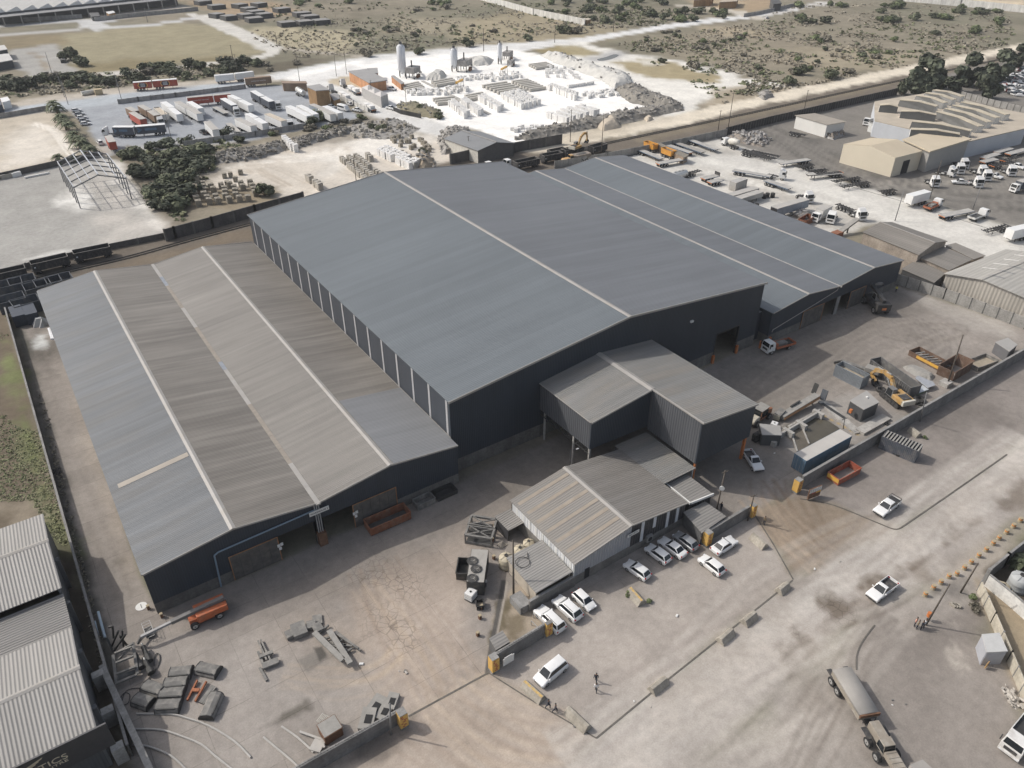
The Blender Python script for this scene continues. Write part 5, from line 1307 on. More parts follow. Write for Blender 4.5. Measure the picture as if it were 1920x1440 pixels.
for(u,v,lb)in((903,1142,'beside the black crate'),(900,1160,'beside the drain, below the black crate'),(896,1192,'beside the drain near the driveway'),(926,1048,'right of the container with coils'),(923,1015,'by the storage racks'),(927,990,'right of the upper storage rack'),(279,1142,'at the corner of the left shed'),(304,1157,'under the boom of the lift')):
 c=G(u,v);t=thing('bollard','rusty brick-red bollard stub '+lb,'bollard',c,0,'rusty bollard stubs in the yard')
 MB().box(rust,-.18,.18,-.18,.18,0,.6).build('post',t);MB().box(bm,-.19,.19,-.19,.19,.6,.75).build('band',t)
pole('street_pole','tall dark timber pole behind the corner wall, left of the lean-to shed',963,1118,9.0,.16,lean=(962,1013),lamp=False)
pole('street_pole','tall lamp pole with a white dish standing beside the gatehouse',1341,968,9.2,.14,lean=(1360,882),dish=.66,arms=1)
pole('street_pole','shorter timber pole at the end of the gate wall',1402,976,6.0,.13,lean=(1414,928),arms=1)
pole('street_pole','grey pole in front of the bottom entrance wall',733,1377,6.0,.13,lean=(731,1319),m=P('pole_grey',(.2,.2,.2),.7))
pole('street_pole','leaning timber pole with a group of people at its foot',1736,1172,8.2,.13,lean=(1781,1095),arms=0)
pole('street_pole','timber pole near the corner of the cream panel wall',1801,1111,7.5,.13,lean=(1834,1056))
pole('street_pole','slim grey pole outside the long dark wall by the striped container',1725,790,7.6,.12,lean=(1738,735),m=MATS['pole_grey'])
pole('street_pole','tall timber pole on a concrete foot among the rusty skips',1776,722,11.0,.17,lean=(1806,628),m=MATS['pole_timber'])
MB().box(concr,-1,1,-.9,.9,0,.9).build('pole_foot').location=G(1772,722);tag(bpy.data.objects['pole_foot'],'pale concrete block at the foot of the tall pole by the skips','block')
pole('camera_post','short black post with a camera by the weighbridge water',1581,804,2.6,.08,lean=(1584,785),m=steel_dk,arms=1)
pole('street_lamp','curved pale lamp post between the columns of the loading canopy',1068,875,3.6,.07,m=MATS['pole_grey'],lamp=True)
sd_=P('scrap_grey',(.17,.165,.155),.8,0,.28,1.2,.6,(.31,.29,.26))
def frame_scrap(name,label,cat,pts,bars,m=sd_,w=.22,lift=.3):
 "an object made of beams whose ends are given in pixels"
 mb=MB()
 for(a,b,ww,hh,za,zb)in bars:mb.bar(m,G(a[0],a[1],za),G(b[0],b[1],zb),ww,hh)
 return tag(mb.build(name),label,cat)
t=thing('steel_gantry','tall dark steel gantry frame with cross braces lying against the left boundary wall','frame')
mb=MB()
Q=lambda u,v,z:G(u,v,z)
for(a,b,za,zb,w_)in(((212,1228),(219,1283),2.0,.6,.35),((249,1205),(258,1264),2.0,.6,.35),((215,1226),(249,1207),2.0,2.0,.2),((215,1225),(247,1213),2.1,2.2,.2),((217,1243),(250,1230),1.8,1.8,.25),((218,1264),(255,1250),1.2,1.2,.25),((215,1243),(246,1213),1.4,2.0,.16),((219,1281),(257,1265),.7,.7,.3)):mb.bar(sd_,Q(*a,za),Q(*b,zb),w_,.25)
mb.build('frame',t)
mb=MB();mb.add(sd_,[Q(220,1266,.9),Q(257,1254,.9),Q(258,1264,.2),Q(220,1281,.2),Q(221,1266,.8),Q(256,1255,.8),Q(257,1265,.1),Q(221,1282,.1)],[(0,1,2,3),(7,6,5,4),(0,4,5,1),(1,5,6,2),(2,6,7,3),(3,7,4,0)]);mb.build('plate',t)
mb=MB()
for(a,b,za,zb)in(((208,1215),(222,1183),.4,3.2),((214,1220),(235,1190),.5,3.0),((232,1214),(229,1182),.5,3.2),((240,1212),(224,1192),.5,2.6),((200,1195),(212,1222),2.2,.5),((203,1176),(211,1174),3.2,3.2),((211,1174),(213,1196),3.2,1.0)):mb.bar(MATS['dark_steel'],Q(*a,za),Q(*b,zb),.22,.22)
mb.build('brace',t)
for k,(u,v,u2,v2)in enumerate(((253,1226,266,1252),(268,1212,280,1240),(272,1238,284,1262))):
 a=G(u,v,.9);b=G(u2,v2,.5);t=thing('hydraulic_grab',['black hydraulic grab arm against the gantry frame, leftmost of three','black hydraulic grab arm lying apart, farthest of three','black hydraulic grab arm nearest the hose loop'][k],'grab',group='black grab arms by the gantry')
 MB().cyl(MATS['dark_steel'],a,a.lerp(b,.6),.28,n=10).build('cylinder',t);MB().cyl(MATS['dark_steel'],a.lerp(b,.6),b,.42,.5,n=10).build('claw',t);MB().cyl(hubm,a+Vector((0,0,.0)),a-(b-a)*.2,.12,n=8).build('rod',t)
for k,(a,b,lb)in enumerate((((184,1147),(197,1195),'long pale blue pipe leaning by the left boundary wall'),((177,1165),(184,1196),'shorter pale blue pipe by the left boundary wall'))):
 mb=MB();mb.tube(P('pipe_blue_pale',(.40,.50,.58),.4,0,.08),[G(*a,1.2),G(*b,.4)],.17,10);tag(mb.build('pipe'),lb,'pipe')
hs=P('hose_black',(.06,.06,.06),.6)
mb=MB();mb.tube(hs,[G(u,v,.12)for u,v in smooth([(272,1284),(280,1270),(292,1255),(299,1240),(299,1228),(294,1225),(290,1232),(289,1248)],4)],.07,6);tag(mb.build('hose'),'loop of black hose curling over the concrete by the grab arms','hose')
mb=MB();mb.tube(hs,[G(u,v,.1)for u,v in smooth([(222,1316),(232,1300),(243,1302),(240,1318),(228,1320),(236,1296),(258,1290),(262,1296),(250,1320)],4)],.05,5);tag(mb.build('hose'),'tangle of thin black cable near the thick lower-left wall','hose')
def bucket(label,u,v,uf,vf,L,W_=1.9,H_=1.0):
 loc,rz=head(u,v,uf,vf);t=thing('grab_bucket',label,'bucket',loc,rz,'grey bucket shells laid out on the concrete')
 mb=MB();mb.extx(sd_,[(-W_/2,.0),(W_/2,.0),(W_/2,.25),(W_*.32,H_*.8),(-W_*.1,H_),(-W_*.38,H_*.85),(-W_/2,.35)],-L/2,L/2);mb.build('shell',t,False,.05)
 for s in(-1,1):MB().extx(MATS['dark_steel'],[(-W_/2-.02,0),(W_/2+.02,0),(W_/2+.02,.3),(W_*.33,H_*.83),(-W_*.1,H_+.04),(-W_*.4,H_*.87),(-W_/2-.02,.38)],s*L/2-.04,s*L/2+.04).build('end_plate',t)
 mb=MB();mb.box(MATS['dark_steel'],-L/2+.3,L/2-.3,-W_*.45,-W_*.36,H_*.72,H_*.9);mb.build('lip',t);return t
for(u,v,uf,vf,L,lb)in((341,1264,361,1262,2.6,'top left of the block of shells'),(332,1284,352,1282,2.7,'second down in the block of shells'),(325,1303,345,1302,2.8,'third down in the block of shells'),(318,1326,338,1325,2.8,'bottom of the block of shells'),(290,1294,308,1300,2.6,'left of the block of shells'),(271,1318,288,1324,2.3,'dented one at the lower left of the block'),(392,1259,410,1263,2.8,'apart at the upper right near the rusty forks'),(397,1327,408,1302,3.2,'standing lengthwise right of the rusty forks')):
 bucket('grey steel bucket shell, '+lb,u,v,uf,vf,L)
t=thing('lifting_forks','pair of rusty red lifting forks joined by a crosspiece, among the bucket shells','forks')
mb=MB();rd=P('fork_red',(.30,.11,.05),.75,0,.3)
mb.bar(rd,G(351,1313,.25),G(370,1276,.3),.2,.3);mb.build('fork',t);mb=MB();mb.bar(rd,G(366,1315,.25),G(387,1278,.3),.2,.3);mb.build('fork',t);mb=MB();mb.bar(rd,G(361,1294,.35),G(374,1294,.35),.45,.2);mb.build('crosspiece',t)
frame_scrap('steel_beam','flat grey channel beam leaning beside the rusty forks','beam',0,[((376,1318),(400,1286),.5,.25,.2,.2),((381,1320),(404,1288),.3,.2,.2,.2)])
t=thing('beam_stack','long grey steel beams stacked crosswise in front of the left shed','beams')
for(a,b,z,w_)in(((589,1186),(643,1238),.9,.7),((617,1182),(657,1244),.9,.7),((626,1186),(672,1216),.5,.25),((630,1184),(676,1220),.4,.2)):
 mb=MB();mb.bar(sd_ if w_<.5 else P('beam_grey',(.27,.26,.24),.8,0,.2),G(*a,z),G(*b,z),w_,.3);mb.build('beam',t)
mb=MB()
for(a,b)in(((597,1187),(616,1172)),((604,1200),(630,1190)),((615,1212),(642,1200)),((622,1222),(650,1208)),((632,1232),(660,1216)),((612,1208),(650,1218)),((618,1204),(660,1212))):mb.bar(sd_,G(*a,.4),G(*b,.4),.25,.25)
mb.build('cross_beam',t)
frame_scrap('scrap_machine','grey machine base with rollers lying at the upper end of the beam stack','machine',0,[((540,1184),(546,1196),1.0,.6,.4,.4),((548,1186),(574,1176),2.2,.7,.45,.45),((575,1174),(592,1170),1.2,.5,.4,.4),((586,1164),(604,1160),1.6,.2,.2,.2),((588,1182),(604,1174),1.4,.6,.4,.4)])
frame_scrap('beam_bundle','bundle of grey pipes on a wide plate, left of the beam stack','beams',0,[((484,1202),(500,1238),.2,.3,.3,.4),((489,1200),(508,1240),.2,.3,.3,.4),((484,1222),(494,1248),.3,.3,.3,.3),((486,1232),(512,1222),.5,.3,.5,.5),((492,1250),(522,1238),.9,.35,.4,.4),((487,1252),(500,1276),.3,.2,.15,.15)])
MB().build;pallet('wooden pallet lying alone above the entrance wall',606,1349,.5,P('pallet_pale',(.42,.40,.36),.9,0,.1))
t=skip(2.2,2.0,1.5,'small rusty bin with a loose lid, behind the bottom entrance wall',rust);l_,r_=head(621,1376,634,1368);t.location=l_;t.rotation_euler.z=r_
MB().box(MATS['beam_grey'],-1.1,1.1,-1.0,1.0,1.52,1.6).build('lid',t)
for k,(a,b,lb)in enumerate((((244,1366),(300,1369),''),)):pass
pm=P('pipe_pale_dusty',(.40,.385,.36),.7,0,.12)
for pts,lb in(([(246,1367),(300,1368),(340,1380),(378,1396),(402,1416),(440,1446)],'long pale bent pipe running over the lower yard, the upper of two'),([(248,1396),(280,1400),(322,1418),(352,1446)],'long pale bent pipe running over the lower yard, the lower of two'),([(256,1338),(320,1339),(350,1346),(390,1360),(440,1390),(470,1420)],'thin dark kerb-like pipe below the bucket shells'),([(528,1362),(560,1384),(588,1410)],'grey pipe lying behind the entrance wall, upper'),([(494,1382),(540,1420),(560,1438)],'grey pipe lying behind the entrance wall, lower')):
 mb=MB();mb.tube(pm,[G(u,v,.12)for u,v in smooth(pts,3)],.13,6);tag(mb.build('pipe'),lb,'pipe')
mb=MB();mb.bar(pm,G(562,1372,.3),G(602,1386,.3),.25,.2);mb.bar(pm,G(602,1386,.3),G(608,1402,.3),.25,.2);mb.bar(pm,G(586,1394,.2),G(606,1400,.2),1.6,.3);tag(mb.build('bent_scrap'),'pale bent steel frame beside the rusty bin','frame')
for k,(u,v,s)in enumerate(((705,1326,1.5),(722,1336,1.2),(735,1318,1.1),(690,1352,1.4))):
 c=G(u,v);mb=MB();mb.T=Matrix.Translation(c)@Matrix.Rotation(.5+k*.13,4,'Z');mb.box(MATS['beam_grey'],-s,s,-s*.6,s*.6,0,.35+.1*k);mb.box(dark,-s*.5,s*.3,-s*.4,s*.2,.36+.1*k,.4+.1*k);mb.T=None
 tag(mb.build('cable_tray'),['grey trough piece behind the entrance wall, second from its pillar','grey trough piece behind the entrance wall near the grey pole','grey trough piece behind the entrance wall, nearest the yellow pillar','jumbled grey castings behind the entrance wall, farthest from its pillar'][k],'scrap')
t=thing('boom_lift','orange and grey boom lift with its basket stretched out, before the left shed','boom lift')
a=G(393,1155);b_=G(300,1160);loc=a;t.location=(0,0,0)
ld=P('lift_orange',(.42,.11,.04),.5,0,.15,2,.3,(.2,.15,.1));lgy=P('lift_grey',(.16,.155,.15),.6,0,.15)
mb=MB();ctr=G(388,1158);d=(G(412,1148)-G(366,1168)).normalized();n_=Vector((-d.y,d.x,0));M=Matrix(((d.x,n_.x,0,ctr.x),(d.y,n_.y,0,ctr.y),(0,0,1,0),(0,0,0,1)))
mb.T=M;mb.box(ld,-2.2,2.0,-.9,.9,.5,.95);mb.build('chassis',t)
mb=MB();mb.T=M;mb.box(ld,-1.2,2.8,-1.2,-.25,1.0,2.0);mb.box(ld,-1.2,2.8,.25,1.2,1.0,2.0);mb.box(lgy,1.4,3.0,-.24,.24,.96,2.2);mb.build('turntable',t,False,.08)
mb=MB();mb.T=M;mb.bar(lgy,(2.7,0,2.3),(-4.2,0,1.9),.55,.5);mb.bar(P('lift_inner',(.3,.3,.3),.5),(-4.2,0,1.9),(-8.0,0,1.6),.36,.34);mb.bar(lgy,(-8,0,1.6),(-8.6,.0,.7),.3,.3);mb.build('boom',t)
mb=MB();p_=G(281,1188);mb.bar(lgy,M@Vector((-8.6,0,.7)),p_+Vector((.4,.3,.6)),.2)
for dx in(-.5,.5):
 for dy in(-.9,.9):
  mb.bar(hubm,p_+Vector((dx,dy,.3)),p_+Vector((dx,dy,1.4)),.05)
for z in(.35,.9,1.4):
 for s in(-.5,.5):mb.bar(hubm,p_+Vector((s,-.9,z)),p_+Vector((s,.9,z)),.05)
 for s in(-.9,.9):mb.bar(hubm,p_+Vector((-.5,s,z)),p_+Vector((.5,s,z)),.05)
mb.box(chass,p_.x-.5,p_.x+.5,p_.y-.9,p_.y+.9,.25,.32);mb.build('basket',t)
for x in(-1.7,1.5):
 for s in(-1.05,1.05):w_=wheel(t,0,0,.55,.4);w_.matrix_world=M@Matrix.Translation((x,s,.55))
def at(o,u,v,uf,vf,z=0.0):
 l,r=head(u,v,uf,vf,z);o.location=l;o.rotation_euler.z=r;return o
at(skip(6.8,2.5,1.5,'long rusty-orange open skip in front of the left shed',P('skip_rust',(.24,.095,.05),.75,0,.3,1.5,.3),P('skip_inside',(.085,.08,.075),.9,0,.2),ribs=10),727,975,762,960,.6)
at(skip(3.2,1.8,1.1,'wire-sided cage crate beside the left shed wall',sd_,name='cage_crate',cat='crate',ribs=4),795,941,812,933,.4)
at(skip(3.6,2.0,.8,'low dark steel tray beside the left shed wall, nearest the main shed',MATS['dark_steel'],name='steel_tray',cat='tray'),834,924,856,914,.3)
for k,(u,v)in enumerate(((905,987),(900,1006))):
 t=thing('storage_rack',['grey steel crate frame with crossed bars, upper of two in the yard','grey steel crate frame with crossed bars, lower of two in the yard'][k],'rack',group='crossed steel frames')
 at(t,u,v,u+26,v+4,.8);mb=MB()
 for x in(-2,2):
  for y in(-1,1):mb.bar(sd_,(x,y,0),(x,y,1.7),.22)
  mb.bar(sd_,(x,-1,1.7),(x,1,1.7),.3)
 for y in(-1,1):mb.bar(sd_,(-2,y,1.7),(2,y,1.7),.34);mb.bar(sd_,(-2,y,.25),(2,y,.25),.3)
 mb.build('frame',t);MB().bar(sd_,(-2,-1,1.75),(2,1,1.75),.16).bar(sd_,(-2,1,1.75),(2,-1,1.75),.16).build('brace',t);MB().box(MATS['dark_steel'],-1.9,1.9,-.9,.9,.1,.3).build('tray',t)
ck=P('container_black',(.05,.05,.048),.7,.1,.3,1.5,.35,(.17,.14,.11))
at(container(6.1,'short black container with a dusty top and tyres and coils on its roof',ck,top=P('container_dusty_top',(.33,.315,.29),.85,0,.12)),896,1072,890,1112,1.3)
for k,(u,v)in enumerate(((886,1052),(893,1067),(886,1085))):
 c=G(u,v,2.62);mb=MB()
 for q in range(3):mb.tube(hs,[c+Vector(((.75-.15*q)*math.cos(a*.5),(.75-.15*q)*math.sin(a*.5),.1+.1*q))for a in range(14)],.07,5)
 tag(mb.build('hose_coil'),['coil of hose at the far end of the black container roof','coil of hose in the middle of the black container roof','coil of hose at the near end of the black container roof'][k],'hose')
at(skip(3.0,1.6,1.3,'black battered bin leaning beside the short black container',ck,name='scrap_bin',cat='bin'),868,1067,864,1092,.6)
def ibc(label,u,v,m=whitep):
 c=G(u,v);t=thing('liquid_tank',label,'tank',c,.4);MB().box(m,-.6,.6,-.55,.55,.16,1.2).build('bottle',t,False,.08)
 mb=MB()
 for z in(.3,.6,.9,1.2):
  for s in(-1,1):mb.bar(hubm,(-.62,s*.57,z),(.62,s*.57,z),.03);mb.bar(hubm,(s*.62,-.57,z),(s*.62,.57,z),.03)
 mb.build('cage',t);MB().box(chass,-.6,.6,-.55,.55,0,.14).build('pallet',t);MB().cyl(dark,(0,0,1.2),(0,0,1.26),.14,n=10).build('cap',t);return t
q=ibc('white caged liquid tank below the short black container',883,1122);q.scale=(1.15,)*3
ibc('dirty white liquid tank behind the yellow machine near the canopy',1450,803);ibc('yellowish caged liquid tank nearest the broken conveyor',1456,786,P('tank_yellowed',(.55,.50,.38),.5))
at(skip(1.2,1.0,.8,'small black crate beside the white liquid tank',black,name='black_crate',cat='crate',load=P('crate_junk',(.3,.26,.2),.9)),900,1134,902,1150,.4)
tkm=P('tank_cream',(.45,.40,.30),.7,0,.12,1,.3,(.3,.25,.2))
water_tank('cream round water tank at the left corner of the lean-to shed',949,1062,1.05,2.1,tkm);water_tank('dusty water tank behind the lean-to shed, middle of three',975,1043,.95,1.7,tkm);water_tank('dusty water tank behind the lean-to shed, nearest the office',991,1030,.85,1.6,tkm)
pallet('grey pallet lying by the small dark store',942,1022,.2)
t=flat_roof('guard_hut','tiny ribbed-roof hut behind the corner wall at the gate',[(917,1197),(942,1182),(956,1203),(930,1219)],[2.0,2.0,2.2,2.2],0,r_can2,P('hut_wall',(.10,.10,.10),.8),cat='hut',th=.08)
mb=MB();hb=concr;mb.T=None;a=G(975,1135,.0);mb.box(conc2,a.x-.9,a.x+.9,a.y-1.4,a.y+1.2,0,1.3);tag(mb.build('brick_bin'),'low concrete bay beside the timber pole in the planting bed','bay')
for k in range(2):
 a=G(1000-4*k,1150+14*k,.9);b2=G(1028-6*k,1178+12*k,.9);mb=MB();mb.bar(hubm,a,b2,.08);mb.bar(hubm,(a.x,a.y,0),a,.08);mb.bar(hubm,(b2.x,b2.y,0),b2,.08);tag(mb.build('hand_rail'),['pale rail beside the white estate car, upper of two','pale rail beside the white estate car, lower of two'][k],'rail')
t=thing('manhole_cover','round pale cover on the concrete lane at the corner of the left shed','cover',G(265,1137),0);MB().cyl(trimw,(0,0,.01),(0,0,.05),.75,n=20).build('disc',t);MB().box(conc2,-.06,.06,-.4,.4,.051,.06).build('handle',t)
for k,(a,b)in enumerate((((91,616),(97,636)),((95,615),(101,636)))):
 mb=MB();mb.bar(P('pipe_white',(.75,.76,.78),.4),G(*a,1.0),G(*b,1.0),.35,.4);tag(mb.build('pipe'),['white length of channel leaning on the far end of the left shed, left one','white length of channel leaning on the far end of the left shed, right one'][k],'channel')
t=thing('trolley','small black barred trolley by the left boundary wall','trolley',G(108,886),0);mb=MB()
for k in range(4):mb.bar(chass,(-.6,-.5+k*.33,.5),(.6,-.5+k*.33,.5),.08)
mb.build('bars',t);wheels(t,(-.4,.4),(-.5,.5),.2,.1)
bn=P('bin_grey_blue',(.07,.08,.095),.8,.1,.25,1,.4,(.17,.165,.16));load=P('salt_load',(.5,.5,.49),.95,0,.1)
for(u,v,uf,vf,lb,ld_)in((18,538,36,534,'upper left of the four behind the left shed',load),(43,531,60,527,'upper right of the four behind the left shed',load),(22,566,34,563,'lower left of the four behind the left shed',load),(50,571,64,567,'lower right of the four behind the left shed',load),(72,541,88,537,'first of three filled bins peeking over the left shed roof',load),(92,534,108,530,'middle of three filled bins peeking over the left shed roof',load),(112,528,128,524,'last of three filled bins peeking over the left shed roof',load)):
 o=skip(5.6,4.4,2.7,'dark bin with pale load, '+lb,bn,load=ld_,ribs=4,name='bulk_bin',cat='bin',group='dark open bins behind the left shed');at(o,u,v,uf,vf,1.6)
at(container(6.0,'dark blue container with an orange patch, in the shadow behind the left shed',P('container_navy',(.035,.045,.065),.6,0,.2)),34,592,40,606,1.3)
at(container(6.0,'dark blue container right of the one with the orange patch',MATS['container_navy']),58,588,64,602,1.3)
heap('rubble_heap','pale grey pile of broken material at the back corner of the left shed',[(58,606),(74,598),(92,604),(86,613),(64,614)],1.6,P('salt_grey',(.42,.42,.41),.95,0,.12),'heap',4,.3,None,.5)
t=hauler('',P('hauler_yellow',(.45,.27,.10),.6,0,.15,1,.5,(.3,.26,.22)))
def flatbed(label,m,bc=(.36,.11,.05),ld_=True):
 t=thing('flatbed_truck',label,'truck');cab(t,m,3.6,top=2.7,L=1.8,w=2.3)
 MB().box(chass,-3.6,3.4,-.45,.45,.7,.95).build('chassis',t);o2=P('bed_%02d'%int(bc[0]*100),bc,.6,0,.25,2,.3)
 mb=MB();mb.box(MATS['dark_steel'],-3.8,1.4,-1.15,1.15,1.0,1.12)
 for s in(-1,1):mb.box(o2,-3.8,1.4,s*1.15-.05,s*1.15+.05,1.0,1.5)
 mb.box(o2,-3.85,-3.75,-1.1,1.1,1.0,1.55);mb.build('bed',t);
 if ld_:MB().box(sd_,-2.0,.6,-.7,.6,1.12,1.7).box(o2,.7,1.3,-.8,.8,1.12,2.0).build('load',t)
 wheels(t,(2.5,-2.2),(-.95,.95),.48,.4);return t
at(flatbed('small white flatbed truck with an orange tray at the corner of the right shed',whitep),1459,648,1437,654,1.0)
def reach_stacker(label):
 t=thing('container_handler',label,'handler');k=P('handler_black',(.035,.035,.036),.6,.1,.25,1,.4,(.12,.11,.1))
 MB().box(k,-4,3.2,-1.5,1.5,.9,2.1).build('chassis',t,False,.08)
 MB().box(k,-4.2,-2.4,-1.6,1.6,1.2,2.9).build('counterweight',t,False,.1)
 mb=MB();mb.bar(k,(-3.4,0,3.2),(3.4,0,4.1),.8,.8);mb.bar(P('spreader_grey',(.22,.21,.2),.7),(3.4,0,4.1),(4.8,0,3.6),.6,.6);mb.build('boom',t)
 mb=MB();mb.bar(P('spreader_grey',(.22,.21,.2),.7),(5.2,-3.4,3.6),(5.2,3.4,3.6),.7,.5)
 for s in(-3.4,3.4):mb.bar(k,(4.6,s,3.4),(5.8,s,3.4),.3)
 mb.build('spreader',t)
 mb=MB();v=frustum(mb,P('cab_frame_grey',(.25,.24,.23),.6),(-.6,1.3,.8),(-.4,1.0,.75),2.1,3.6);mb.v=[(x,y-.2,z)for x,y,z in mb.v];c=mb.build('cab',t);vv=[(x,y-.2,z)for x,y,z in v]
 pane('windscreen',c,[vv[1],vv[2],vv[6],vv[5]],.86);pane('side_window',c,[vv[0],vv[1],vv[5],vv[4]],.84);pane('side_window',c,[vv[2],vv[3],vv[7],vv[6]],.84)
 MB().box(orange,-4.22,-4.205,-.5,.5,1.5,2.1).build('rear_sign',t)
 wheels(t,(2.2,),(-1.75,-1.1,1.1,1.75),.85,.6);wheels(t,(-2.8,),(-1.4,1.4),.85,.6);return t
at(reach_stacker('big black container handler with boom raised, parked in front of the right shed'),1642,566,1622,545,1.5)
t=thing('wheel_loader','rusty orange cab machine with a pale rounded engine hood, beside the canopy corner','loader');at(t,1424,779,1411,788,1.0)
MB().extr(P('hood_cream',(.50,.46,.38),.5,0,.15,1,.3),[(1.2,.8),(3.2,.8),(3.2,1.3),(2.7,1.8),(1.6,1.9),(1.2,1.7)],-.9,.9).build('bonnet',t,False,.12)
mb=MB();rc=P('cab_rust',(.28,.12,.06),.7,0,.25);v=frustum(mb,rc,(-1.4,1.1,.9),(-1.2,.9,.85),.8,2.8);c=mb.build('cab',t);glazing(c,v);MB().box(MATS['beam_grey'],-1.4,1.2,-1,1,2.82,2.92).build('roof',t);MB().box(rc,-2.6,-1.4,-.9,.9,.9,2.0).build('rear_body',t);wheels(t,(2.2,-1.6),(-1.0,1.0),.65,.45)
t=thing('conveyor_boom','long grey conveyor boom with rusty orange side, lying broken beside the weighbridge','conveyor');a=G(1465,782,.8);b2=G(1532,742,1.6);d=(b2-a)
MB().bar(MATS['beam_grey'],a,b2,1.3,.8).build('boom',t);n_=Vector((d.y,-d.x,0)).normalized()*.68
MB().bar(P('conveyor_rust',(.34,.19,.10),.8,0,.3,2),a+n_+Vector((0,0,-.05)),b2+n_+Vector((0,0,-.05)),.06,.6).build('side_plate',t)
MB().bar(MATS['dark_steel'],a+d*.3+Vector((0,.5,.6)),a+d*.55+Vector((0,.5,.7)),.3,.2).bar(sd_,a+d*.0+Vector((-.6,.5,.3)),a+d*.12+Vector((0,.8,.6)),1.2,.5).build('drive',t)
mb=MB();mb.bar(MATS['dark_steel'],b2+Vector((0,.9,0)),b2+Vector((.6,1.0,2.0)),.9,.15);mb.bar(bn,b2+Vector((.4,-1.0,-.6)),b2+Vector((1.0,-.8,1.4)),1.2,.2);mb.build('tail_plate',t)
mb=MB()
for k in range(5):p_=a+d*(.1+.2*k);mb.bar(sd_,(p_.x,p_.y,0),p_,.25)
mb.build('support',t)
t=thing('weighbridge_wall','low wall of linked concrete blocks with buttresses beside the broken conveyor','wall');q=[G(1443,832),G(1476,815),G(1500,801),G(1532,780)]
mb=MB();mb.bar(MATS['pale_concrete'],q[0]+Vector((0,0,.5)),q[3]+Vector((0,0,.5)),.35,1.0);mb.build('wall_run',t)
for p_ in q:
 mb=MB();mb.box(MATS['pale_concrete'],p_.x-.35,p_.x+.35,p_.y-1.2,p_.y+1.0,0,1.04);mb.build('buttress',t)
mb=MB();mb.bar(concr,G(1478,800,.1),G(1537,768,.1),.4,.22);tag(mb.build('kerb'),'long pale kerb along the weighbridge pool','kerb')
mb=MB();mb.bar(concr,G(1500,791,.1),G(1517,832,.1),.25,.16);tag(mb.build('kerb'),'pale kerb crossing the middle of the weighbridge pool','kerb')
mb=MB();mb.bar(concr,G(1480,800,.1),G(1495,846,.1),.25,.16);tag(mb.build('kerb'),'pale kerb at the left edge of the weighbridge pool','kerb')
wm,nt_,b_=nodes('muddy_water');tcw=nt_.nodes.new('ShaderNodeTexCoord');nt_.links.new(mulcol(nt_,(.085,.075,.055),mrange(nt_,tint(nt_,tcw.outputs['Object'],.3),.3,.7,.8,1.2)),b_.inputs['Base Color']);b_.inputs['Roughness'].default_value=.12
def pond(name,pts):
 w=smooth([tuple(G(u,v).xy)for u,v in pts],4,True);mb=MB();mb.add(wm,[(x,y,.012)for x,y in w],[tuple(range(len(w)))[::-1]]);o=mb.build(name);tag(o,kind='structure')
 if o.data.polygons[0].normal.z<0:o.data.flip_normals()
pond('puddle',[(1506,795),(1522,785),(1545,786),(1560,794),(1575,806),(1560,822),(1522,838),(1512,815)])
pond('pond',[(1120,111),(1136,107),(1150,102),(1160,103),(1154,108),(1138,113),(1124,114)])
blk=P('kiosk_charcoal',(.07,.072,.075),.7,0,.12);rk=P('kiosk_roof',(.33,.32,.305),.7,0,.08,.5)
def kiosk(name,label,pts,z,h0=0,cat='kiosk',m=None,rm=None):
 return flat_roof(name,label,pts,z,0,rm or rk,m or blk,cat=cat,th=.14)
t=kiosk('weighbridge_office','charcoal weighbridge cabin with an orange box on its wall, by the excavator',[(1593,751),(1625,732),(1649,754),(1620,768)],2.9)
c=G(1595,771,1.6);MB().box(orange,c.x-.25,c.x+.25,c.y-.25,c.y+.25,1.3,2.0).build('alarm_box',t);c=G(1626,745,3.0);MB().ball(trimw,c,.25,6).build('roof_vent',t)
mb=MB();a=G(1600,786,.3);b2=G(1660,784,.3)
mb=MB();mb.bar(MATS['pale_concrete'],G(1540,752,.12),G(1610,812,.12),1.6,.24);tag(mb.build('ramp_edge'),'long concrete edge strip with a grating, left of the weighbridge cabin','kerb');mb=MB();mb.bar(MATS['dark_steel'],G(1541,756,.26),G(1584,784,.26),.7,.06);tag(mb.build('drain_grating'),'dark drain grating beside the weighbridge','grating')
mb=MB();mb.bar(MATS['pale_concrete'],G(1612,810,.25),G(1662,782,.25),1.8,.5);tag(mb.build('weighbridge_ramp'),'raised concrete weighbridge ramp below the charcoal cabin','ramp')
kiosk('transformer_cabin','grey windowless cabin at the far end of the long dark wall',[(1866,641),(1890,633),(1908,646),(1893,659)],2.6,m=P('cabin_grey',(.13,.13,.135),.7,0,.1))
t=kiosk('shelter_cabin','dusty grey-roofed dark cabin next to the yellow machine below the canopy',[(1424,794),(1463,798),(1466,816),(1429,815)],2.4)
mb=MB();c=G(1417,826);mb.box(black,c.x-.7,c.x+.7,c.y-.5,c.y+.5,0,1.6);tag(mb.build('wheeled_bin',None,False,.1),'black lidded bin left of the dusty cabin','bin')
bluc=P('container_blue',(.10,.17,.24),.5,.1,.15,.8,.25,(.3,.28,.25));dtop=P('container_top_dusty',(.46,.44,.41),.8,0,.08,.4)
at(container(12.2,'long blue container with a pale dusty roof behind the yellow gate pillar',bluc,top=dtop,H=2.9),1541,846,1572,829,1.45)
strip=P('container_stripes',(.10,.11,.13),.6,.1,.2,1,.4,(.28,.26,.24))
t=at(container(6.1,'dark container with open barred roof lying outside the long wall',strip,open_top=True),1688,838,1712,848,1.2)
mb=MB()
for k in range(12):x=-2.9+k*.52;mb.box(MATS['beam_grey'],x,x+.24,-1.2,1.2,2.55,2.64)
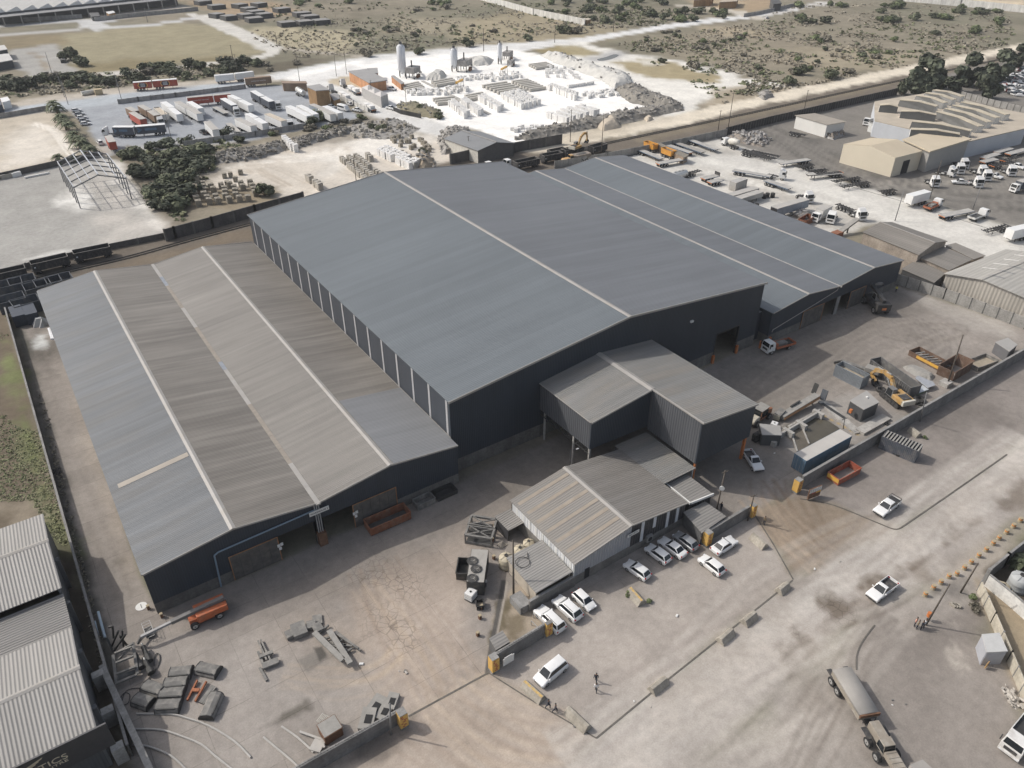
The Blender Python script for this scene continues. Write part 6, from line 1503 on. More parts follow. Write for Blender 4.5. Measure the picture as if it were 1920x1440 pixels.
mb.build('roof_bars',t)
ro_=P('skip_red',(.30,.075,.04),.75,0,.25,1.5,.45);
t=at(skip(5.6,2.3,1.35,'bright orange-red open skip with yellow corner outside the long wall',ro_,P('skip_dust',(.22,.2,.185),.9,0,.15)),1582,888,1614,871,.6);MB().box(yellow,-2.86,-2.81,-1.1,1.1,.5,1.3).build('end_panel',t)
t=thing('notice_board','rusty notice board with white printed panels standing beside the orange-red skip','sign',G(1524,934),rad(-8));MB().box(rust,-1.3,1.3,-.08,.08,.25,2.3).build('board',t);MB().box(trimw,-1.25,1.25,-.12,-.085,1.45,2.25).build('panel',t);MB().box(yellow,.2,1.25,-.12,-.085,1.1,1.4).build('panel',t);MB().box(pil_r,-.7,.15,-.12,-.085,1.2,1.4).build('panel',t)
mb=MB()
for i in range(4):
 for k in range(5):mb.box(MATS['sign_black'],-1.15+k*.48,-.85+k*.48,-.125,-.121,1.55+i*.17,1.6+i*.17)
mb.build('printing',t)
for s in(-1.1,1.1):MB().box(rust,s-.05,s+.05,-.05,.05,0,.25).build('leg',t)
exm=P('excavator_yellow',(.42,.25,.08),.6,0,.2,1.2,.6,(.4,.34,.25))
ex=excavator('yellow crawler excavator',exm);C(ex,1680,742,1655,722,'yellow crawler excavator with its boom stretched out among the skips',None,z=1.2)
at(skip(11.0,2.5,2.4,'long ribbed open bin with a dusty floor, behind the yellow excavator',P('bin_ribbed',(.13,.13,.13),.7,.1,.2,1,.45,(.3,.28,.25)),P('bin_dust',(.27,.25,.23),.9,0,.15),ribs=22,name='open_bin'),1676,707,1700,724,1.2)
t=at(container(6.1,'pale blue-grey open container full of scrap, left of the excavator boom',P('container_pale_blue',(.22,.24,.26),.6,0,.12),open_top=True,fill=MATS['crate_junk']),1596,703,1578,694,1.3)
t=thing('drill_rig','grey drilling mast and machine lying beyond the pale blue open container','rig');at(t,1618,693,1588,683,.8);MB().box(sd_,-3.4,4.4,-.5,.5,.8,1.3).build('mast',t);MB().box(MATS['beam_grey'],-3.2,-.4,-.9,.9,1.0,2.0).build('body',t,False,.1);MB().bar(MATS['dark_steel'],(4.2,0,1.2),(5.6,.4,.4),.4).build('arm',t);MB().box(chass,-2.6,1.6,-1.0,1.0,.1,.8).build('crawler_track',t)
rs1=P('skip_rusty_dark',(.13,.08,.055),.85,0,.35,1.5,.4,(.25,.2,.16))
t=at(skip(8.2,3.2,1.2,'rusty scrap trays with yellow edge near the tall pole, filled with bent steel',rs1,MATS['bin_dust'],name='scrap_tray',cat='tray'),1745,676,1768,688,.5);MB().box(yellow,-2.2,3.6,-1.72,-1.66,.5,1.1).build('painted_side',t)
mb=MB()
for k in range(7):mb.bar(sd_,(-3.4+k*.9,-1.2,.6),(-2.4+k*1.0,1.2,.9),.3,.2)
mb.build('scrap_load',t)
at(skip(6.6,3.4,2.4,'deep rusty skip with sloped sides behind the tall pole',rs1,MATS['bin_dust'],slope_=.5),1790,690,1810,678,1.2)
t=at(skip(6.4,3.0,1.0,'shallow steel tray of scrap near the grey cabin, by the long wall',sd_,name='scrap_tray',cat='tray',load=MATS['crate_junk']),1840,680,1862,672,.5)
heap('tarpaulin','crumpled dusty tarpaulin over scrap between the ribbed bin and rusty trays',[(1690,690),(1704,684),(1734,694),(1756,706),(1746,716),(1722,708)],.8,MATS['beam_grey'],'tarpaulin',9,.25,None,.4)
gl=P('sheet_shiny',(.6,.6,.6),.25,.6,.1);gn=P('tarp_green',(.10,.13,.08),.8,0,.2)
def slab(name,label,pts,z,m,cat,t=.12):return tag(MB().sheet(m,[G(u,v,z)for u,v in pts],t).build(name),label,cat)
slab('metal_sheet','shiny white metal sheets lying on scrap by the long wall',[(1721,704),(1750,716),(1754,722),(1740,727),(1716,709)],.9,gl,'sheet')
slab('panel_sheet','pale blue-white panel lying next to the shiny sheets',[(1708,716),(1730,722),(1742,730),(1722,737),(1706,727)],.5,P('panel_pale',(.5,.53,.56),.5),'sheet')
slab('green_sheet','dull green sheet under the pale panel beside the ribbed bin',[(1706,726),(1722,732),(1738,733),(1718,742),(1704,737)],.35,gn,'sheet')
for k,(u,v,r_)in enumerate(((1723,752,1.1),(1714,754,1.0),(1724,759,.5),(1651,733,.95),(1672,815,.6),(1684,853,.6),(1677,850,.5))):tyre(['huge tyre by the long wall right of the excavator','second huge tyre right of the excavator','small tyre leaning on the huge tyres','big tyre between the excavator and its bucket','loose tyre at the head of the barred container','loose tyre by the middle of the barred container','loose tyre half hidden by the barred container'][k],u,v,r_,r_*.6)
tyre('lone tyre beside the long wall above the blue container',1664,796,.5,.3)
t.scale=t.scale
def mining_truck(label,m):
 t=thing('dump_truck',label,'dump truck');tm=P('tarp_dusty',(.30,.285,.265),.85,0,.1,.5)
 MB().box(m,-9.2,-1.6,-1.55,1.55,1.5,2.5).build('trailer_body',t,False,.05)
 MB().extx(tm,[(-1.6,2.5),(1.6,2.5),(1.45,2.75),(0,2.95),(-1.45,2.75)],-9.2,-1.7).build('tarpaulin',t,True)
 MB().box(MATS['rusty_steel'],-1.7,-1.45,-1.55,1.55,2.2,2.75).build('headboard',t)
 mb=MB();mb.bar(chass,(-1.3,-.9,2.2),(-1.3,.9,2.2),.1);mb.bar(chass,(-1.3,-.9,1.2),(-1.3,-.9,2.2),.1);mb.bar(chass,(-1.3,.9,1.2),(-1.3,.9,2.2),.1);mb.build('guard_rail',t)
 MB().box(chass,-9.6,6.5,-.5,.5,.9,1.3).build('chassis',t)
 MB().box(m,-.6,2.0,-.75,.75,1.3,2.7).build('tank',t,False,.08)
 mb=MB();v=frustum(mb,m,(2.0,3.6,.95),(2.0,3.3,.85),1.4,2.9);c=mb.build('cab',t,False,.05);glazing(c,v,False)
 mb=MB();mb.box(m,3.6,6.6,-.85,.85,1.3,2.1)
 for k in range(4):mb.box(chass,3.9+k*.7,3.95+k*.7,-.8,.8,2.1,2.13)
 mb.build('bonnet',t,False,.08)
 for x in(-9.3,.3):
  for s in(-1,1):MB().extr(chass,[(x-.9,1.5),(x+.9,1.5),(x+.6,1.62),(x-.6,1.62)],s*1.35-.4,s*1.35+.4).build('mudguard',t)
 wheels(t,(-8.6,-6.9,1.2,3.4),(-1.4,1.4),.72,.6);return t
mt=P('hauler_dust',(.26,.23,.19),.75,0,.15,1,.4,(.42,.40,.36))
at(mining_truck('dusty covered dump truck and trailer driving towards the bottom edge',mt),1640,1366,1668,1412,1.4).scale=(.82,)*3
slab('tarp_load','corner of another dusty covered load cut by the bottom edge, beside the dump truck',[(1706,1434),(1730,1424),(1780,1470),(1740,1490)],2.6,MATS['tarp_dusty'],'load',1.2)
def boxtruck(label,m,bx):
 t=thing('box_truck',label,'truck');cab(t,m,3.9,top=2.8,L=1.9,w=2.3);MB().box(bx,-3.6,1.8,-1.2,1.2,1.1,3.5).build('box_body',t,False,.03);MB().box(tarp,-3.62,1.82,-1.21,1.21,3.44,3.54).build('roof',t);MB().box(chass,-3.6,3.6,-.45,.45,.7,1.1).build('chassis',t);wheels(t,(2.9,-2.2),(-.98,.98),.48,.4);return t
at(flatbed('white truck cut off by the lower right edge of the lot',P('white_paint_dusty',(.66,.65,.63),.4,0,.06,1,.3),(.6,.6,.58),False),1921,1374,1904,1395,1.2)
pw=BLOCKW('panel_cream',(.50,.46,.38))
wall('cream_panel_wall','cream precast panel wall running down the lower right side',[(1832,1108),(1858,1168),(1888,1240),(1924,1330),(1970,1450)],2.0,.12,pw,posts=2.5,postm=conc2,postw=.08)
wall('white_wall','whitewashed stained wall of the corner compound with round tanks',[(1846,1098),(1890,1134),(1925,1165),(2010,1240)],2.2,.2,BLOCKW('whitewash',(.66,.65,.62),1,.12),cap=conc2)
wall('grey_wall','grey wall of the corner compound along the road side',[(1844,1092),(1880,1062),(1925,1026),(2040,930)],2.6,.2,plinth,cap=conc2,posts=6,postm=conc2,postw=.25)
water_tank('tall grey water tank in the corner compound at the right edge',1904,1104,1.3,2.6,P('tank_grey',(.36,.37,.37),.6,0,.1));water_tank('low cream tank in the corner compound, left of the grey tank',1876,1108,.9,1.2,tkm);water_tank('low cream tank in the corner compound, beside the white wall',1888,1122,.85,1.1,tkm);water_tank('small cream tank at the foot of the grey tank',1902,1130,.5,.9,tkm)
t=kiosk('guard_hut','pale grey guard hut against the cream panel wall',[(1841,1189),(1874,1186),(1890,1221),(1850,1223)],2.6,m=P('hut_grey',(.36,.37,.40),.6,0,.1),rm=P('hut_roof',(.47,.47,.46),.7,0,.08))
a=G(1849,1240,.9);MB().box(P('hut_plank',(.42,.27,.12),.8),a.x-.5,a.x+.1,a.y-.35,a.y-.25,.2,1.2).build('side_board',t);a=G(1848,1226,1.3);MB().box(dark,a.x-.25,a.x+.3,a.y-.2,a.y-.1,.3,2.0).build('door',t);a=G(1843,1205,1.6);MB().box(glass,a.x-.12,a.x,a.y-.3,a.y+.3,1.3,1.9).build('window',t)
heap('rubble_heap','small heap of broken stone beside the hut and the cream panel wall',[(1876,1252),(1884,1250),(1892,1262),(1886,1268)],.4,P('stone_pale',(.42,.39,.35),.95,0,.2),'heap',5,.3,None,.3,14,MATS['stone_pale'])
heap('rubble_heap','scatter of broken bricks at the foot of the lower cream panels',[(1880,1296),(1892,1292),(1912,1320),(1906,1332)],.3,MATS['stone_pale'],'heap',6,.3,None,.3,24,MATS['stone_pale'])
heap('rubble_heap','broken rubble spilled beside the road-edge barrier',[(1336,1214),(1352,1208),(1360,1216),(1346,1228)],.4,MATS['stone_pale'],'heap',7,.3,None,.3,20,MATS['stone_pale'])
for k in range(3):mb=MB();mb.bar(MATS['barrier_concrete'],G(1782+k*5,1130+k,.2),G(1792+k*5,1138+k*.5,.2),.4,.3);tag(mb.build('kerb_stone'),['broken kerb stone lying in the gravel, left of three','broken kerb stone lying in the gravel, middle of three','broken kerb stone lying in the gravel, right of three'][k],'kerb stone','broken kerb stones')
KERB([(1606,1256),(1606,1232),(1613,1210),(1626,1190),(1640,1172)],.18,'kerb_dirt')
t=thing('litter_bin','orange bin fixed near the foot of the leaning pole','bin',G(1738,1163),0);MB().cyl(orange,(0,0,.8),(0,0,1.5),.3,n=10).build('bucket',t);MB().box(steel_dk,-.04,.04,-.04,.04,0,.8).build('post',t)
for k in range(14):
 u,v=rnd.choice([(1100,1340),(1190,1320),(1380,1100),(1500,960),(820,1330),(740,1260),(580,1260),(1700,1330),(1640,1300),(1480,870),(700,1230),(640,1330),(1290,1160),(1560,1050)]);u+=rnd.uniform(-40,40);v+=rnd.uniform(-25,25);c=G(u,v);s=rnd.uniform(.1,.28)
 mb=MB();mb.box(rnd.choice([trimw,MATS['stone_pale'],sd_]),-s,s,-s*.6,s*.6,0,s*.7);o=mb.build('loose_stone',None,False,s*.2);o.location=c;o.rotation_euler.z=k;tag(o,'small loose stone or scrap lying on the open ground','stone','loose stones on open ground')
lf_d=LEAF('leaves_dark',(.088,.10,.062),(.13,.14,.085));lf_g=LEAF('leaves_green',(.10,.125,.06),(.15,.175,.085));lf_b=LEAF('leaves_brown',(.16,.148,.115),(.21,.19,.15));lf_p=LEAF('leaves_palm',(.085,.10,.06),(.13,.14,.085));lf_k=LEAF('leaves_blackish',(.06,.07,.05),(.09,.10,.066));bark=P('bark',(.12,.095,.07),.9,0,.2)
def leafcloud(mb,m,blobs,n,size,r):
 for k in range(n):
  c,R=r.choice(blobs);v=Vector((r.gauss(0,1),r.gauss(0,1),r.gauss(0,1)*.9+.15)).normalized()
  d=R*(.55+.5*r.random()**.5)if r.random()<.85 else R*r.random()
  p=Vector(c)+Vector((v.x*d,v.y*d,v.z*d*.85))
  if p.z<.08:p.z=.08+r.random()*.3
  s=size*r.uniform(.6,1.4);nn=(v+Vector((r.gauss(0,.5),r.gauss(0,.5),r.gauss(0,.5)+.35))).normalized()
  a=nn.orthogonal().normalized();b=nn.cross(a);t=r.uniform(0,6.28);a,b=a*math.cos(t)+b*math.sin(t),b*math.cos(t)-a*math.sin(t)
  mb.add(m,[p-a*s-b*s*.5,p+a*s*.2-b*s*.8,p+a*s+b*s*.3,p+a*s*.1+b*s*.8,p-a*s*.7+b*s*.5],[(0,1,2,3,4)])
def bush_proto(seed,m,tall=1.0,n=420,nm='bush',size=.13):
 r=random.Random(seed);t=thing(nm,'','tree' if nm.endswith('tree')else 'bush');blobs=[]
 for k in range(r.randint(5,8)):
  a=r.uniform(0,6.28);d=r.uniform(0,.62);R=r.uniform(.28,.48);blobs.append(((math.cos(a)*d,math.sin(a)*d,R*.8+r.uniform(0,.45)*tall),R))
 mb=MB();leafcloud(mb,m,blobs,n,size,r);mb.build('crown',t)
 mb=MB()
 for k in range(3):
  c=blobs[k][0];mb.cyl(bark,(0,0,0),(c[0]*.8,c[1]*.8,c[2]*.9),.05,.02,5)
 mb.build('trunk',t);return proto(t)
B_d=[bush_proto(10+k,lf_d)for k in range(3)];B_g=[bush_proto(20+k,lf_g)for k in range(3)];B_b=[bush_proto(30+k,lf_b,.8)for k in range(3)];B_k=[bush_proto(40+k,lf_k)for k in range(2)]
T_p=[bush_proto(60+k,lf_k,3.2,700,'dark_tree',.15)for k in range(3)]
def inpoly(x,y,w):
 c=False
 for a,b in zip(w,w[1:]+w[:1]):
  if(a[1]>y)!=(b[1]>y)and x<(b[0]-a[0])*(y-a[1])/(b[1]-a[1]+1e-12)+a[0]:c=not c
 return c
NB=[0]
def scatter(pts,n,s0,s1,protos,label,group,seed,flat=.8,clus=0.0):
 r=random.Random(seed);us=[p[0]for p in pts];vs=[p[1]for p in pts];k=0;tries=0;last=None
 while k<n and tries<9000:
  tries+=1
  if last and r.random()<clus:u=last[0]+r.gauss(0,14);v=last[1]+r.gauss(0,4)
  else:
   u=r.uniform(min(us),max(us));v=r.uniform(min(vs),max(vs))
   d=(v+225.0);
   if r.random()>(min(vs)+225.0)**2/d**2:continue
  if not inpoly(u,v,pts):continue
  last=(u,v);c=G(u,v);s=r.uniform(s0,s1)*.5
  place(r.choice(protos),(c.x,c.y,-.03),r.uniform(0,6.28),label,group,(s*r.uniform(.85,1.2),s*r.uniform(.85,1.2),s*flat*r.uniform(.8,1.15)));k+=1;NB[0]+=1
def bush_at(u,v,s,pr,label,group=None,flat=.85):
 c=G(u,v);place(pr,(c.x,c.y,-.03),rnd.uniform(0,6),label,group,(s*.5,s*.5,s*.5*flat));NB[0]+=1
scatter([(0,158),(100,150),(180,142),(300,128),(430,116),(500,118),(470,138),(400,146),(250,160),(100,174),(0,182)],46,7,12,B_d+B_b[:1]+B_k,'dense dark bush in the thicket behind the street and the red trailers','thicket behind the street',1,.75)
scatter([(214,288),(330,272),(420,258),(500,250),(490,262),(420,276),(400,300),(372,330),(352,352),(330,420),(300,400),(262,345),(232,312)],44,6,11,B_d+B_k,'dense dark bush in the thicket between the truck yard and the frame lot','thicket below the truck yard',2,.7)
scatter([(500,250),(560,244),(640,228),(720,210),(700,225),(640,240),(560,258),(520,265)],10,4,7,B_b+B_g,'scrubby bush on the stony bank below the truck yard','scrub on the stony bank',3,.7)
scatter([(480,0),(860,0),(900,12),(860,26),(700,20),(560,14)],16,6,11,B_g+B_b[:1],'green bush at the far top edge of the scrubland, left of the white wall','far scrub left of the white wall',4,.7,.5)
scatter([(520,64),(700,52),(900,46),(1000,60),(940,76),(760,96),(640,88)],24,3.5,7,B_b+B_d,'scattered bush on the dry ground beyond the silos','bushes beyond the silos',5,.8)
scatter([(900,0),(1290,0),(1290,10),(1380,30),(1360,38),(1240,46),(1150,50),(1060,34),(960,14)],44,8,13,B_g+B_d,'leafy green bush in the grove at the top centre','grove at the top centre',6,.75)
scatter([(1440,16),(1540,8),(1700,2),(1880,24),(1870,62),(1780,74),(1600,66),(1500,44)],42,7,13,B_g+B_d,'leafy bush in the scrub wood at the upper right','scrub wood at the upper right',7,.7,.4)
scatter([(1190,66),(1340,52),(1480,60),(1600,76),(1800,80),(1900,70),(1880,84),(1700,122),(1480,168),(1360,190),(1420,150),(1320,114),(1220,100),(1150,84)],46,4,8,B_d+B_b+B_g,'scattered bush in the dry scrubland right of the block works','bushes right of the block works',8,.75,.3)
scatter([(430,128),(560,112),(580,118),(500,136),(440,142)],8,4,7,B_b,'grey-brown bush by the bend of the pale road','bushes by the road bend',9,.7)
for(u,v,s,p_,lb)in((133,112,13,0,'tall dark rounded tree beside the paved pad, upper of two'),(149,124,12,1,'dark rounded tree beside the paved pad, lower of two'),(497,368,8,0,'leafy bush by the dark wall behind the main shed'),(602,225,10,1,'wide grey-green tree hanging over the truck yard wall'),(585,236,8,2,'smaller grey-green bush beside the overhanging tree'),(688,106,10,2,'round grey bush at the edge of the white road, left of the silo'),(788,102,9,1,'round grey bush on the white road edge, right of the first silo'),(875,88,10,0,'dark bush cluster on the white road edge behind the second silo'),(1092,24,6,0,'round bush in front of the grove'),(1058,62,12,1,'dark bush beside the end of the white wall, left one'),(1080,63,10,2,'dark bush beside the end of the white wall, right one'),(988,77,8,0,'lone bush above the road to the right of the silos'),(1240,118,6,1,'small bush on the grass patch inside the white tracks'),(1300,128,9,2,'larger bush on the grass patch inside the white tracks'),(790,208,6,0,'bush on the weedy island in the block works, left'),(820,222,6,1,'dark bush on the weedy island in the block works, right'),(700,243,5,0,'green bush among the broken stone, left'),(716,246,6,1,'green bush among the broken stone, right'),(792,290,5,0,'green bush by the mound behind the main shed'),(1546,78,9,2,'lone dark bush standing out on the open scrub'),(1500,140,10,0,'bush group by the pale railway track, left'),(1560,148,11,1,'bush group by the pale railway track, right'),(1640,110,7,2,'bush in the open dry grass'),(1480,160,9,0,'bush beside the rocks near the railway')):
 bush_at(u,v,s,(B_d+B_b)[p_]if v>200 or p_!=2 else B_b[2],lb)
bush_at(1826,1142,2.2,B_b[0],'dusty shrub by the top of the cream panel wall');bush_at(1824,1124,1.6,B_g[0],'small green shrub by the top of the cream panel wall');bush_at(1734,822,1.2,B_g[1],'weeds beside the weathered barrier outside the long wall')
bush_at(1182,1116,1.6,B_g[2],'weeds behind the yellow-topped barrier, left');bush_at(1216,1128,1.2,B_g[0],'weeds behind the yellow-topped barrier, right')
for k,(u,v)in enumerate(((1690,165),(1712,158),(1738,160),(1762,152),(1790,158),(1812,148),(1836,156),(1850,170),(1868,140),(1890,122),(1905,112),(1725,150))):
 c=G(u,v+14);s=5.2+1.2*(k%3);place(T_p[k%3],(c.x,c.y,0),k,'tall dark pine-like tree in the group above the saw-roofed factory','dark trees above the saw-roofed factory',(s,s,s*.95))
def palm_proto(seed,trunk=2.5,n=34,fr=2.9):
 r=random.Random(seed);t=thing('palm_tree','','palm');mb=MB();mb.cyl(bark,(0,0,0),(0,0,trunk),.34,.28,8);mb.build('trunk',t);mb=MB()
 for k in range(n):
  a=k*2.4+r.uniform(-.2,.2);e=r.uniform(-.15,1.25);L=fr*r.uniform(.8,1.1);pts=[]
  for q in range(6):
   s=q/5;rr=L*(math.cos(e)*s+.12*s*s);z=trunk+L*(math.sin(e)*s-.75*s*s);pts.append(Vector((rr*math.cos(a),rr*math.sin(a),z)))
  side=Vector((-math.sin(a),math.cos(a),0))
  for q in range(5):
   w0=.42*math.sin(math.pi*(q+.35)/5.6);w1=.42*math.sin(math.pi*(q+1.35)/5.6)if q<4 else.03
   for sg in(-1,1):mb.add(lf_p,[pts[q],pts[q]+side*sg*w0+Vector((0,0,-.22*w0)),pts[q+1]+side*sg*w1+Vector((0,0,-.22*w1)),pts[q+1]],[(0,1,2,3)])
 mb.build('crown',t);return proto(t)
PA=[palm_proto(1),palm_proto(2,3.2),palm_proto(3,2.0)]
for k,(u,v)in enumerate(((103,208),(110,219),(117,231),(125,244),(133,255),(140,265),(150,277),(160,287),(170,292))):
 c=G(u,v);place(PA[k%3],c,k,['top','second','third','fourth','fifth','sixth','seventh','eighth','last'][k]+' palm of the row along the sandy lot, counted from the far end','row of palms along the sandy lot',1.35)
for(u,v,s,lb)in((112,307,1.0,'small lone palm behind the steel frame, left'),(140,303,.7,'smallest lone palm behind the steel frame')):place(PA[0],G(u,v),1,lb,None,s)
place(palm_proto(5,1.2,26,2.4),G(1912,1060),0,'palm in the corner compound at the right edge',None,1.0);place(PA[1],G(1606,0+182*0+90),2,'lone palm in the far scrub',None,.8)
def cover(name,label,zones,n,s0,s1,m,seed,cat,per=4):
 r=random.Random(seed);mb=MB()
 for(pts,share)in zones:
  us=[p[0]for p in pts];vs=[p[1]for p in pts];k=0;tries=0
  while k<n*share and tries<n*60:
   tries+=1;u=r.uniform(min(us),max(us));v=r.uniform(min(vs),max(vs))
   if not inpoly(u,v,pts):continue
   c=G(u,v)
   if vnoise(np.array([c.x/18]),np.array([c.y/18]),seed)[0]<.42:continue
   s=r.uniform(s0,s1);k+=1
   for q in range(per):
    p=c+Vector((r.gauss(0,s*.5),r.gauss(0,s*.5),s*r.uniform(.1,.55)));a=Vector((r.gauss(0,1),r.gauss(0,1),r.gauss(0,.5))).normalized()*s*.6;b=a.cross(Vector((r.gauss(0,.6),r.gauss(0,.6),1))).normalized()*s*.45
    mb.add(m,[p-a-b,p+a*.6-b,p+a+b*.5,p+b,p-a*.7+b*.4],[(0,1,2,3,4)])
 return tag(mb.build(name),label,cat,None,'stuff')
lf_s=LEAF('leaves_scrub',(.22,.20,.155),(.27,.24,.19));lf_s2=LEAF('leaves_scrub_green',(.15,.165,.095),(.20,.205,.12));lf_v=LEAF('leaves_verge',(.16,.18,.095),(.22,.22,.13))
cover('scrub','low grey-brown scrub covering the dry land',[([(480,20),(900,10),(1120,60),(960,78),(560,110),(470,70)],.24),([(1150,84),(1440,40),(1900,66),(1900,84),(1480,168),(1350,196),(1420,150),(1300,112)],.4),([(1440,10),(1700,4),(1900,30),(1900,66),(1440,44)],.12),([(900,10),(1280,20),(1200,52),(1060,56)],.08),([(0,150),(480,112),(470,140),(0,186)],.1)],5200,.5,1.3,lf_s,3,'scrub',4)
cover('scrub','low green scrub between the bushes',[([(480,4),(900,6),(1120,50),(960,70),(560,90)],.15),([(900,4),(1280,14),(1240,50),(1060,44)],.25),([(1160,84),(1440,36),(1900,50),(1900,80),(1480,160),(1350,190)],.4),([(214,288),(420,262),(500,250),(420,290),(340,420),(262,350)],.1),([(0,150),(480,112),(470,140),(0,186)],.1)],2000,.6,1.6,lf_s2,5,'scrub',5)
cover('grass','dry tufts of grass on the left verge',[([(0,590),(14,590),(60,760),(112,960),(130,1030),(100,1010),(60,940),(0,940)],1)],1500,.08,.26,lf_v,6,'grass',4)
cover('weeds','reddish-green weeds in the planting bed',[([(944,1118),(960,1140),(1012,1160),(1010,1180),(930,1230),(924,1200)],1)],420,.12,.4,LEAF('leaves_weed',(.10,.09,.05),(.15,.09,.06)),8,'weeds',5)
cover('weeds','weeds along the foot of the left boundary wall',[([(60,690),(68,690),(140,990),(200,1250),(190,1250),(130,1000)],1)],260,.1,.35,lf_b,9,'weeds',5)
def roofline(u1,v1,u2,v2,z):
 a=G(u1,v1,z);b=G(u2,v2,z);c=(a+b)/2
 return(c.x,c.y,0),math.atan2(b.y-a.y,b.x-a.x),(b-a).length
def BT(u1,v1,u2,v2,label,side=None,top=None,**kw):
 "box trailer whose roof centre line runs from rear pixel to front pixel"
 H=kw.get('H',4.0);loc,rz,L=roofline(u1,v1,u2,v2,H);L=min(max(L,4.5),14.5)
 t=box_trailer(L,label,side or boxw,top,**kw);t.location=loc;t.rotation_euler.z=rz;return t
def FT(u1,v1,u2,v2,label,**kw):
 H=kw.get('H',1.45);loc,rz,L=roofline(u1,v1,u2,v2,H);L=min(max(L,5),15)
 t=flat_trailer(L,label,**kw);t.location=loc;t.rotation_euler.z=rz;return t
whd=P('trailer_white_dirty',(.62,.61,.58),.5,0,.08,.5,.35,(.5,.46,.4))
def redlogo(t,L,W,H):
 for s in(-1,1):
  y=s*(W/2+.02);mb=MB()
  mb.add(P('logo_black',(.025,.025,.028),.6),[(-1.7,y,2.6),(-1.1,y,3.6),(1.1,y,3.6),(1.7,y,2.6),(1.1,y,1.55),(-1.1,y,1.55)],[(0,1,2,3,4,5)if s<0 else(5,4,3,2,1,0)]);e=mb.build('emblem',t)
  mb=MB();gy_=P('logo_grey',(.5,.5,.52),.6);y2=s*(W/2+.03)
  for k in range(3):
   for q in range(5):mb.box(gy_,-.95+q*.4,-.65+q*.4,y2-.005,y2+.005,1.85+k*.55,2.25+k*.55)
  mb.build('lettering',e);mb=MB();yl=P('logo_yellow',(.62,.42,.10),.6)
  for sg in(-1,1):mb.bar(yl,(sg*2.1,y2,2.6),(sg*1.4,y2,3.75),.04,.22);mb.bar(yl,(sg*2.1,y2,2.6),(sg*1.4,y2,1.45),.04,.22)
  mb.build('chevron',e)
def bluelogo(t,L,W,H):
 for s in(-1,1):
  y=s*(W/2+.02);mb=MB();bl_=P('logo_blue',(.09,.15,.22),.6)
  mb.box(bl_,-L*.2,L*.2,y-.01,y+.01,2.3,3.2);mb.add(bl_,[(L*.28,y,2.7),(L*.44,y,3.7),(L*.44,y,2.9),(L*.38,y,2.7),(L*.44,y,2.5),(L*.44,y,1.7)],[(0,1,2,3,4,5)]);mb.build('emblem',t)
def redtext(t,L,W,H):
 if L>5:
  for s in(-1,1):textobj('GOODS FOR THE ROAD',(0,s*(W/2+.03),2.6),.7,boxw,t,(math.pi/2,0,0 if s<0 else math.pi),fit=min(L*.7,7))
def TR(m,u,v,uf,vf,label,z=1.8,**kw):loc,rz=head(u,v,uf,vf,z);return place(trc,loc,rz,label,None,None,kw.get('swap'))
trc=tractor(whitep,'')
BT(249,154,283,151.5,'red trailer with a black hexagon emblem behind the street, left one of the coupled pair',redc,boxw,deco=redlogo);BT(285,151,331,147.5,'red trailer with a black hexagon emblem behind the street, right one of the coupled pair',redc,boxw,deco=redlogo)
BT(402,141,438,138,'white trailer behind the street, left one of the coupled white pair',boxw);BT(440,137.5,474,133.5,'white trailer behind the street, right one of the coupled white pair',boxw)
BT(458,147,507,142.5,'brown trailer with faded red lettering at the top edge of the truck yard',brnc,brnc,deco=redtext)
BT(350,182.5,398,178,'red trailer with white lettering along the street wall of the truck yard, left one',redc,tarp,deco=redtext);BT(400,178,432,175,'red trailer along the street wall of the truck yard, right one',redc,tarp)
BT(240,201,255,208,'short orange-brown trailer left of the brown pair, farther part',brnc,tarp);BT(247,210,268,223,'orange-red ended trailer left of the brown pair, nearer part',redc,tarp,rear=redc)
BT(263,197,279,206,'brown trailer with dusty tarpaulin roof, farther of the brown pair',brnc,tarp);BT(281,207,294,216,'brown trailer with dusty roof behind the white tractor',brnc,tarp);TR(trc,299,226,306,232,'white truck tractor at the near end of the brown trailer pair')
BT(290,198,312,217,'white dusty bulk trailer beside the brown pair',whd,None,open_top=True,H=3.4);BT(306,190.5,322,201,'white box trailer in the middle row, farther part of the first pair');BT(320,202,336,214,'white box trailer in the middle row, nearer part of the first pair')
BT(332,190,352,201,'white box trailer in the middle row, farther part of the second pair',boxw,tarp);BT(353,201,374,213,'white box trailer in the middle row, nearer part of the second pair',boxw,tarp);BT(349,187,382,206,'long white trailer just below the red street-wall trailers')
BT(251,237,212,237,'dark navy trailer with pale blue marks behind the white cab, of the long road train',blud,boxw,deco=bluelogo);BT(309,232,253,236.5,'dark navy trailer with pale blue marks at the rear of the long road train',blud,boxw,deco=bluelogo);TR(trc,208,246,198,246.5,'white truck tractor pulling the dark navy road train')
BT(203,254,210,266,'short trailer with dusty roof and red end at the lower left of the truck yard',redc,tarp,rear=redc,axles=2);BT(388,227,404,243,'white trailer standing alone near the lower wall, with dusty roof',boxw,tarp)
FT(402,200,424,212,'empty flatbed trailer beside the navy trailer and tractor');FT(424,227,450,251,'narrow flatbed trailer with dark ends near the lower truck yard wall')
BT(474,170,491,180,'dark navy trailer with pale roof, farther of the pair behind the white tractor',blud,boxw);BT(493,181,509,190,'dark navy trailer with pale roof, nearer of the pair behind the white tractor',blud,boxw);TR(trc,520,196,526,204,'white truck tractor standing free beside the navy pair')
BT(416,183,441,198,'dark navy trailer in front of the white pair in the middle',blud,boxw);TR(trc,442,207,447,213,'white truck tractor on the single navy trailer')
BT(431,178,449,186,'white box trailer right of the single navy trailer, farther part');BT(450,187,470,197,'white box trailer right of the single navy trailer, nearer part')
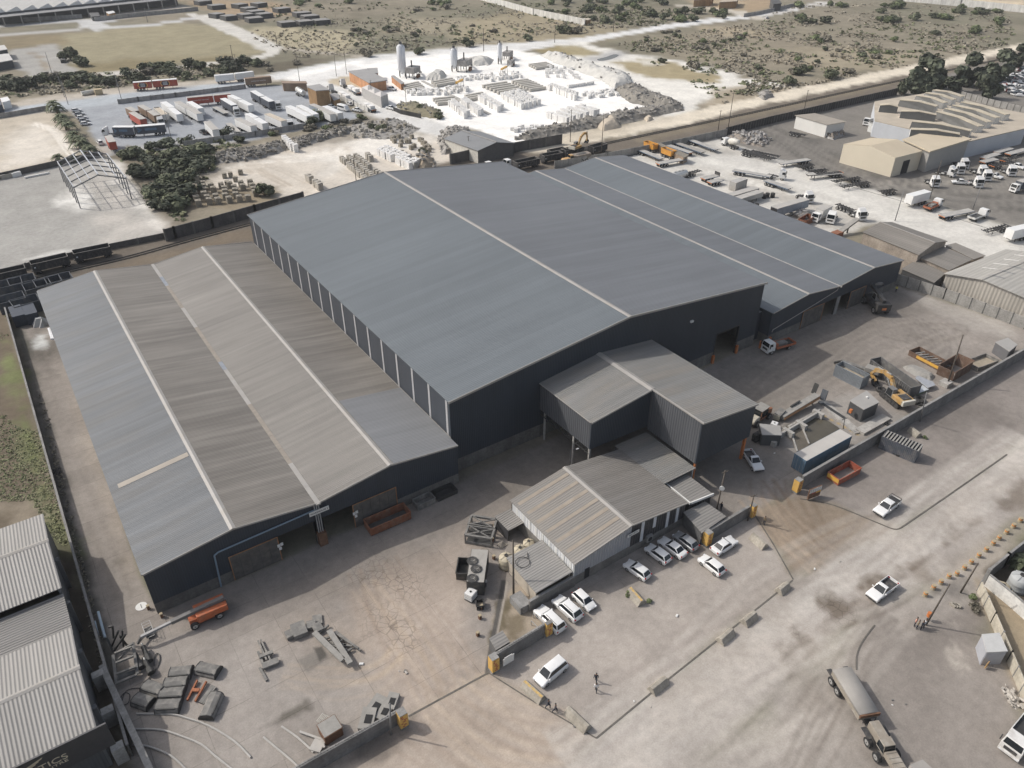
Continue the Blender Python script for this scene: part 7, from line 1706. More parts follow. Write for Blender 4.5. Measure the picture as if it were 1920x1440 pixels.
BT(464,212,480,220,'white box trailer near the lower wall, farther part of a pair');BT(480,221,497,231,'white box trailer near the lower wall, nearer part of a pair');BT(444,221,476,236,'white trailer with grey roof panels near the lower wall',boxw,tarp);BT(499,212,534,227,'white trailer with dusty beige roof near the lower wall',boxw,P('roof_beige',(.5,.44,.36),.8))
TR(trc,543,231,548,238,'white truck tractor beside the beige-roofed trailer')
BT(540,198,558,206,'white trailer left of the overhanging tree, farther part');BT(557,206,580,217,'white trailer left of the overhanging tree, nearer part',boxw,None);BT(560,197,574,203,'white trailer behind the overhanging tree, farther part');BT(573,203,592,214,'white trailer behind the overhanging tree, nearer part')
BT(584,195,602,202,'grey-blue trailer behind the overhanging tree',P('trailer_grey_blue',(.3,.34,.38),.6),tarp);BT(601,202,624,214,'white trailer with a dark end behind the overhanging tree',boxw,tarp,rear=MATS['logo_black']);BT(604,196,643,214,'long white trailer nearest the stone bank at the right of the truck yard')
l_,r_,L_=roofline(553,160,573,172,3.5);t=tanker_trailer(8.5,'silver tanker trailer beside the brick office of the truck yard');t.location=l_;t.rotation_euler.z=r_
for k,(u,v)in enumerate(((143,206),(149,213),(153,219),(157,225),(160,231))):C(hatch,u,v,u+12,v-1.5,['first','second','third','fourth','fifth'][k]+' white car from the street in the row by the palms','white cars parked by the palms',swap=({'car_white':'car_silver'}if k in(1,3)else None))
C(estate,187,266,180,258,'white four-wheel drive below the palms at the truck yard corner',z=.9)
for(u,v,uf,vf,lb,p_)in((609,194,620,196,'white pickup at the end of the brick office',pk2o),(622,199,633,201,'white car between the brick office and the white trailers',hatch),(699,183,710,181,'white saloon on the pale forecourt by the sheeted shed',sedan),(734,166,745,168,'white pickup beside the orange brick works',pk2o),(733,202,722,199,'white pickup beside the weedy island',pk2o),(670,206,660,204,'white pickup by the broken stone bank',pk2o),(655,194,645,190,'small white car between the loaded lorries',small),(1438,33,1450,31,'white car on the far road at the top right',hatch),(381,247,376,244,'dark pickup near the flat trailers',pk2o)):
 C(p_,u,v,uf,vf,lb,None,swap=({'car_white':'car_dark'}if 'dark' in lb else None))
t=thing('minibus','white minibus parked behind the long white trailer','minibus');at(t,644,202,655,205,1.2);mb=MB();loft(mb,whitep,[(-3.2,.4),(3.1,.4),(3.2,1.0),(2.6,1.4),(2.0,2.5),(-3.1,2.5),(-3.2,1.2)],2.0,.12);mb.build('body',t,True,.04);MB().box(glass,-2.9,1.6,-1.02,-.995,1.4,2.1).build('side_window',t);MB().box(glass,-2.9,1.6,.995,1.02,1.4,2.1).build('side_window',t);wheels(t,(2.1,-2.1),(-.9,.9),.4,.25)
def loadlorry(u1,v1,u2,v2,label):
 loc,rz,L=roofline(u1,v1,u2,v2,1.5);t=flat_trailer(min(L,13),label,name='loaded_flatbed');t.location=loc;t.rotation_euler.z=rz;L=min(L,13)
 for k in range(2):MB().box(P('block_white',(.72,.71,.69),.9,0,.08),-L*.4+k*L*.42,-L*.4+k*L*.42+L*.34,-1.1,1.1,1.47,2.7).build('load',t)
loadlorry(663,190,628,170,'flatbed loaded with white blocks on the forecourt, nearer one');TR(trc,623,166,616,162,'white truck tractor of the nearer loaded flatbed');loadlorry(678,176,648,160,'flatbed loaded with white blocks beside the orange brick works');TR(trc,645,156,638,152,'white truck tractor of the flatbed beside the orange brick works');loadlorry(701,205,682,196,'short lorry loaded with white blocks by the broken stone')
def block(name,label,pts,z,mw,mr,cat='building',**kw):return flat_roof(name,label,pts,z,0,mr,mw,cat=cat,th=.3,**kw)
brick=BLOCKW('brick_tan',(.34,.22,.12));brick2=BLOCKW('brick_orange',(.55,.30,.17));grr=P('roof_grey_flat',(.30,.295,.29),.8,0,.12,.3);wmt=P('window_frame_white',(.7,.7,.7),.5)
def windows(t,pts,z0,z1,i,n,rows=1):
 a=G(*pts[i],z1);b=G(*pts[(i+1)%len(pts)],z1);c=sum((G(*p,z1)for p in pts),Vector())/len(pts);a=c+(a-c)*.935;b=c+(b-c)*.935;d=b-a;nn=d.cross(Vector((0,0,1))).normalized();nn=nn if nn.dot((a+b)/2-c)>0 else-nn
 for r_ in range(rows):
  zc=z0+(z1-z0)*(r_+.55)/rows
  for k in range(n):
   p=a+d*(k+.5)/n+nn*.05;p.z=0;w_=d.normalized()*d.length/n*.3
   f=MB().bar(wmt,p-w_+Vector((0,0,zc)),p+w_+Vector((0,0,zc)),.12,1.5).build('window',t);q=p+nn*.08
   MB().bar(glass,q-w_*.85+Vector((0,0,zc)),q+w_*.85+Vector((0,0,zc)),.06,1.2).build('pane',f)
pt=[(575,162),(599,157),(618,168),(592,170)]
t=block('brick_office','two-storey tan brick office with a grey roof at the right of the truck yard',pt,7.2,brick,grr);windows(t,pt,.5,7,2,3,2);windows(t,pt,.5,7,3,4,2)
block('brick_annexe','small tan brick annexe behind the two-storey office',[(618,176),(630,174),(638,184),(626,188)],3.2,brick,grr)
block('container_shed','long rusty brown shed at the top of the truck yard',[(527,152),(574,152),(576,156),(529,156)],3.6,MATS['curtain_brown'],P('roof_rust',(.26,.19,.14),.8,0,.15,.4),'shed')
block('brick_works','long orange brick building with a flat grey roof at the edge of the white works',[(652,133),(688,129),(726,150),(692,155)],4.6,brick2,grr);block('brick_works','short orange brick wing at the back of the long orange building',[(688,128),(708,127),(709,137),(700,137)],4.4,brick2,grr);block('brick_shed','small half-roofed orange brick shed at the foot of the first silo',[(733,142),(739,141),(758,155),(752,157)],3.0,brick2,WHm if False else grr,'shed')
t=thing('sheeted_shed','pale grey shed with a triple tented roof in front of the orange brick works','shed');mb=MB();c_=[(678,164),(692,159),(727,176),(714,182)]
P4=[G(u,v,4.5)for u,v in c_]
for k in range(3):
 a=P4[0].lerp(P4[3],k/3);b=P4[0].lerp(P4[3],(k+1)/3);d=P4[1].lerp(P4[2],k/3);e=P4[1].lerp(P4[2],(k+1)/3);m_=(a+b+d+e)/4+Vector((0,0,1.2));mb.add(P('tent_grey',(.5,.48,.46),.8,0,.08),[a,b,e,d,m_],[(0,1,4),(1,2,4),(2,3,4),(3,0,4)])
mb.build('roof',t);mb=MB();n_=4
for i in range(4):a,b=P4[i],P4[(i+1)%4];mb.add(P('tent_wall',(.42,.41,.40),.8,0,.1),[(a.x,a.y,0),(b.x,b.y,0),tuple(b),tuple(a)],[(0,1,2,3)])
mb.build('wall',t)
def silo(label,u,v,r,h,group='white silos of the block works'):
 c=G(u,v);t=thing('silo',label,'silo',(c.x,c.y,0),0,group);sw_=P('silo_white',(.62,.64,.67),.4,0,.05)
 MB().lathe(sw_,[(r*.2,1.2),(r,3.5),(r,h),(r*.3,h+1.2)],18).build('drum',t,True);mb=MB();mb.cyl(chass,(0,0,h+1.0),(0,0,h+2.2),r*.35,n=10)
 for k in range(8):a=k*math.pi/4;mb.bar(chass,(r*math.cos(a),r*math.sin(a),h),(r*math.cos(a),r*math.sin(a),h+1.1),.08);mb.bar(chass,(r*math.cos(a),r*math.sin(a),h+1.1),(r*math.cos(a+.785),r*math.sin(a+.785),h+1.1),.08)
 mb.build('guard_rail',t);mb=MB()
 for k in range(4):a=k*math.pi/2+.4;mb.bar(chass,(r*.9*math.cos(a),r*.9*math.sin(a),0),(r*.9*math.cos(a),r*.9*math.sin(a),4),.25)
 mb.build('leg',t)
silo('tall white silo at the left of the block works, largest of three',755,144,2.1,14.2);silo('white silo in the middle of the three, beside the second mixing plant',852,134,1.9,10.2);silo('slim white silo farthest right of the three',937,120,1.2,9.5)
def plant(label,u,v,s=1.0):
 c=G(u,v);t=thing('mixing_plant',label,'plant',(c.x,c.y,0),.6);g_=P('plant_grey',(.26,.25,.24),.8,0,.25,.6,.4,(.5,.48,.45))
 MB().box(g_,-3*s,3*s,-2*s,2*s,2.2*s,4.4*s).build('hopper',t);mb=MB()
 for x in(-2.7,0,2.7):
  for y in(-1.8,1.8):mb.bar(chass,(x*s,y*s,0),(x*s,y*s,2.3*s),.3)
 mb.bar(chass,(-2.7*s,-1.8*s,0),(2.7*s,-1.8*s,2.2*s),.2);mb.build('legs',t);MB().bar(g_,(3*s,0,3.4*s),(9*s,1*s,.5),1.0,.6).build('conveyor',t);MB().box(MATS['rusty_steel'],-1*s,1*s,-2.6*s,-2.0*s,.3,1.6*s).build('drum',t);MB().bar(chass,(-1,0,4.4*s),(-1,0,7*s),.5).build('stack',t)
plant('grey mixing plant at the foot of the tall left silo',775,146,1.2);plant('grey mixing plant at the foot of the middle silo',872,133,1.3);plant('small machine group at the right-hand slim silo',952,112,1.0);plant('small mixing plant in the centre of the white works',958,124,.7)
bwm=P('block_white',(.72,.71,.69));bgm=P('block_greyed',(.40,.375,.33),.9,0,.18,1.0,.4,(.28,.25,.2));bdk=P('block_mossy',(.27,.245,.20),.9,0,.25,1.2)
def stack_proto(m,h,nm='block_stack',nx=2):
 mb=MB();r=random.Random(len(PROTOS))
 for k in range(nx):
  for j in range(2):
   x=-.55+k*.57;y=-.55+j*.57;mb.box(m,x,x+.53,y,y+.53,0,h+r.uniform(-.06,.06))
 return proto(mb.build(nm))
SW=stack_proto(bwm,1.9);SWl=stack_proto(bwm,1.1);SG=stack_proto(bgm,1.6);SD=stack_proto(bdk,1.3)
for s_ in(SW,SWl,SG,SD):tag(s_,'x','block stack')
BST=[]
def rows(pr,a,b,nr,na,c,label,group,jit=.15,miss=.06,scale=1.0,seed=1):
 "na stacks from pixel a to pixel b, repeated nr times towards pixel c"
 r=random.Random(seed);A_,B_,C_=G(*a),G(*b),G(*c);rz=math.atan2(B_.y-A_.y,B_.x-A_.x)
 for j in range(nr):
  for i in range(na):
   if r.random()<miss:continue
   p=A_+(B_-A_)*(i/max(1,na-1))+(C_-A_)*(j/max(1,nr-1)if nr>1 else 0)+Vector((r.gauss(0,jit),r.gauss(0,jit),0));BST.append((p.y,p,rz+r.gauss(0,.06),pr,label,group,scale))
rows(SG,(640,303),(692,345),3,15,(668,298),'grey concrete block stack in the diagonal rows behind the main shed','diagonal block rows behind the main shed',scale=1.25)
rows(SW,(712,292),(770,318),3,11,(726,286),'whitish block stack in the solid ranks behind the main shed','solid white block ranks behind the main shed',scale=1.35,seed=2);rows(SG,(742,296),(780,315),2,6,(752,292),'greyed block stack at the right of the white ranks','greyed stacks beside the white ranks',scale=1.25,seed=3)
rows(SD,(362,358),(372,386),7,5,(470,348),'dark weathered block stack in the rows above the dark rail wall','dark weathered block rows',scale=1.5,seed=4,jit=.25);rows(SD,(372,352),(450,344),2,6,(376,340),'dark weathered block stack, loose ones above the dark rows','loose dark blocks',scale=1.3,seed=5,jit=1.2,miss=.2)
rows(SW,(534,268),(554,285),1,6,(534,268),'pale block stack in the short row at the left of the stone yard','short pale row in the stone yard',scale=1.5,seed=6);rows(SG,(579,340),(601,356),1,6,(579,340),'grey block stack in the row touching the main shed roof edge','row by the main shed roof',scale=1.5,seed=7)
rows(SD,(735,262),(790,284),3,9,(760,258),'brown broken-edged stone block in the pile at the centre of the stone yard','brown stone blocks in the stone yard',jit=1.6,scale=1.2,seed=8,miss=.2);rows(SG,(640,248),(690,240),3,7,(660,262),'loose pale stone block on the open dusty yard','loose pale blocks on the dusty yard',jit=2.0,scale=1.1,seed=9,miss=.25);rows(SD,(700,236),(735,248),3,6,(720,230),'weathered block among bushes on the stone bank','blocks among the bushes',jit=1.8,scale=1.1,seed=10,miss=.2)
rows(SG,(690,297),(696,303),1,3,(690,297),'pale block of the three standing between the diagonal rows and the ranks','three pale blocks',scale=1.4,seed=20)
BST2=list(BST);BST.clear()
GW='white block stacks in the block works'
def lw(w):return 'white block stack '+w
rows(SW,(845,200),(872,222),2,10,(850,197),lw('in the double row left of the diagonal path'),GW+', left of the path',seed=11,scale=1.4);rows(SW,(868,196),(898,217),2,10,(873,194),lw('in the row right of the diagonal path'),GW+', right of the path',seed=12,scale=1.4)
rows(SW,(900,190),(935,210),2,11,(906,187),lw('in the long row right of the grey beams'),GW+', long row',seed=13,scale=1.4);rows(SW,(942,185),(978,205),5,10,(972,178),lw('in the big block of ranks at the centre'),GW+', centre ranks',seed=14,scale=1.4)
rows(SW,(1030,170),(1078,188),2,11,(1036,167),lw('in the row below the stone mound'),GW+', below the mound',seed=15,scale=1.4);rows(SW,(1028,222),(1062,232),5,9,(1078,208),lw('in the ranks nearest the railway'),GW+', nearest the railway',seed=16,scale=1.4);rows(SW,(1088,206),(1118,216),1,7,(1088,206),lw('in the short row right of the nearest ranks'),GW+', short row',seed=17,scale=1.4)
rows(SWl,(765,174),(815,170),4,9,(785,180),lw('low and loose, near the left mixing plant'),GW+', left plant',seed=18,jit=.8,scale=1.3);rows(SWl,(835,168),(865,164),4,7,(848,174),lw('low and loose, in the middle of the works'),GW+', middle',seed=19,jit=.8,scale=1.3);rows(SWl,(858,148),(900,145),3,7,(864,152),lw('low and loose, below the middle silo'),GW+', below the silo',seed=21,jit=.9,scale=1.3);rows(SWl,(910,144),(962,138),4,8,(920,152),lw('low and loose, below the slim silo'),GW+', below the slim silo',seed=22,jit=.9,scale=1.3);rows(SWl,(1065,165),(1110,158),1,10,(1065,165),lw('in the low line along the stone mound'),GW+', low line',seed=23,scale=1.3);rows(SWl,(1095,178),(1150,172),3,10,(1100,184),lw('low and loose, at the right end below the mound'),GW+', right end',seed=24,jit=.9,scale=1.3);rows(SWl,(1020,128),(1070,132),4,7,(1030,144),lw('low and loose, at the top right of the works'),GW+', top right',seed=25,jit=1.2,scale=1.3);rows(SWl,(962,246),(1010,248),2,9,(980,240),lw('low and loose, by the railway-side bank'),GW+', railway bank',seed=26,jit=1.2,scale=1.3)
BST.sort(key=lambda b:b[0]);keep=292-len(BST2);rest=BST[keep:]
for(y,p,rz,pr,lb,gp,sc)in BST2+BST[:keep]:place(pr,p,rz,lb,gp,sc)
mb=MB()
for(y,p,rz,pr,lb,gp,sc)in rest:
 mb.T=Matrix.Translation(p)@Matrix.Rotation(rz,4,'Z')@Matrix.Scale(sc,4);h=1.9 if pr is SW else 1.1;mb.box(bwm,-.55,-.02,-.55,.55,0,h);mb.box(bwm,.03,.55,-.55,.55,0,h*.96)
mb.T=None;tag(mb.build('block_stacks'),'mass of small white block stacks far back in the white works','block stacks',None,'stuff')
beamc=P('beam_concrete',(.46,.44,.40),.9,0,.1,.5)
def beams(a,b,n,c,label,group):
 A_,B_,C_=G(*a),G(*b),G(*c)
 for k in range(n):
  o=(C_-A_)*k/max(1,n-1);mb=MB();mb.bar(beamc,A_+o+Vector((0,0,.8)),B_+o+Vector((0,0,.8)),1.3,1.2);mb.bar(P('beam_side',(.30,.29,.27),.9),A_+o+Vector((0,0,.12)),B_+o+Vector((0,0,.12)),.9,.22);tag(mb.build('precast_beam'),label,'beam',group)
beams((753,165),(785,158),4,(762,174),'long grey casting bed, left group beside the diagonal path','casting beds, left group');beams((810,158),(848,151),3,(818,164),'long grey casting bed behind the left group','casting beds, back left group');beams((812,190),(852,186),3,(820,198),'long grey casting bed below the left group','casting beds, lower left group');beams((872,184),(905,178),3,(880,190),'long grey casting bed in the centre','casting beds, centre');beams((905,165),(950,158),6,(940,180),'long grey casting bed in the wide centre right group','casting beds, centre right');beams((960,157),(990,153),7,(992,172),'long grey casting bed in the ribbed right group','casting beds, right');beams((992,125),(1025,121),4,(1004,131),'long grey casting bed at the top right','casting beds, top right')
mb=MB();mb.bar(P('path_grey',(.36,.35,.33),.9),G(792,152,.15),G(918,214,.15),1.6,.3);tag(mb.build('conveyor_track'),'grey rail track running diagonally through the white works','track')
for k,(u,v,lb)in enumerate(((862,172,'yellow-topped gantry crane in the centre of the white works'),(945,146,'yellow-topped gantry crane farther back in the white works'))):
 c=G(u,v);t=thing('gantry_crane',lb,'crane',(c.x,c.y,0),.6);mb=MB()
 for x in(-3,3):
  for y in(-1,1):mb.bar(hubm,(x,y,0),(x,y*.4,4.5),.2)
 mb.build('leg_frame',t);MB().bar(MATS['yellow_paint'],(-3.6,0,4.7),(3.6,0,4.7),.8,.8).build('beam',t)
stn=P('stone_rubble',(.27,.258,.24),.95,0,.28,.5);stn2=P('stone_rubble_dark',(.22,.205,.18),.95,0,.3,.5);stw=P('stone_white',(.50,.49,.46),.95,0,.15,.4)
heap('rubble_heap','bank of grey broken stone below the thicket, along the top of the stone yard',[(392,300),(430,286),(500,276),(520,266),(540,268),(535,283),(480,300),(420,306),(400,306)],2.0,stn,'rubble',11,.8,'stuff',1.0,320,stn2);heap('rubble_heap','bank of grey broken stone continuing towards the bushes',[(545,266),(600,250),(650,240),(660,250),(610,262),(570,276),(548,280)],1.5,stn,'rubble',12,.8,'stuff',1.0,220,stn2)
heap('rubble_heap','sloping bank of stones between the white works and the small shed',[(820,262),(856,246),(880,250),(890,262),(866,285),(830,290)],4,stn,'rubble',13,.9,'stuff',1.2,160,stn);heap('rubble_heap','scrubby mound behind the white block ranks by the main shed',[(770,300),(790,290),(812,300),(818,314),(790,318)],2.6,P('mound_brown',(.30,.25,.19),.95,0,.25),'mound',14,.8,'stuff',1.0,30,stn)
heap('rubble_heap','long pale mound along the upper right rim of the white works',[(1010,102),(1050,104),(1090,118),(1130,132),(1180,142),(1190,160),(1150,166),(1128,150),(1080,132),(1040,118)],3.4,stw,'mound',15,.7,'stuff',1.6,40,stn);heap('rubble_heap','rough stone mound at the right end of the white works',[(1150,168),(1185,160),(1240,182),(1280,198),(1268,210),(1180,192)],3.2,stn2,'mound',16,.9,'stuff',1.5,140,stn)
heap('rubble_heap','dark scrubby bank along the railway side of the white works',[(960,262),(1000,246),(1080,230),(1200,206),(1278,198),(1282,206),(1180,230),(1070,248),(1000,262)],2.4,stn2,'bank',17,1.0,'stuff',1.4,260,stn)
heap('rubble_heap','smooth beige sand pile with a dark foot beside the railway-side bank',[(1118,238),(1140,222),(1160,230),(1164,240),(1130,246)],2.6,P('sand_beige',(.46,.40,.32),.95,0,.1),'sand pile',18,.3,None,.8);heap('rubble_heap','small smooth beige sand pile farther along the railway',[(1206,222),(1216,218),(1226,224),(1214,229)],1.5,MATS['sand_beige'],'sand pile',19,.2,None,.6)
heap('rubble_heap','white mound of stone dust beside the left mixing plant',[(795,150),(815,138),(838,140),(830,152)],3,stw,'mound',20,.4,None,1.2);heap('rubble_heap','white mound of stone dust behind the middle silo',[(870,116),(900,110),(925,112),(920,122),(885,124)],3,stw,'mound',21,.5,None,1.5);heap('rubble_heap','weedy island with shrubs inside the block works',[(740,196),(780,192),(820,206),(835,220),(810,222),(760,212)],1.6,P('weedy_earth',(.20,.18,.12),.95,0,.3),'mound',22,.6,'stuff',1.2,40,stn)
scatter([(745,198),(780,193),(815,207),(830,220),(810,218),(765,210)],9,3,5,B_b+B_g,'low shrub on the weedy island of the block works','shrubs on the weedy island',31,.6)
heap('rubble_heap','rough pale boulders beside the railway at the right',[(1418,176),(1440,172),(1452,182),(1430,188)],2,stn,'boulders',23,.8,'stuff',1,40,stn);heap('rubble_heap','broken stone scattered among the weedy bank',[(660,232),(740,220),(790,240),(760,262),(700,262),(650,250)],.7,stn,'rubble',24,.6,'stuff',1.0,200,stn2)
wg=BLOCKW('wall_far_grey',(.34,.33,.32));ww=BLOCKW('wall_far_white',(.68,.67,.64),1,.08);wdk=BLOCKW('wall_dark_rail',(.12,.115,.11))
wall('street_wall','grey block wall between the truck yard and the street',[(223,195),(260,190),(330,182),(460,166)],1.9,.3,wg,posts=6,postm=conc2);wall('yard_wall','pale grey wall along the lower edge of the truck yard',[(345,275),(420,264),(480,256),(574,240)],2.0,.2,wg,posts=5,postm=conc2,postw=.1);wall('yard_wall','pale panel fence stepping down by the brick annexe',[(640,188),(664,198),(690,210)],2.0,.2,ww,posts=3)
wall('lot_wall','dark wall at the far side of the sandy lot',[(-40,228),(0,222),(92,206)],1.9,.3,wg);wall('lot_wall','dark wall between the sandy lot and the white concrete lot',[(-40,343),(0,336),(80,318),(190,293)],2.0,.3,wdk)
wall('rail_wall','dark tall wall between the thicket and the railway siding',[(313,452),(330,447),(400,428),(480,405),(570,380)],3.4,.3,wdk,posts=7,postm=plinth);wall('rail_wall','lower dark wall between the white concrete lot and the wagons',[(-40,528),(0,517),(100,492),(205,468),(313,446)],1.6,.25,wdk,posts=8,postm=plinth,postw=.1)
wall('rail_wall','dark tall panel wall behind the small grey-roofed shed',[(845,308),(880,300),(962,286),(1052,270)],3.6,.3,wdk,posts=7,postm=plinth);wall('panel_wall','grey panel wall between the railway and the trailer yard',[(1040,316),(1138,300),(1260,276),(1362,254)],2.6,.15,MATS['panel_wall_grey'],posts=6,postm=conc2,postw=.12)
wall('sheet_fence','black corrugated sheet fence along the railway at the right',[(1360,254),(1440,233),(1560,205),(1680,178)],3.0,.2,BLOCKW('fence_black',(.055,.055,.055)),posts=1.7,postm=wdk,postw=.14)
wall('white_wall','long bright white panel wall at the top centre',[(880,-6),(1000,28),(1096,48)],4.2,.3,ww,posts=6);wall('white_wall','bright white wall at the far upper right corner',[(1690,2),(1800,12),(1940,26)],5,.3,ww,posts=8);wall('far_wall','pale wall in front of the far house at the top',[(1394,32),(1420,28),(1490,12)],2.4,.3,wg)
mb=MB();c=G(1098,46);t=thing('gate_house','tiny tan gate house at the end of the long white wall','hut',(c.x,c.y,0),.5);MB().box(brick,-3,3,-2.4,2.4,0,3.2).build('wall',t);MB().box(MATS['roof_beige'],-3.4,3.4,-2.8,2.8,3.2,3.5).build('roof',t)
wall('weed_fence','dark wire fence around the weedy island',[(738,208),(752,214),(790,222)],1.8,.1,MATS['fence_black'])
for k,(p,lb)in enumerate((([(1470,302),(1560,340),(1700,380),(1800,412),(1925,452)],'thin wire fence between the trailer yard and the gravel yard'),)):wall('wire_fence',lb,p,0.12,.05,P('fence_wire',(.2,.2,.19),.8),'fence',posts=6,postm=MATS['fence_wire'],postw=.02)
for(pts,lb)in(([(-60,560),(0,541),(120,511),(240,483),(360,450),(480,418),(600,388)],'siding'),([(840,330),(960,307),(1060,286),(1180,260),(1300,235),(1440,205),(1600,170),(1760,136),(1940,98)],'main line'),([(1000,330),(1160,296),(1300,264),(1400,238),(1560,199),(1700,163),(1800,142)],'yard line')):
 w=smooth([tuple(G(u,v).xy)for u,v in pts],4);mb=MB()
 for s in(-.7,.7):
  q=[]
  for i,p in enumerate(w):
   a=w[max(0,i-1)];b=w[min(len(w)-1,i+1)];dx,dy=b[0]-a[0],b[1]-a[1];L=math.hypot(dx,dy);q.append(Vector((p[0]-dy/L*s,p[1]+dx/L*s,.16)))
  for a,b in zip(q,q[1:]):mb.bar(steel_dk,a,b,.16,.2)
 for a,b in zip(w,w[1:]):
  n=int(math.hypot(b[0]-a[0],b[1]-a[1])/1.6)
  for k in range(n):
   p=Vector((a[0]+(b[0]-a[0])*k/n,a[1]+(b[1]-a[1])*k/n,.03));d=Vector((b[0]-a[0],b[1]-a[1],0)).normalized();nx=Vector((-d.y,d.x,0));mb.bar(P('sleeper',(.08,.07,.06),.9),p-nx*1.1,p+nx*1.1,.3,.1)
 tag(mb.build('railway_track'),kind='structure')
rw=rail_wagon(12.5,'')
wgl='black open rail wagon '
def RW(u1,v1,u2,v2,lb):
 loc,rz,L=roofline(u1,v1,u2,v2,3.0);place(rw,loc,rz,wgl+lb,None,(L/12.9,1,1))
RW(-32,516,47,499,'cut by the left edge of the picture');RW(55,493,126,477,'second from the left on the siding');RW(135,473,205,459,'third from the left on the siding, with a white plate')
RW(965,304,1008,295,'nearest behind the main shed roof');RW(1016,291,1052,284,'right of the nearest one behind the main shed roof');RW(1030,283,1060,277,'on the farther track behind the dump truck');RW(1056,281,1085,274,'under the loading excavator');RW(1108,275,1134,268,'standing alone at the right end of the siding')
hl=bpy.data.objects['dump_truck']if 'dump_truck' in bpy.data.objects else t
C(hl,1078,299,1058,302,'orange dump truck with a heaped load beside the rail wagons',None,z=1.5)
ex2=excavator('x',exm,'up');C(ex2,1082,276,1102,268,'yellow excavator perched high beside the wagons, loading them',None,z=3.0);bpy.data.objects[ex2.name].location.z=1.8
heap('loading_mound','dark ore ramp under the excavator by the wagons',[(1066,288),(1082,282),(1104,280),(1108,288),(1086,296)],1.9,P('ore_dark',(.07,.068,.065),.95,0,.2),'mound',30,.2,None,.5)
t=thing('truck_tractor','white old truck cab peeking over the main shed roof edge, right','truck',(0,0,0));at(t,953,306,938,309,1.5);cab(t,whitep,1.5);MB().box(chass,-4,1,-.5,.5,.7,1).build('chassis',t);wheels(t,(.4,-3),(-1,1),.5,.4);t=thing('truck_tractor','white old truck cab peeking over the main shed roof edge, left','truck',(0,0,0));at(t,918,311,905,314,1.5);cab(t,whitep,1.5);MB().box(chass,-4,1,-.5,.5,.7,1).build('chassis',t);wheels(t,(.4,-3),(-1,1),.5,.4)
def gable_px(name,label,front,depth,ze,zr,mw,mr,cat='shed',mw2=None):
 "front: left and right eave pixels; depth: far right eave pixel"
 A_,B_,D_=G(*front[0],ze),G(*front[1],ze),G(*depth,ze);d=D_-B_;E_=A_+d;M1=(A_+B_)/2;M1.z=zr;M2=M1+d;t=thing(name,label,cat);n=(B_-A_).normalized()*.35;o=d.normalized()*.35
 f0=lambda p:Vector((p.x,p.y,0))
 MB().sheet(mr,[A_-n-o,M1-o,M2+o,E_-n+o],.12).build('roof_slope',t);MB().sheet(mr,[M1-o,B_+n-o,D_+n+o,M2+o],.12).build('roof_slope',t)
 mb=MB();dn=Vector((0,0,.15));mb.add(mw,[f0(A_),f0(B_),B_-dn,M1-dn,A_-dn],[(0,1,2,3,4)]);mb.build('front_wall',t)
 mb=MB();mb.add(mw2 or mw,[f0(E_),f0(D_),D_-dn,M2-dn,E_-dn],[(4,3,2,1,0)]);mb.add(mw2 or mw,[f0(B_),f0(D_),D_-dn,B_-dn],[(0,1,2,3)]);mb.add(mw2 or mw,[f0(A_),f0(E_),E_-dn,A_-dn],[(3,2,1,0)]);mb.build('wall',t)
 MB().bar(capm,M1-o+Vector((0,0,.1)),M2+o+Vector((0,0,.1)),.5,.1).build('ridge_cap',t);return t
t=gable_px('grey_shed','small grey-roofed shed with a white side wall behind the main shed, by the dark wall',[(896,282),(963,268)],(900,247),4.6,6.2,P('shed_dark',(.12,.115,.11),.8),P('shed_roof_grey',(.20,.205,.21),.6,0,.08,.3),'shed',P('shed_wall_pale',(.55,.53,.48),.8))
for k,(a,lb,kw)in enumerate((((1197,279,1242,297),'slatted flatbed trailer in the top corner of the trailer yard',{}),((1296,286,1243,268),'long pale flatbed trailer beside the yellow tipping bins',{}),((1265,266,1319,285),'dusty flatbed trailer right of the long pale one',{'deck':P('deck_dusty',(.30,.285,.26),.9)}),((1293,261,1345,280),'pale flatbed trailer nearest the mixer truck',{}),((1395,279,1440,292),'black skeletal trailer by the mixer truck, upper of four',{'skeletal':True}),((1392,283,1448,297),'black skeletal trailer by the mixer truck, second of four',{'skeletal':True}),((1402,282,1456,296),'black skeletal trailer by the mixer truck, third of four',{'skeletal':True}),((1410,281,1462,292),'black skeletal trailer by the mixer truck, lowest of four',{'skeletal':True}),((1375,318,1446,330),'grey flatbed trailer behind the white tractor in the middle of the trailer yard',{}),((1436,337,1482,353),'pale flatbed trailer behind the second white tractor',{}),((1517,298,1462,306),'low pale flatbed trailer near the wire fence, leftmost',{}),((1524,307,1494,312),'short skeletal trailer near the wire fence',{'skeletal':True}),((1550,316,1514,320),'dark skeletal trailer near the wire fence, four axles',{'skeletal':True,'axles':4}),((1578,321,1513,327),'stepped low-loader trailer near the wire fence',{'low':True,'H':1.7}),((1612,331,1563,339),'thin skeletal trailer right of the low-loader',{'skeletal':True}),((1629,340,1578,349),'trailer with short pale deck right of the thin skeletal one',{'skeletal':True}),((1678,354,1651,358),'small skeletal trailer by the white box trailer',{'skeletal':True}),((1766,404,1822,393),'blue-grey flatbed trailer between the crane truck and the white loader',{}),((1890,421,1847,432),'skeletal trailer at the right end of the trailer yard',{'skeletal':True}),((1571,381,1601,393),'skeletal trailer of the white tractor near the right shed roof',{'skeletal':True}),((1233,306,1284,297),'pale flatbed trailer showing over the right shed roof, top one',{}),((1283,325,1312,318),'pair of grey beams trailer over the right shed roof',{'skeletal':True}),((1318,334,1345,328),'flatbed with upright grey headboard over the right shed roof',{'headboard':True}),((1330,341,1352,336),'short grey flatbed over the right shed roof',{}))):
 FT(*a,lb,**kw)
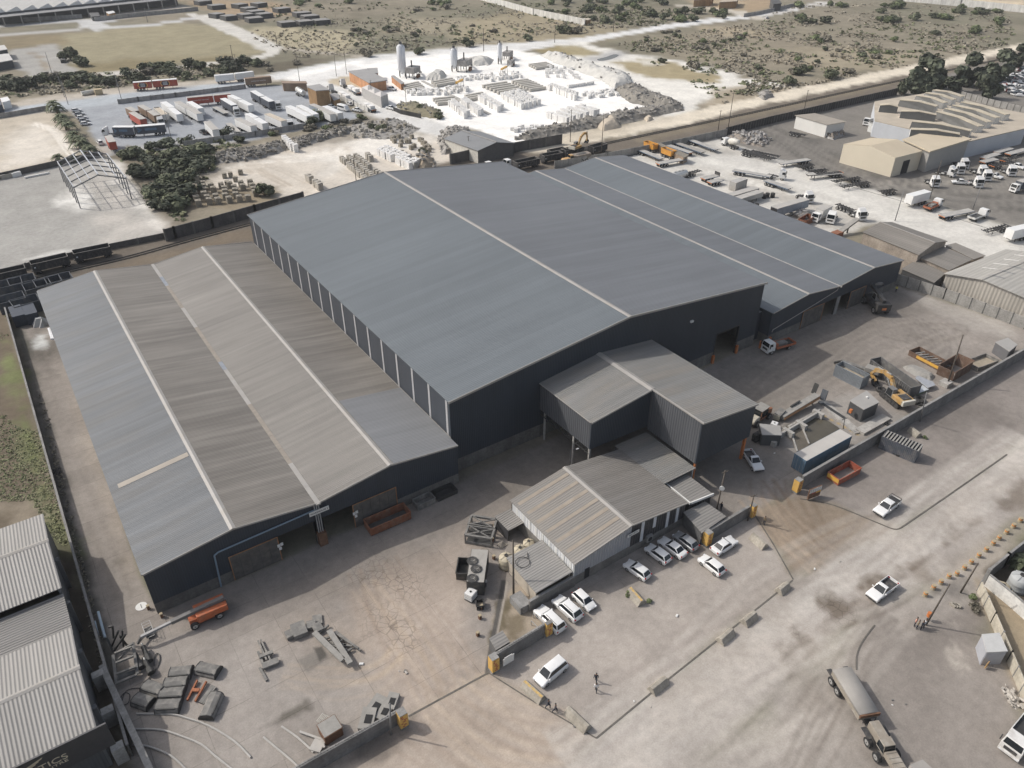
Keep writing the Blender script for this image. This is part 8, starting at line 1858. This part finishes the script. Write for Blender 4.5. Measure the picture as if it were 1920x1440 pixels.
for(u1,v1,u2,v2,lb)in((1843,296,1872,287,'dark flatbed with a pale deck in the stacked trailers of the gravel yard, left'),(1868,285,1896,277,'dark flatbed with a pale deck in the stacked trailers of the gravel yard, top'),(1842,303,1868,297,'orange-ended flatbed in the stacked trailers of the gravel yard, lower'),(1880,300,1910,292,'skeletal trailer in the stacked trailers of the gravel yard, middle'),(1860,310,1900,302,'skeletal trailer in the stacked trailers of the gravel yard, lowest'),(1890,288,1925,279,'flatbed in the stacked trailers of the gravel yard, right edge')):FT(u1,v1,u2,v2,lb,skeletal='skeletal' in lb)
TR(trc,1457,325,1470,327,'white truck tractor with the long grey flatbed in the trailer yard');TR(trc,1510,366,1520,372,'white truck tractor facing down in the middle of the trailer yard');TR(trc,1609,398,1618,404,'white truck tractor near the far corner of the right shed')
TR(trc,1561,404,1556,412,'white truck tractor with its bonnet open beside the box truck')
for(u,v,uf,vf,lb)in((1749,337,1754,341,'first white truck tractor from the left in the gravel yard'),(1775,319,1783,321,'second white truck tractor from the left in the gravel yard, side on'),(1796,313,1802,317,'third white truck tractor in the gravel yard, in front of another'),(1802,304,1808,307,'white truck tractor behind the third one in the gravel yard'),(1830,338,1836,342,'white truck tractor beside the white double-cab pickup'),(1836,317,1842,320,'white truck tractor at the back of the right-hand pair'),(1846,326,1852,330,'white truck tractor at the front of the right-hand pair'),(1892,317,1898,321,'white truck tractor by the white van at the right of the gravel yard')):TR(trc,u,v,uf,vf,lb)
C(pk2o,1801,341,1788,340,'white double-cab pickup among the tractors in the gravel yard',z=.8);C(pk1,1865,329,1876,332,'white single-cab pickup right of the tractors',z=.8);C(pk2o,1908,311,1918,314,'white pickup beside the last tractor at the right',z=.8)
at(boxtruck('white box truck beside the bonnet-up tractor behind the right shed',whitep,whd),1540,402,1524,410,1.6);
t=at(boxtruck('white truck with a dark body at the right edge of the gravel yard',whitep,blud),1915,350,1900,353,1.5)
BT(1740,357,1706,366,'white box trailer with rear doors beside the wire fence',H=3.8);BT(1935,421,1895,430,'white box trailer at the right end of the trailer yard',H=3.8)
at(container(6.1,'weathered grey container standing in the trailer yard',P('container_grey',(.40,.39,.37),.7,0,.12,.8,.3),H=2.9),1384,346,1370,351,1.4)
BT(1366,366,1418,351,'dusty covered trailer just over the right shed roof edge, upper of two',tarp,tarp,H=2.6,axles=2);BT(1374,374,1426,358,'dusty covered trailer with a blue end over the right shed roof edge, lower of two',tarp,tarp,H=2.6,rear=blu2,axles=2);BT(1452,389,1512,372,'grey-blue curtain trailer with an open dark end over the right shed roof',P('curtain_greyblue',(.25,.28,.32),.6),tarp,H=3.6,rear=MATS['logo_black'])
t=thing('mixer_truck','white concrete mixer truck with a pale drum in the trailer yard','mixer truck');at(t,1370,268,1352,261,1.6);cab(t,whitep,4.0,top=2.8);MB().box(chass,-4.2,3.6,-.45,.45,.7,1.1).build('chassis',t);mb=MB();mb.T=Matrix(((.0,0,1,-1.4),(0,1,0,0),(-1,0,0,2.5),(0,0,0,1)))@Matrix.Rotation(.16,4,'Y');mb.lathe(P('drum_white',(.55,.53,.48),.5,0,.1),[(.4,-2.9),(.9,-2.4),(1.25,-.4),(1.2,1.4),(.7,2.4)],16);mb.T=None;mb.build('drum',t,True);MB().bar(MATS['yellow_paint'],(-1.8,-1.28,2.4),(-.4,-1.28,2.5),.06,.7).build('painted_band',t);wheels(t,(2.9,-1.6,-2.9),(-1,1),.5,.45)
for k,(u,v,lb)in enumerate(((1220,275,'yellow-red patterned tipping bin with its trailer, upper one'),(1253,287,'yellow-red patterned tipping bin with its trailer, lower one'))):
 t=skip(5.0,2.3,1.9,lb,P('bin_yellow_red',(.60,.30,.05),.6,0,.25,3,.4,(.45,.09,.04)),MATS['dark_steel'],name='tipping_bin',slope_=.35,cat='bin');at(t,u,v,u+22,v+8,1.6);t.location.z=1.1;MB().box(chass,-3,3,-.9,.9,-.6,-.02).build('chassis',t)
 for x in(-2,-.8,2):
  for s in(-1,1):o=bpy.data.objects.new('wheel',wheel_mesh(.5,.45));COL.objects.link(o);o.parent=t;o.location=(x,s*.95,-.6)
block('rusty_hopper','long brown rusty steel body beside the yellow bins',[(1228,268),(1236,267),(1292,290),(1284,295)],2.6,P('body_brown',(.26,.20,.15),.85,0,.25),P('body_inside',(.20,.18,.15),.9),'container')
l_,r_,L_=roofline(1262,322,1285,316,3);t=tanker_trailer(7,'dusty grey tank lying over the right shed roof edge');t.location=(l_[0],l_[1],-.9);t.rotation_euler.z=r_
for k,(u,v)in enumerate(((1432,372),(1438,370),(1448,370),(1400,382),(1408,386),(1418,390))):tyre('pile of worn tyres in the trailer yard behind the right shed, item %s'%['far left','left','right','near left','near middle','near right'][k],u,v,.7,1.4,'tyre piles in the trailer yard')
heap('scrap_heap','tangle of wrecked parts and tyres beside the mixer truck',[(1360,258),(1420,250),(1446,262),(1430,276),(1384,268)],2.2,P('scrap_mix',(.24,.21,.18),.9,0,.4,1.2),'scrap',33,1.6,'stuff',.7,200,P('scrap_mix2',(.3,.29,.28),.8,.1,.4,1))
t=flatbed('white crane truck with an orange crane, beside the white box trailer',whitep);at(t,1750,384,1764,378,1.3);at(flatbed('white low loader truck with a bare frame at the right of the trailer yard',whitep,(.6,.6,.58),False),1834,405,1858,396,1.0)
t=thing('conveyor_boom','grey tracked conveyor rising over the end of the right shed roof','conveyor');a=G(1568,440,.6);b2=G(1608,410,3.6);MB().bar(MATS['beam_grey'],a,b2,1.5,.5).build('boom',t);MB().box(MATS['skip_rust'],a.x-1.2,a.x+1.8,a.y-1,a.y+1,0,1.4).build('engine_box',t);MB().bar(MATS['dark_steel'],a.lerp(b2,.6),Vector((a.lerp(b2,.6).x,a.lerp(b2,.6).y,0)),.3).build('support_leg',t)
at(container(6,'orange rusty body with wheels at the edge behind the right shed',MATS['skip_rust'],H=1.8,name='scrap_hopper',open_top=True),1512,412,1524,405,1.0);heap('scrap_heap','heap of vehicle parts behind the right shed roof',[(1480,404),(1500,398),(1520,402),(1512,416)],1.2,MATS['scrap_mix'],'scrap',34,1,'stuff',.5,50,MATS['scrap_mix2'])
crm=P('cream_wall_far',(.60,.54,.43),.8,0,.06,.1);tanr=P('tan_roof',(.50,.43,.32),.7,0,.07,.15)
t=flat_roof('cream_warehouse','cream warehouse with a tan ridged roof and a big blank wall, in the gravel yard',[(1582,269),(1640,268),(1730,284),(1680,292)],7.0,0,tanr,crm,cat='warehouse',walls=False)
bpy.data.objects.remove(t.children[0]);A0,B0,C0,D0=G(1582,270,6.5),G(1679,296,6.5),G(1730,283,6.5),G(1726,243,6.5);D0=C0+(A0-B0);rt1=(A0+B0)/2;rt1.z=8.2;rt2=(C0+D0)/2;rt2.z=8.2;f0=lambda p:Vector((p.x,p.y,0))
MB().sheet(tanr,[A0,rt1,rt2,D0],.15).build('roof_slope',t);MB().sheet(tanr,[rt1,B0,C0,rt2],.15).build('roof_slope',t);mb=MB();mb.add(crm,[f0(A0),f0(B0),B0,rt1,A0],[(0,1,2,3,4)]);mb.add(crm,[f0(B0),f0(C0),C0,B0],[(0,1,2,3)]);mb.add(crm,[f0(C0),f0(D0),D0,rt2,C0],[(0,1,2,3,4)]);mb.add(crm,[f0(D0),f0(A0),A0,D0],[(0,1,2,3)]);mb.build('wall',t)
m1=B0.lerp(C0,.35);m2=B0.lerp(C0,.6);nn=(C0-B0).cross(Vector((0,0,1))).normalized();nn=nn if nn.dot(m1-(A0+C0)/2)>0 else-nn;mb=MB();mb.add(dark,[f0(m1)+nn*.05,f0(m2)+nn*.05,Vector((m2.x,m2.y,4.6))+nn*.05,Vector((m1.x,m1.y,4.6))+nn*.05],[(0,1,2,3)]);mb.build('doorway',t)
t=flat_roof('cream_warehouse','wide tan-roofed extension joined behind the cream warehouse',[(1692,261),(1756,240),(1822,260),(1744,284)],7.4,0,tanr,P('grey_clad_far',(.35,.34,.32),.7,0,.08),cat='warehouse',th=.4)
flat_roof('white_store','white flat-roofed store standing alone in the gravel yard',[(1490,216),(1528,212),(1588,228),(1552,234)],5.0,0,P('roof_dusty_flat',(.30,.27,.23),.85,0,.1,.3),P('white_clad_far',(.66,.65,.62),.6,0,.06,.3),cat='store',th=.15);FT(1481,246,1512,252,'dusty trailer in front of the lone white store',skeletal=True);heap('scrap_heap','grey scrap heap at the corner of the lone white store',[(1545,256),(1575,250),(1584,254),(1560,262)],1.4,MATS['scrap_mix2'],'scrap',35,.8,'stuff',.7,30,MATS['scrap_mix'])
t=flat_roof('open_shed','dark-roofed open shed with white bays behind the tan roof',[(1628,225),(1676,208),(1712,226),(1686,242)],4.4,0,P('roof_charcoal',(.10,.10,.10),.85,0,.15,.3),P('bay_white',(.6,.6,.58),.7),cat='shed',th=.3,walls=(3,));flat_roof('open_shed','charcoal shed roof joining the saw-roofed factory',[(1668,209),(1690,204),(1736,218),(1716,228)],4.6,0,MATS['roof_charcoal'],P('bay_dark',(.08,.08,.08),.8),cat='shed',th=.3)
for(u,v,lb)in((1626,228,'white truck cab at the corner of the open shed'),):t=thing('truck_tractor',lb,'truck');at(t,u,v,u-6,v+4,1.5);cab(t,whitep,1.5);MB().box(chass,-4,1,-.5,.5,.7,1).build('chassis',t);wheels(t,(.4,-3),(-1,1),.5,.4)
t=thing('saw_roofed_factory','old factory with many raised rooflight ribs on a beige roof, at the right','factory');bod=[(1640,190),(1752,172),(1920,216),(1925,240),(1812,266),(1640,226)]
fb=P('factory_roof',(.42,.37,.30),.9,0,.14,.2);P6=[G(u,v,6.0)for u,v in bod];MB().sheet(fb,P6,.3).build('roof',t);mb=MB();c=sum(P6,Vector())/6
for i in range(6):a,b=P6[i],P6[(i+1)%6];mb.add(P('factory_wall',(.50,.52,.55),.7,0,.08,.3),[f0(a),f0(b),b-Vector((0,0,.3)),a-Vector((0,0,.3))],[(0,1,2,3)])
mb.build('wall',t)
mons=[((1708,241),(1800,250)),((1712,226),(1822,244)),((1690,207),(1756,214)),((1760,208),(1840,236)),((1776,202),(1856,228)),((1790,196),(1872,220)),((1806,190),(1890,214)),((1650,196),(1684,199)),((1690,186),(1758,198)),((1722,178),(1774,192)),((1738,173),(1790,186)),((1752,168),(1806,180))]
mr_=P('monitor_roof',(.46,.41,.32),.9,0,.16,.3);mg=P('monitor_glazing',(.075,.075,.07),.4,0,.2,.5);mc_=P('monitor_end',(.62,.61,.58),.7)
for a,b in mons:
 A1,B1=G(a[0],a[1],8.4),G(b[0],b[1],8.4);d=(B1-A1);L=d.length;n1=Vector((d.y,-d.x,0)).normalized();n1=n1 if n1.dot(-A1)>0 else-n1;mid=(A1+B1)/2+Vector((0,0,.6))
 o=MB().sheet(mr_,[A1-n1*1.2,mid-n1*1.2,mid+n1*1.3,A1+n1*1.3],.2).sheet(mr_,[mid-n1*1.2,B1-n1*1.2,B1+n1*1.3,mid+n1*1.3],.2).build('roof_monitor',t)
 dz=Vector((0,0,.2));mb=MB();mb.add(mg,[Vector((A1.x,A1.y,6))+n1*2.2,Vector((B1.x,B1.y,6))+n1*2.2,B1+n1*1.2-dz,mid+n1*1.2-dz,A1+n1*1.2-dz],[(0,1,2,3,4)]);mb.build('glazing',o)
 mb=MB()
 for e in(A1,B1):mb.add(mc_,[Vector((e.x,e.y,6))+n1*2.2,Vector((e.x,e.y,6))-n1*1.1,e-n1*1.1-dz,e+n1*1.2-dz],[(0,1,2,3)])
 mb.build('end_wall',o)
t2=flat_roof('factory_porch','small white porch building with a beige roof on the front of the saw-roofed factory',[(1850,248),(1880,240),(1900,248),(1872,256)],4.2,0,fb,MATS['factory_wall'],cat='porch',th=.2)
flat_roof('far_shed','beige-roofed shed at the far end of the saw-roofed factory',[(1880,204),(1920,212),(1926,220),(1900,224)],5,0,fb,MATS['factory_wall'],cat='shed');wall('panel_wall','pale panel wall behind the saw-roofed factory',[(1800,182),(1850,196),(1925,214)],2.6,.2,MATS['panel_wall_grey'],posts=3,postm=wdk,postw=.1)
shr=ROOF('shed_roof_brown',(.20,.185,.165),axis=0,period=.8,bump=.4,streak=.12);shw=BLOCKW('shed_wall_tan',(.36,.31,.26))
def ridge_px(name,label,pts,ze,zr,mr,mw,cat='shed'):
 "pts: near-left eave, far-left eave, far ridge, near ridge, near-right eave, far-right eave (pixels)"
 nl,fl,fr_,nr_,ne,fe_=[G(u,v,z)for(u,v),z in zip(pts,(ze,ze,zr,zr,ze,ze))];t=thing(name,label,cat)
 MB().sheet(mr,[nl,fl,fr_,nr_],.15).build('roof_slope',t);MB().sheet(mr,[nr_,fr_,fe_,ne],.15).build('roof_slope',t);MB().bar(capm,nr_+Vector((0,0,.05)),fr_+Vector((0,0,.05)),.3,.12).build('ridge_cap',t);c=(nl+fe_)/2;k=lambda p:c.lerp(p,.97);mb=MB();z_=Vector((0,0,.16))
 for p,q in((nl,fl),(ne,fe_)):p,q=k(p),k(q);mb.add(mw,[f0(p),f0(q),q-z_,p-z_],[(0,1,2,3)])
 for p,m_,q in((nl,nr_,ne),(fl,fr_,fe_)):p,m_,q=k(p),k(m_),k(q);mb.add(mw,[f0(p),f0(q),q-z_,Vector((m_.x,m_.y,zr))-z_,p-z_],[(0,1,2,3,4)])
 mb.build('wall',t);return t
ridge_px('brick_shed','brown-roofed tan brick shed at the end of the right shed, by the trailer yard',[(1723,478),(1617,435),(1650,416),(1754,455),(1777,452),(1672,416)],5.5,6.8,shr,shw)
flat_roof('brick_shed','lower brown roof joined to the near end of the tan brick shed',[(1723,482),(1770,462),(1824,486),(1780,507)],4.2,0,shr,shw,cat='shed');flat_roof('brick_shed','flat dusty roof behind the lower brown roof',[(1772,460),(1792,455),(1848,479),(1826,486)],4.0,0,P('roof_dust_brown',(.22,.205,.185),.9,0,.15,.3),shw,cat='shed')
flat_roof('brick_shed','low lean-to roof between the tan brick shed and the panel fence',[(1690,504),(1720,486),(1773,512),(1752,530)],3.4,0,shr,P('shed_wall_dark',(.07,.07,.07),.8),cat='shed')
rb=ROOF('roof_big_right',(.36,.345,.315),axis=1,period=1.0,bump=.2,streak=.14);st=ROOF('slatted_wall',(.42,.39,.345),axis=1,period=.8,bump=.5,streak=.15)
fa=G(1676,531);fd=(G(1920,617)-fa).normalized();fn_=Vector((-fd.y,fd.x,0));fn_=fn_ if fn_.x>0 else-fn_;pw_=lambda s,z:fa+fd*s+fn_*4+Vector((0,0,z))
sp_=[];sd0=pw_(9,4.7);dd_=G(1886,467,4.7)-sd0
for p in(sd0,sd0+dd_,pw_(17.4,6.2)+dd_,pw_(17.4,6.2),pw_(33,4.6),pw_(33,4.6)+dd_):sp_.append(PJ(p))
t=ridge_px('slatted_shed','large dusty-roofed shed with pale slatted gable at the right edge',sp_,4.7,6.2,rb,st,'shed')
for k in range(4):a=G(1846+k*24-k*2,500-k*9+2,7.4);b2=a+Vector((5,.4,.5));MB().bar(P('rooflight_white',(.6,.58,.54),.6),G(1842+k*20,502-k*8,7.75),G(1870+k*20,505-k*8,8.02),.5,.1).build('roof_light',t)
mb=MB();r=random.Random(5);cols=[P('wreck_white',(.62,.62,.62),.4),P('wreck_grey',(.25,.26,.28),.4),P('wreck_dark',(.06,.065,.07),.4),P('wreck_red',(.25,.06,.05),.4)];wz=[(1870,152),(1925,128),(1960,130),(1960,190),(1900,180),(1880,166)];k=0
while k<170:
 u,v=r.uniform(1862,1960),r.uniform(125,190)
 if not inpoly(u,v,wz):continue
 c=G(u,v);mb.T=Matrix.Translation(c)@Matrix.Rotation(r.uniform(0,6),4,'Z');m_=r.choice(cols[:1]*4+cols[1:]);mb.box(m_,-2.1,2.1,-.85,.85,.3,.85);frustum(mb,r.choice([m_,glass]),(-1.6,1,.8),(-1.2,.4,.65),.85,1.4);mb.T=None;k+=1
tag(mb.build('wrecked_cars'),'crowd of wrecked cars in the far right scrapyard','wrecked cars',None,'stuff')
for k,(u,v)in enumerate(((1925,205),)):pass
t=thing('saw_roofed_factory','long grey saw-roofed factory at the top left edge','factory');fr2=P('factory_roof_grey',(.36,.36,.35),.85,0,.12,.2);A_=G(-20,26,7);B_=G(330,-10,7);n_=Vector((-(B_-A_).y,(B_-A_).x,0)).normalized();n_=n_ if n_.y>0 else-n_;nb=13;mb=MB();mg2=MB()
for k in range(nb):
 p=A_.lerp(B_,k/nb);q=A_.lerp(B_,(k+.75)/nb);e=A_.lerp(B_,(k+1)/nb);up=Vector((0,0,2.8));s_=MB();s_.add(fr2,[p,q+up,q+up+n_*90,p+n_*90],[(0,1,2,3)]);s_.build('roof_slope',t);s_=MB();s_.add(MATS['trailer_white'],[q+up,e,e+n_*90,q+up+n_*90],[(0,1,2,3)]);s_.add(MATS['trailer_white'],[p,e,q+up],[(0,1,2)]);s_.build('rooflight',t)
mb=MB();mb.add(P('factory_dark',(.09,.095,.10),.8),[f0(A_),f0(B_),B_,A_],[(0,1,2,3)]);mb.build('wall',t);mb=MB();mb.bar(P('canopy_grey',(.24,.24,.24),.8),A_-n_*6-Vector((0,0,1.4)),B_-n_*6-Vector((0,0,1.4)),12,.4);mb.build('canopy',t)
for k in range(12):p=A_.lerp(B_,(k+.3)/12)-n_*11.5;MB().bar(concr,f0(p),Vector((p.x,p.y,5.4)),.7).build('column',t)
wall('far_wall','grey wall in front of the top left factory, left part',[(8,43),(60,40),(155,34)],2.6,.3,wg);wall('far_wall','grey wall in front of the top left factory, right part',[(178,40),(250,32),(372,20)],2.6,.3,wg)
block('gate_building','small white-roofed gate building in front of the top left factory',[(198,22),(212,20),(216,23),(204,26)],3,brick,boxw,'hut');block('gate_building','dark gate shed beside the gap in the far wall',[(166,24),(184,23),(188,30),(172,31)],3,MATS['factory_dark'],MATS['roof_charcoal'],'hut')
dk2=P('stack_dark',(.075,.075,.075),.85,0,.25,.4);dk3=P('stack_top',(.24,.235,.225),.9,0,.15,.3)
for k,(u,v,w_)in enumerate(((410,10,26),(456,8,18),(492,6,18),(472,15,22),(484,21,26),(500,26,24),(434,30,22),(466,27,22),(480,34,28),(533,16,24),(570,24,28),(585,30,28),(541,42,28),(575,40,26),(606,38,28),(385,2,24),(413,26,18))):
 a=G(u-w_/2,v+1,3);b=G(u+w_/2,v-1.5,3);d=(b-a);n1=Vector((-d.y,d.x,0)).normalized()*9;c=(a+b)/2;t=thing('timber_stack','long dark stack with a grey top in the stacking ground at the upper left','stack',(0,0,0),0,'dark stacks in the upper left stacking ground');mb=MB();mb.add(dk2,[f0(a),f0(b),f0(b+n1),f0(a+n1),a,b,b+n1,a+n1],[(0,1,5,4),(1,2,6,5),(2,3,7,6),(3,0,4,7)]);mb.build('side',t);MB().sheet(dk3,[a,b,b+n1,a+n1],.2).build('top',t)
for(pts,z,lb)in(([(-20,88),(8,84),(14,92),(-20,98)],5,'grey-roofed building cut by the left edge at the top'),([(-20,104),(16,100),(24,112),(-20,120)],4,'low pale building cut by the left edge, below the first')):block('edge_building',lb,pts,z,MATS['factory_dark'],P('roof_pale_far',(.5,.49,.47),.8,0,.1,.2))
block('dark_crate','dark flat container beside the two trees on the paved pad',[(112,110),(122,109),(123,112),(113,113)],1.6,dk2,dk2,'container')
t=block('white_trailer_box','white box with a dark marking cut by the left edge, beyond the street',[(0,184),(14,181),(19,188),(4,192)],3.2,boxw,boxw,'trailer');t=block('dark_lorry','dark lorry body cut by the left edge by the street',[(-14,190),(2,189),(4,196),(-12,199)],3.4,blud,blud,'lorry')
mb=MB();c=G(176,177);mb.cyl(MATS['shed_wall_pale'],c+Vector((-5,0,1)),c+Vector((1,1,1)),1.0,n=12);tag(mb.build('drum_tank'),'pale cylinder tank lying beside the street','tank');c=G(186,177);mb=MB();mb.box(P('crate_tan',(.42,.34,.22),.8),c.x-1.6,c.x+1.6,c.y-1.3,c.y+1.3,0,2.4);tag(mb.build('wooden_crate'),'tan crate at the end of the lying cylinder by the street','crate')
pt=[(1312,4),(1352,2),(1385,0),(1345,2)]
for(pts,z,lb)in(([(1348,4),(1360,-4),(1386,-6),(1382,2)],5,'tan house with pale window frames at the top edge'),([(1300,0),(1308,-5),(1340,-7),(1334,-2)],5,'dark-fronted house left of the tan one at the top edge')):t=block('far_house',lb,pts,z,brick,P('roof_tan2',(.42,.36,.28),.8));windows(t,pts,.5,4.5,3,3)
block('far_hut','dark tarred hut beside the pale far wall at the top',[(1444,0),(1460,-2),(1466,6),(1450,8)],5,dk2,dk2,'hut')
t=thing('steel_skeleton','bare steel portal frame of an unfinished shed standing on the white lot','frame');LB=[(151,391),(145,381),(138,370),(132,360),(126,350),(120,341)];RBp=[(247,373),(240,363),(233,353),(226,344),(218,335),(211,325)];stl=P('frame_steel',(.20,.20,.205),.6,.2,.15);hz=6.5;LBs=[G(*LB[0]).lerp(G(*LB[-1]),k/5)for k in range(6)];RBs=[G(*RBp[0]).lerp(G(*RBp[-1]),k/5)for k in range(6)]
for a,b in zip(LBs,RBs):
 u_=Vector((0,0,hz));m_=(a+b)/2+Vector((0,0,hz+2.4));MB().bar(stl,a,a+u_,.3).build('column',t);MB().bar(stl,b,b+u_,.3).build('column',t);MB().bar(stl,a+u_,m_,.3,.34).bar(stl,m_,b+u_,.3,.34).build('rafter',t)
pale=P('purlin_pale',(.46,.48,.51),.5,.2,.1);u_=Vector((0,0,hz+.25))
for k,f in enumerate((0,.33,.66,1)):
 for src,sg in((LBs,0),(RBs,1)):
  a=src[0]+u_;b=src[-1]+u_;ma=(LBs[0]+RBs[0])/2+Vector((0,0,hz+2.65));mb_=(LBs[-1]+RBs[-1])/2+Vector((0,0,hz+2.65));MB().bar(pale,a.lerp(ma,f)if k<3 or sg==0 else a.lerp(ma,.98),b.lerp(mb_,f)if k<3 or sg==0 else b.lerp(mb_,.98),.22).build('purlin',t)
MB().bar(stl,LBs[0]+Vector((0,0,hz)),LBs[-1]+Vector((0,0,hz)),.22).build('eaves_beam',t);MB().bar(stl,RBs[0]+Vector((0,0,hz)),RBs[-1]+Vector((0,0,hz)),.22).build('eaves_beam',t)
for(u,v,lb)in((10,334,'first pale block from the left along the lot wall'),(19,332,'second pale block from the left along the lot wall'),(31,330,'larger white block along the lot wall')):c=G(u,v);mb=MB();mb.box(bwm if 'white' in lb else bgm,-1.4,1.4,-.9,.9,0,1.4);o=mb.build('concrete_block');o.location=c;o.rotation_euler.z=.3;tag(o,lb,'block')
mb=MB();mb.bar(bwm,G(46,333,.3),G(92,324,.3),.5,.5);tag(mb.build('pipe'),'long white pipe lying along the lot wall','pipe')
pg=MATS['pole_grey']
for(u,v,h,lb)in((228,187,11,'beside the left end of the street wall'),(322,264,11,'inside the truck yard right of the road train'),(128,196,10,'behind the palms by the street'),(121,182,9,'at the thicket behind the palms'),(448,150,12,'on the street behind the brown trailer'),(562,153,12,'on the street behind the tanker'),(650,139,12,'at the corner of the white road, right'),(631,143,11,'at the corner of the white road, left'),(698,190,9,'on the forecourt near the sheeted shed'),(762,200,9,'at the weedy island'),(907,96,12,'behind the works on the white road'),(100,146,12,'on the paved pad at the left'),(1040,80,10,'on the road at the right of the works'),(1127,292,15,'beside the railway behind the right shed'),(1069,266,12,'beside the pale track behind the excavator'),(1365,242,14,'on the railway at the sheet fence'),(1346,246,8,'short one at the panel wall'),(1743,372,12,'leaning at the wire fence of the gravel yard'),(1822,398,9,'thin one at the wire fence right'),(668,340,8,'among the diagonal block rows'),(879,292,7,'at the small grey-roofed shed'),(438,118,9,'at the road bend'),(520,88,8,'at the lone bush by the pale road'),(277,42,9,'on the far left road'),(1507,210,9,'by the black sheet fence'),(1678,414,9,'thin one by the tan brick shed'),(1150,59,9,'at the end of the long white wall')):
 pole('street_pole','slim street pole '+lb,u,v,h,.14 if v>120 else.2,m=pg if 'thin' in lb or u<330 else None,group=None,arms=1 if v<300 and u>400 else 0)
for t in list(bpy.data.objects):
 if t.name.startswith('truck_tractor')and t.parent is None and not t.get('group'):t['group']='white truck tractors'
clean_protos()
SUN_EL,SUN_AZ=rad(43.0),rad(-48.5)
sd=Vector((math.cos(SUN_AZ)*math.cos(SUN_EL),math.sin(SUN_AZ)*math.cos(SUN_EL),-math.sin(SUN_EL)))
L=bpy.data.lights.new('sun','SUN');L.energy=2.75;L.angle=rad(.6);L.color=(1.0,.95,.875)
lo=bpy.data.objects.new('sun',L);COL.objects.link(lo);lo.rotation_euler=sd.to_track_quat('-Z','Y').to_euler()
w=bpy.data.worlds.new('World');SC.world=w;w.use_nodes=True
nt=w.node_tree;bg=nt.nodes['Background']
sky=nt.nodes.new('ShaderNodeTexSky');sky.sky_type='NISHITA';sky.sun_disc=False
sky.sun_elevation=SUN_EL
sv=-sd
sky.sun_rotation=math.atan2(sv.x,sv.y)
sky.air_density=1.0;sky.dust_density=4.0;sky.ozone_density=1.0
hs=nt.nodes.new('ShaderNodeHueSaturation');hs.inputs['Saturation'].default_value=.6;nt.links.new(sky.outputs[0],hs.inputs['Color']);nt.links.new(hs.outputs[0],bg.inputs[0]);bg.inputs[1].default_value=.15
hm=bpy.data.materials.new('haze');hm.use_nodes=True;hn=hm.node_tree;hn.nodes.remove(hn.nodes['Principled BSDF'])
pv=hn.nodes.new('ShaderNodeVolumePrincipled');pv.inputs['Density'].default_value=.00012;pv.inputs['Color'].default_value=(.92,.94,.97,1);hn.links.new(pv.outputs[0],hn.nodes['Material Output'].inputs['Volume'])
hz_=MB().box(hm,-1500,2500,-1500,3000,-1,90).build('haze');tag(hz_,'thin pale haze over the whole site',None,None,'stuff')
cd=bpy.data.cameras.new('camera');cam=bpy.data.objects.new('camera',cd);COL.objects.link(cam)
cd.sensor_width=36;cd.lens=36*FPX/1920;cd.clip_start=1;cd.clip_end=20000
cam.matrix_world=Matrix(((CR.x,CU.x,-CF.x,0),(CR.y,CU.y,-CF.y,0),(CR.z,CU.z,-CF.z,CAMH),(0,0,0,1)))
SC.camera=cam
SC.view_settings.view_transform='Standard';SC.view_settings.look='None'
SC.view_settings.exposure=-.02;SC.view_settings.gamma=1.0
SC.cycles.max_bounces=6;SC.cycles.diffuse_bounces=3;SC.cycles.glossy_bounces=2
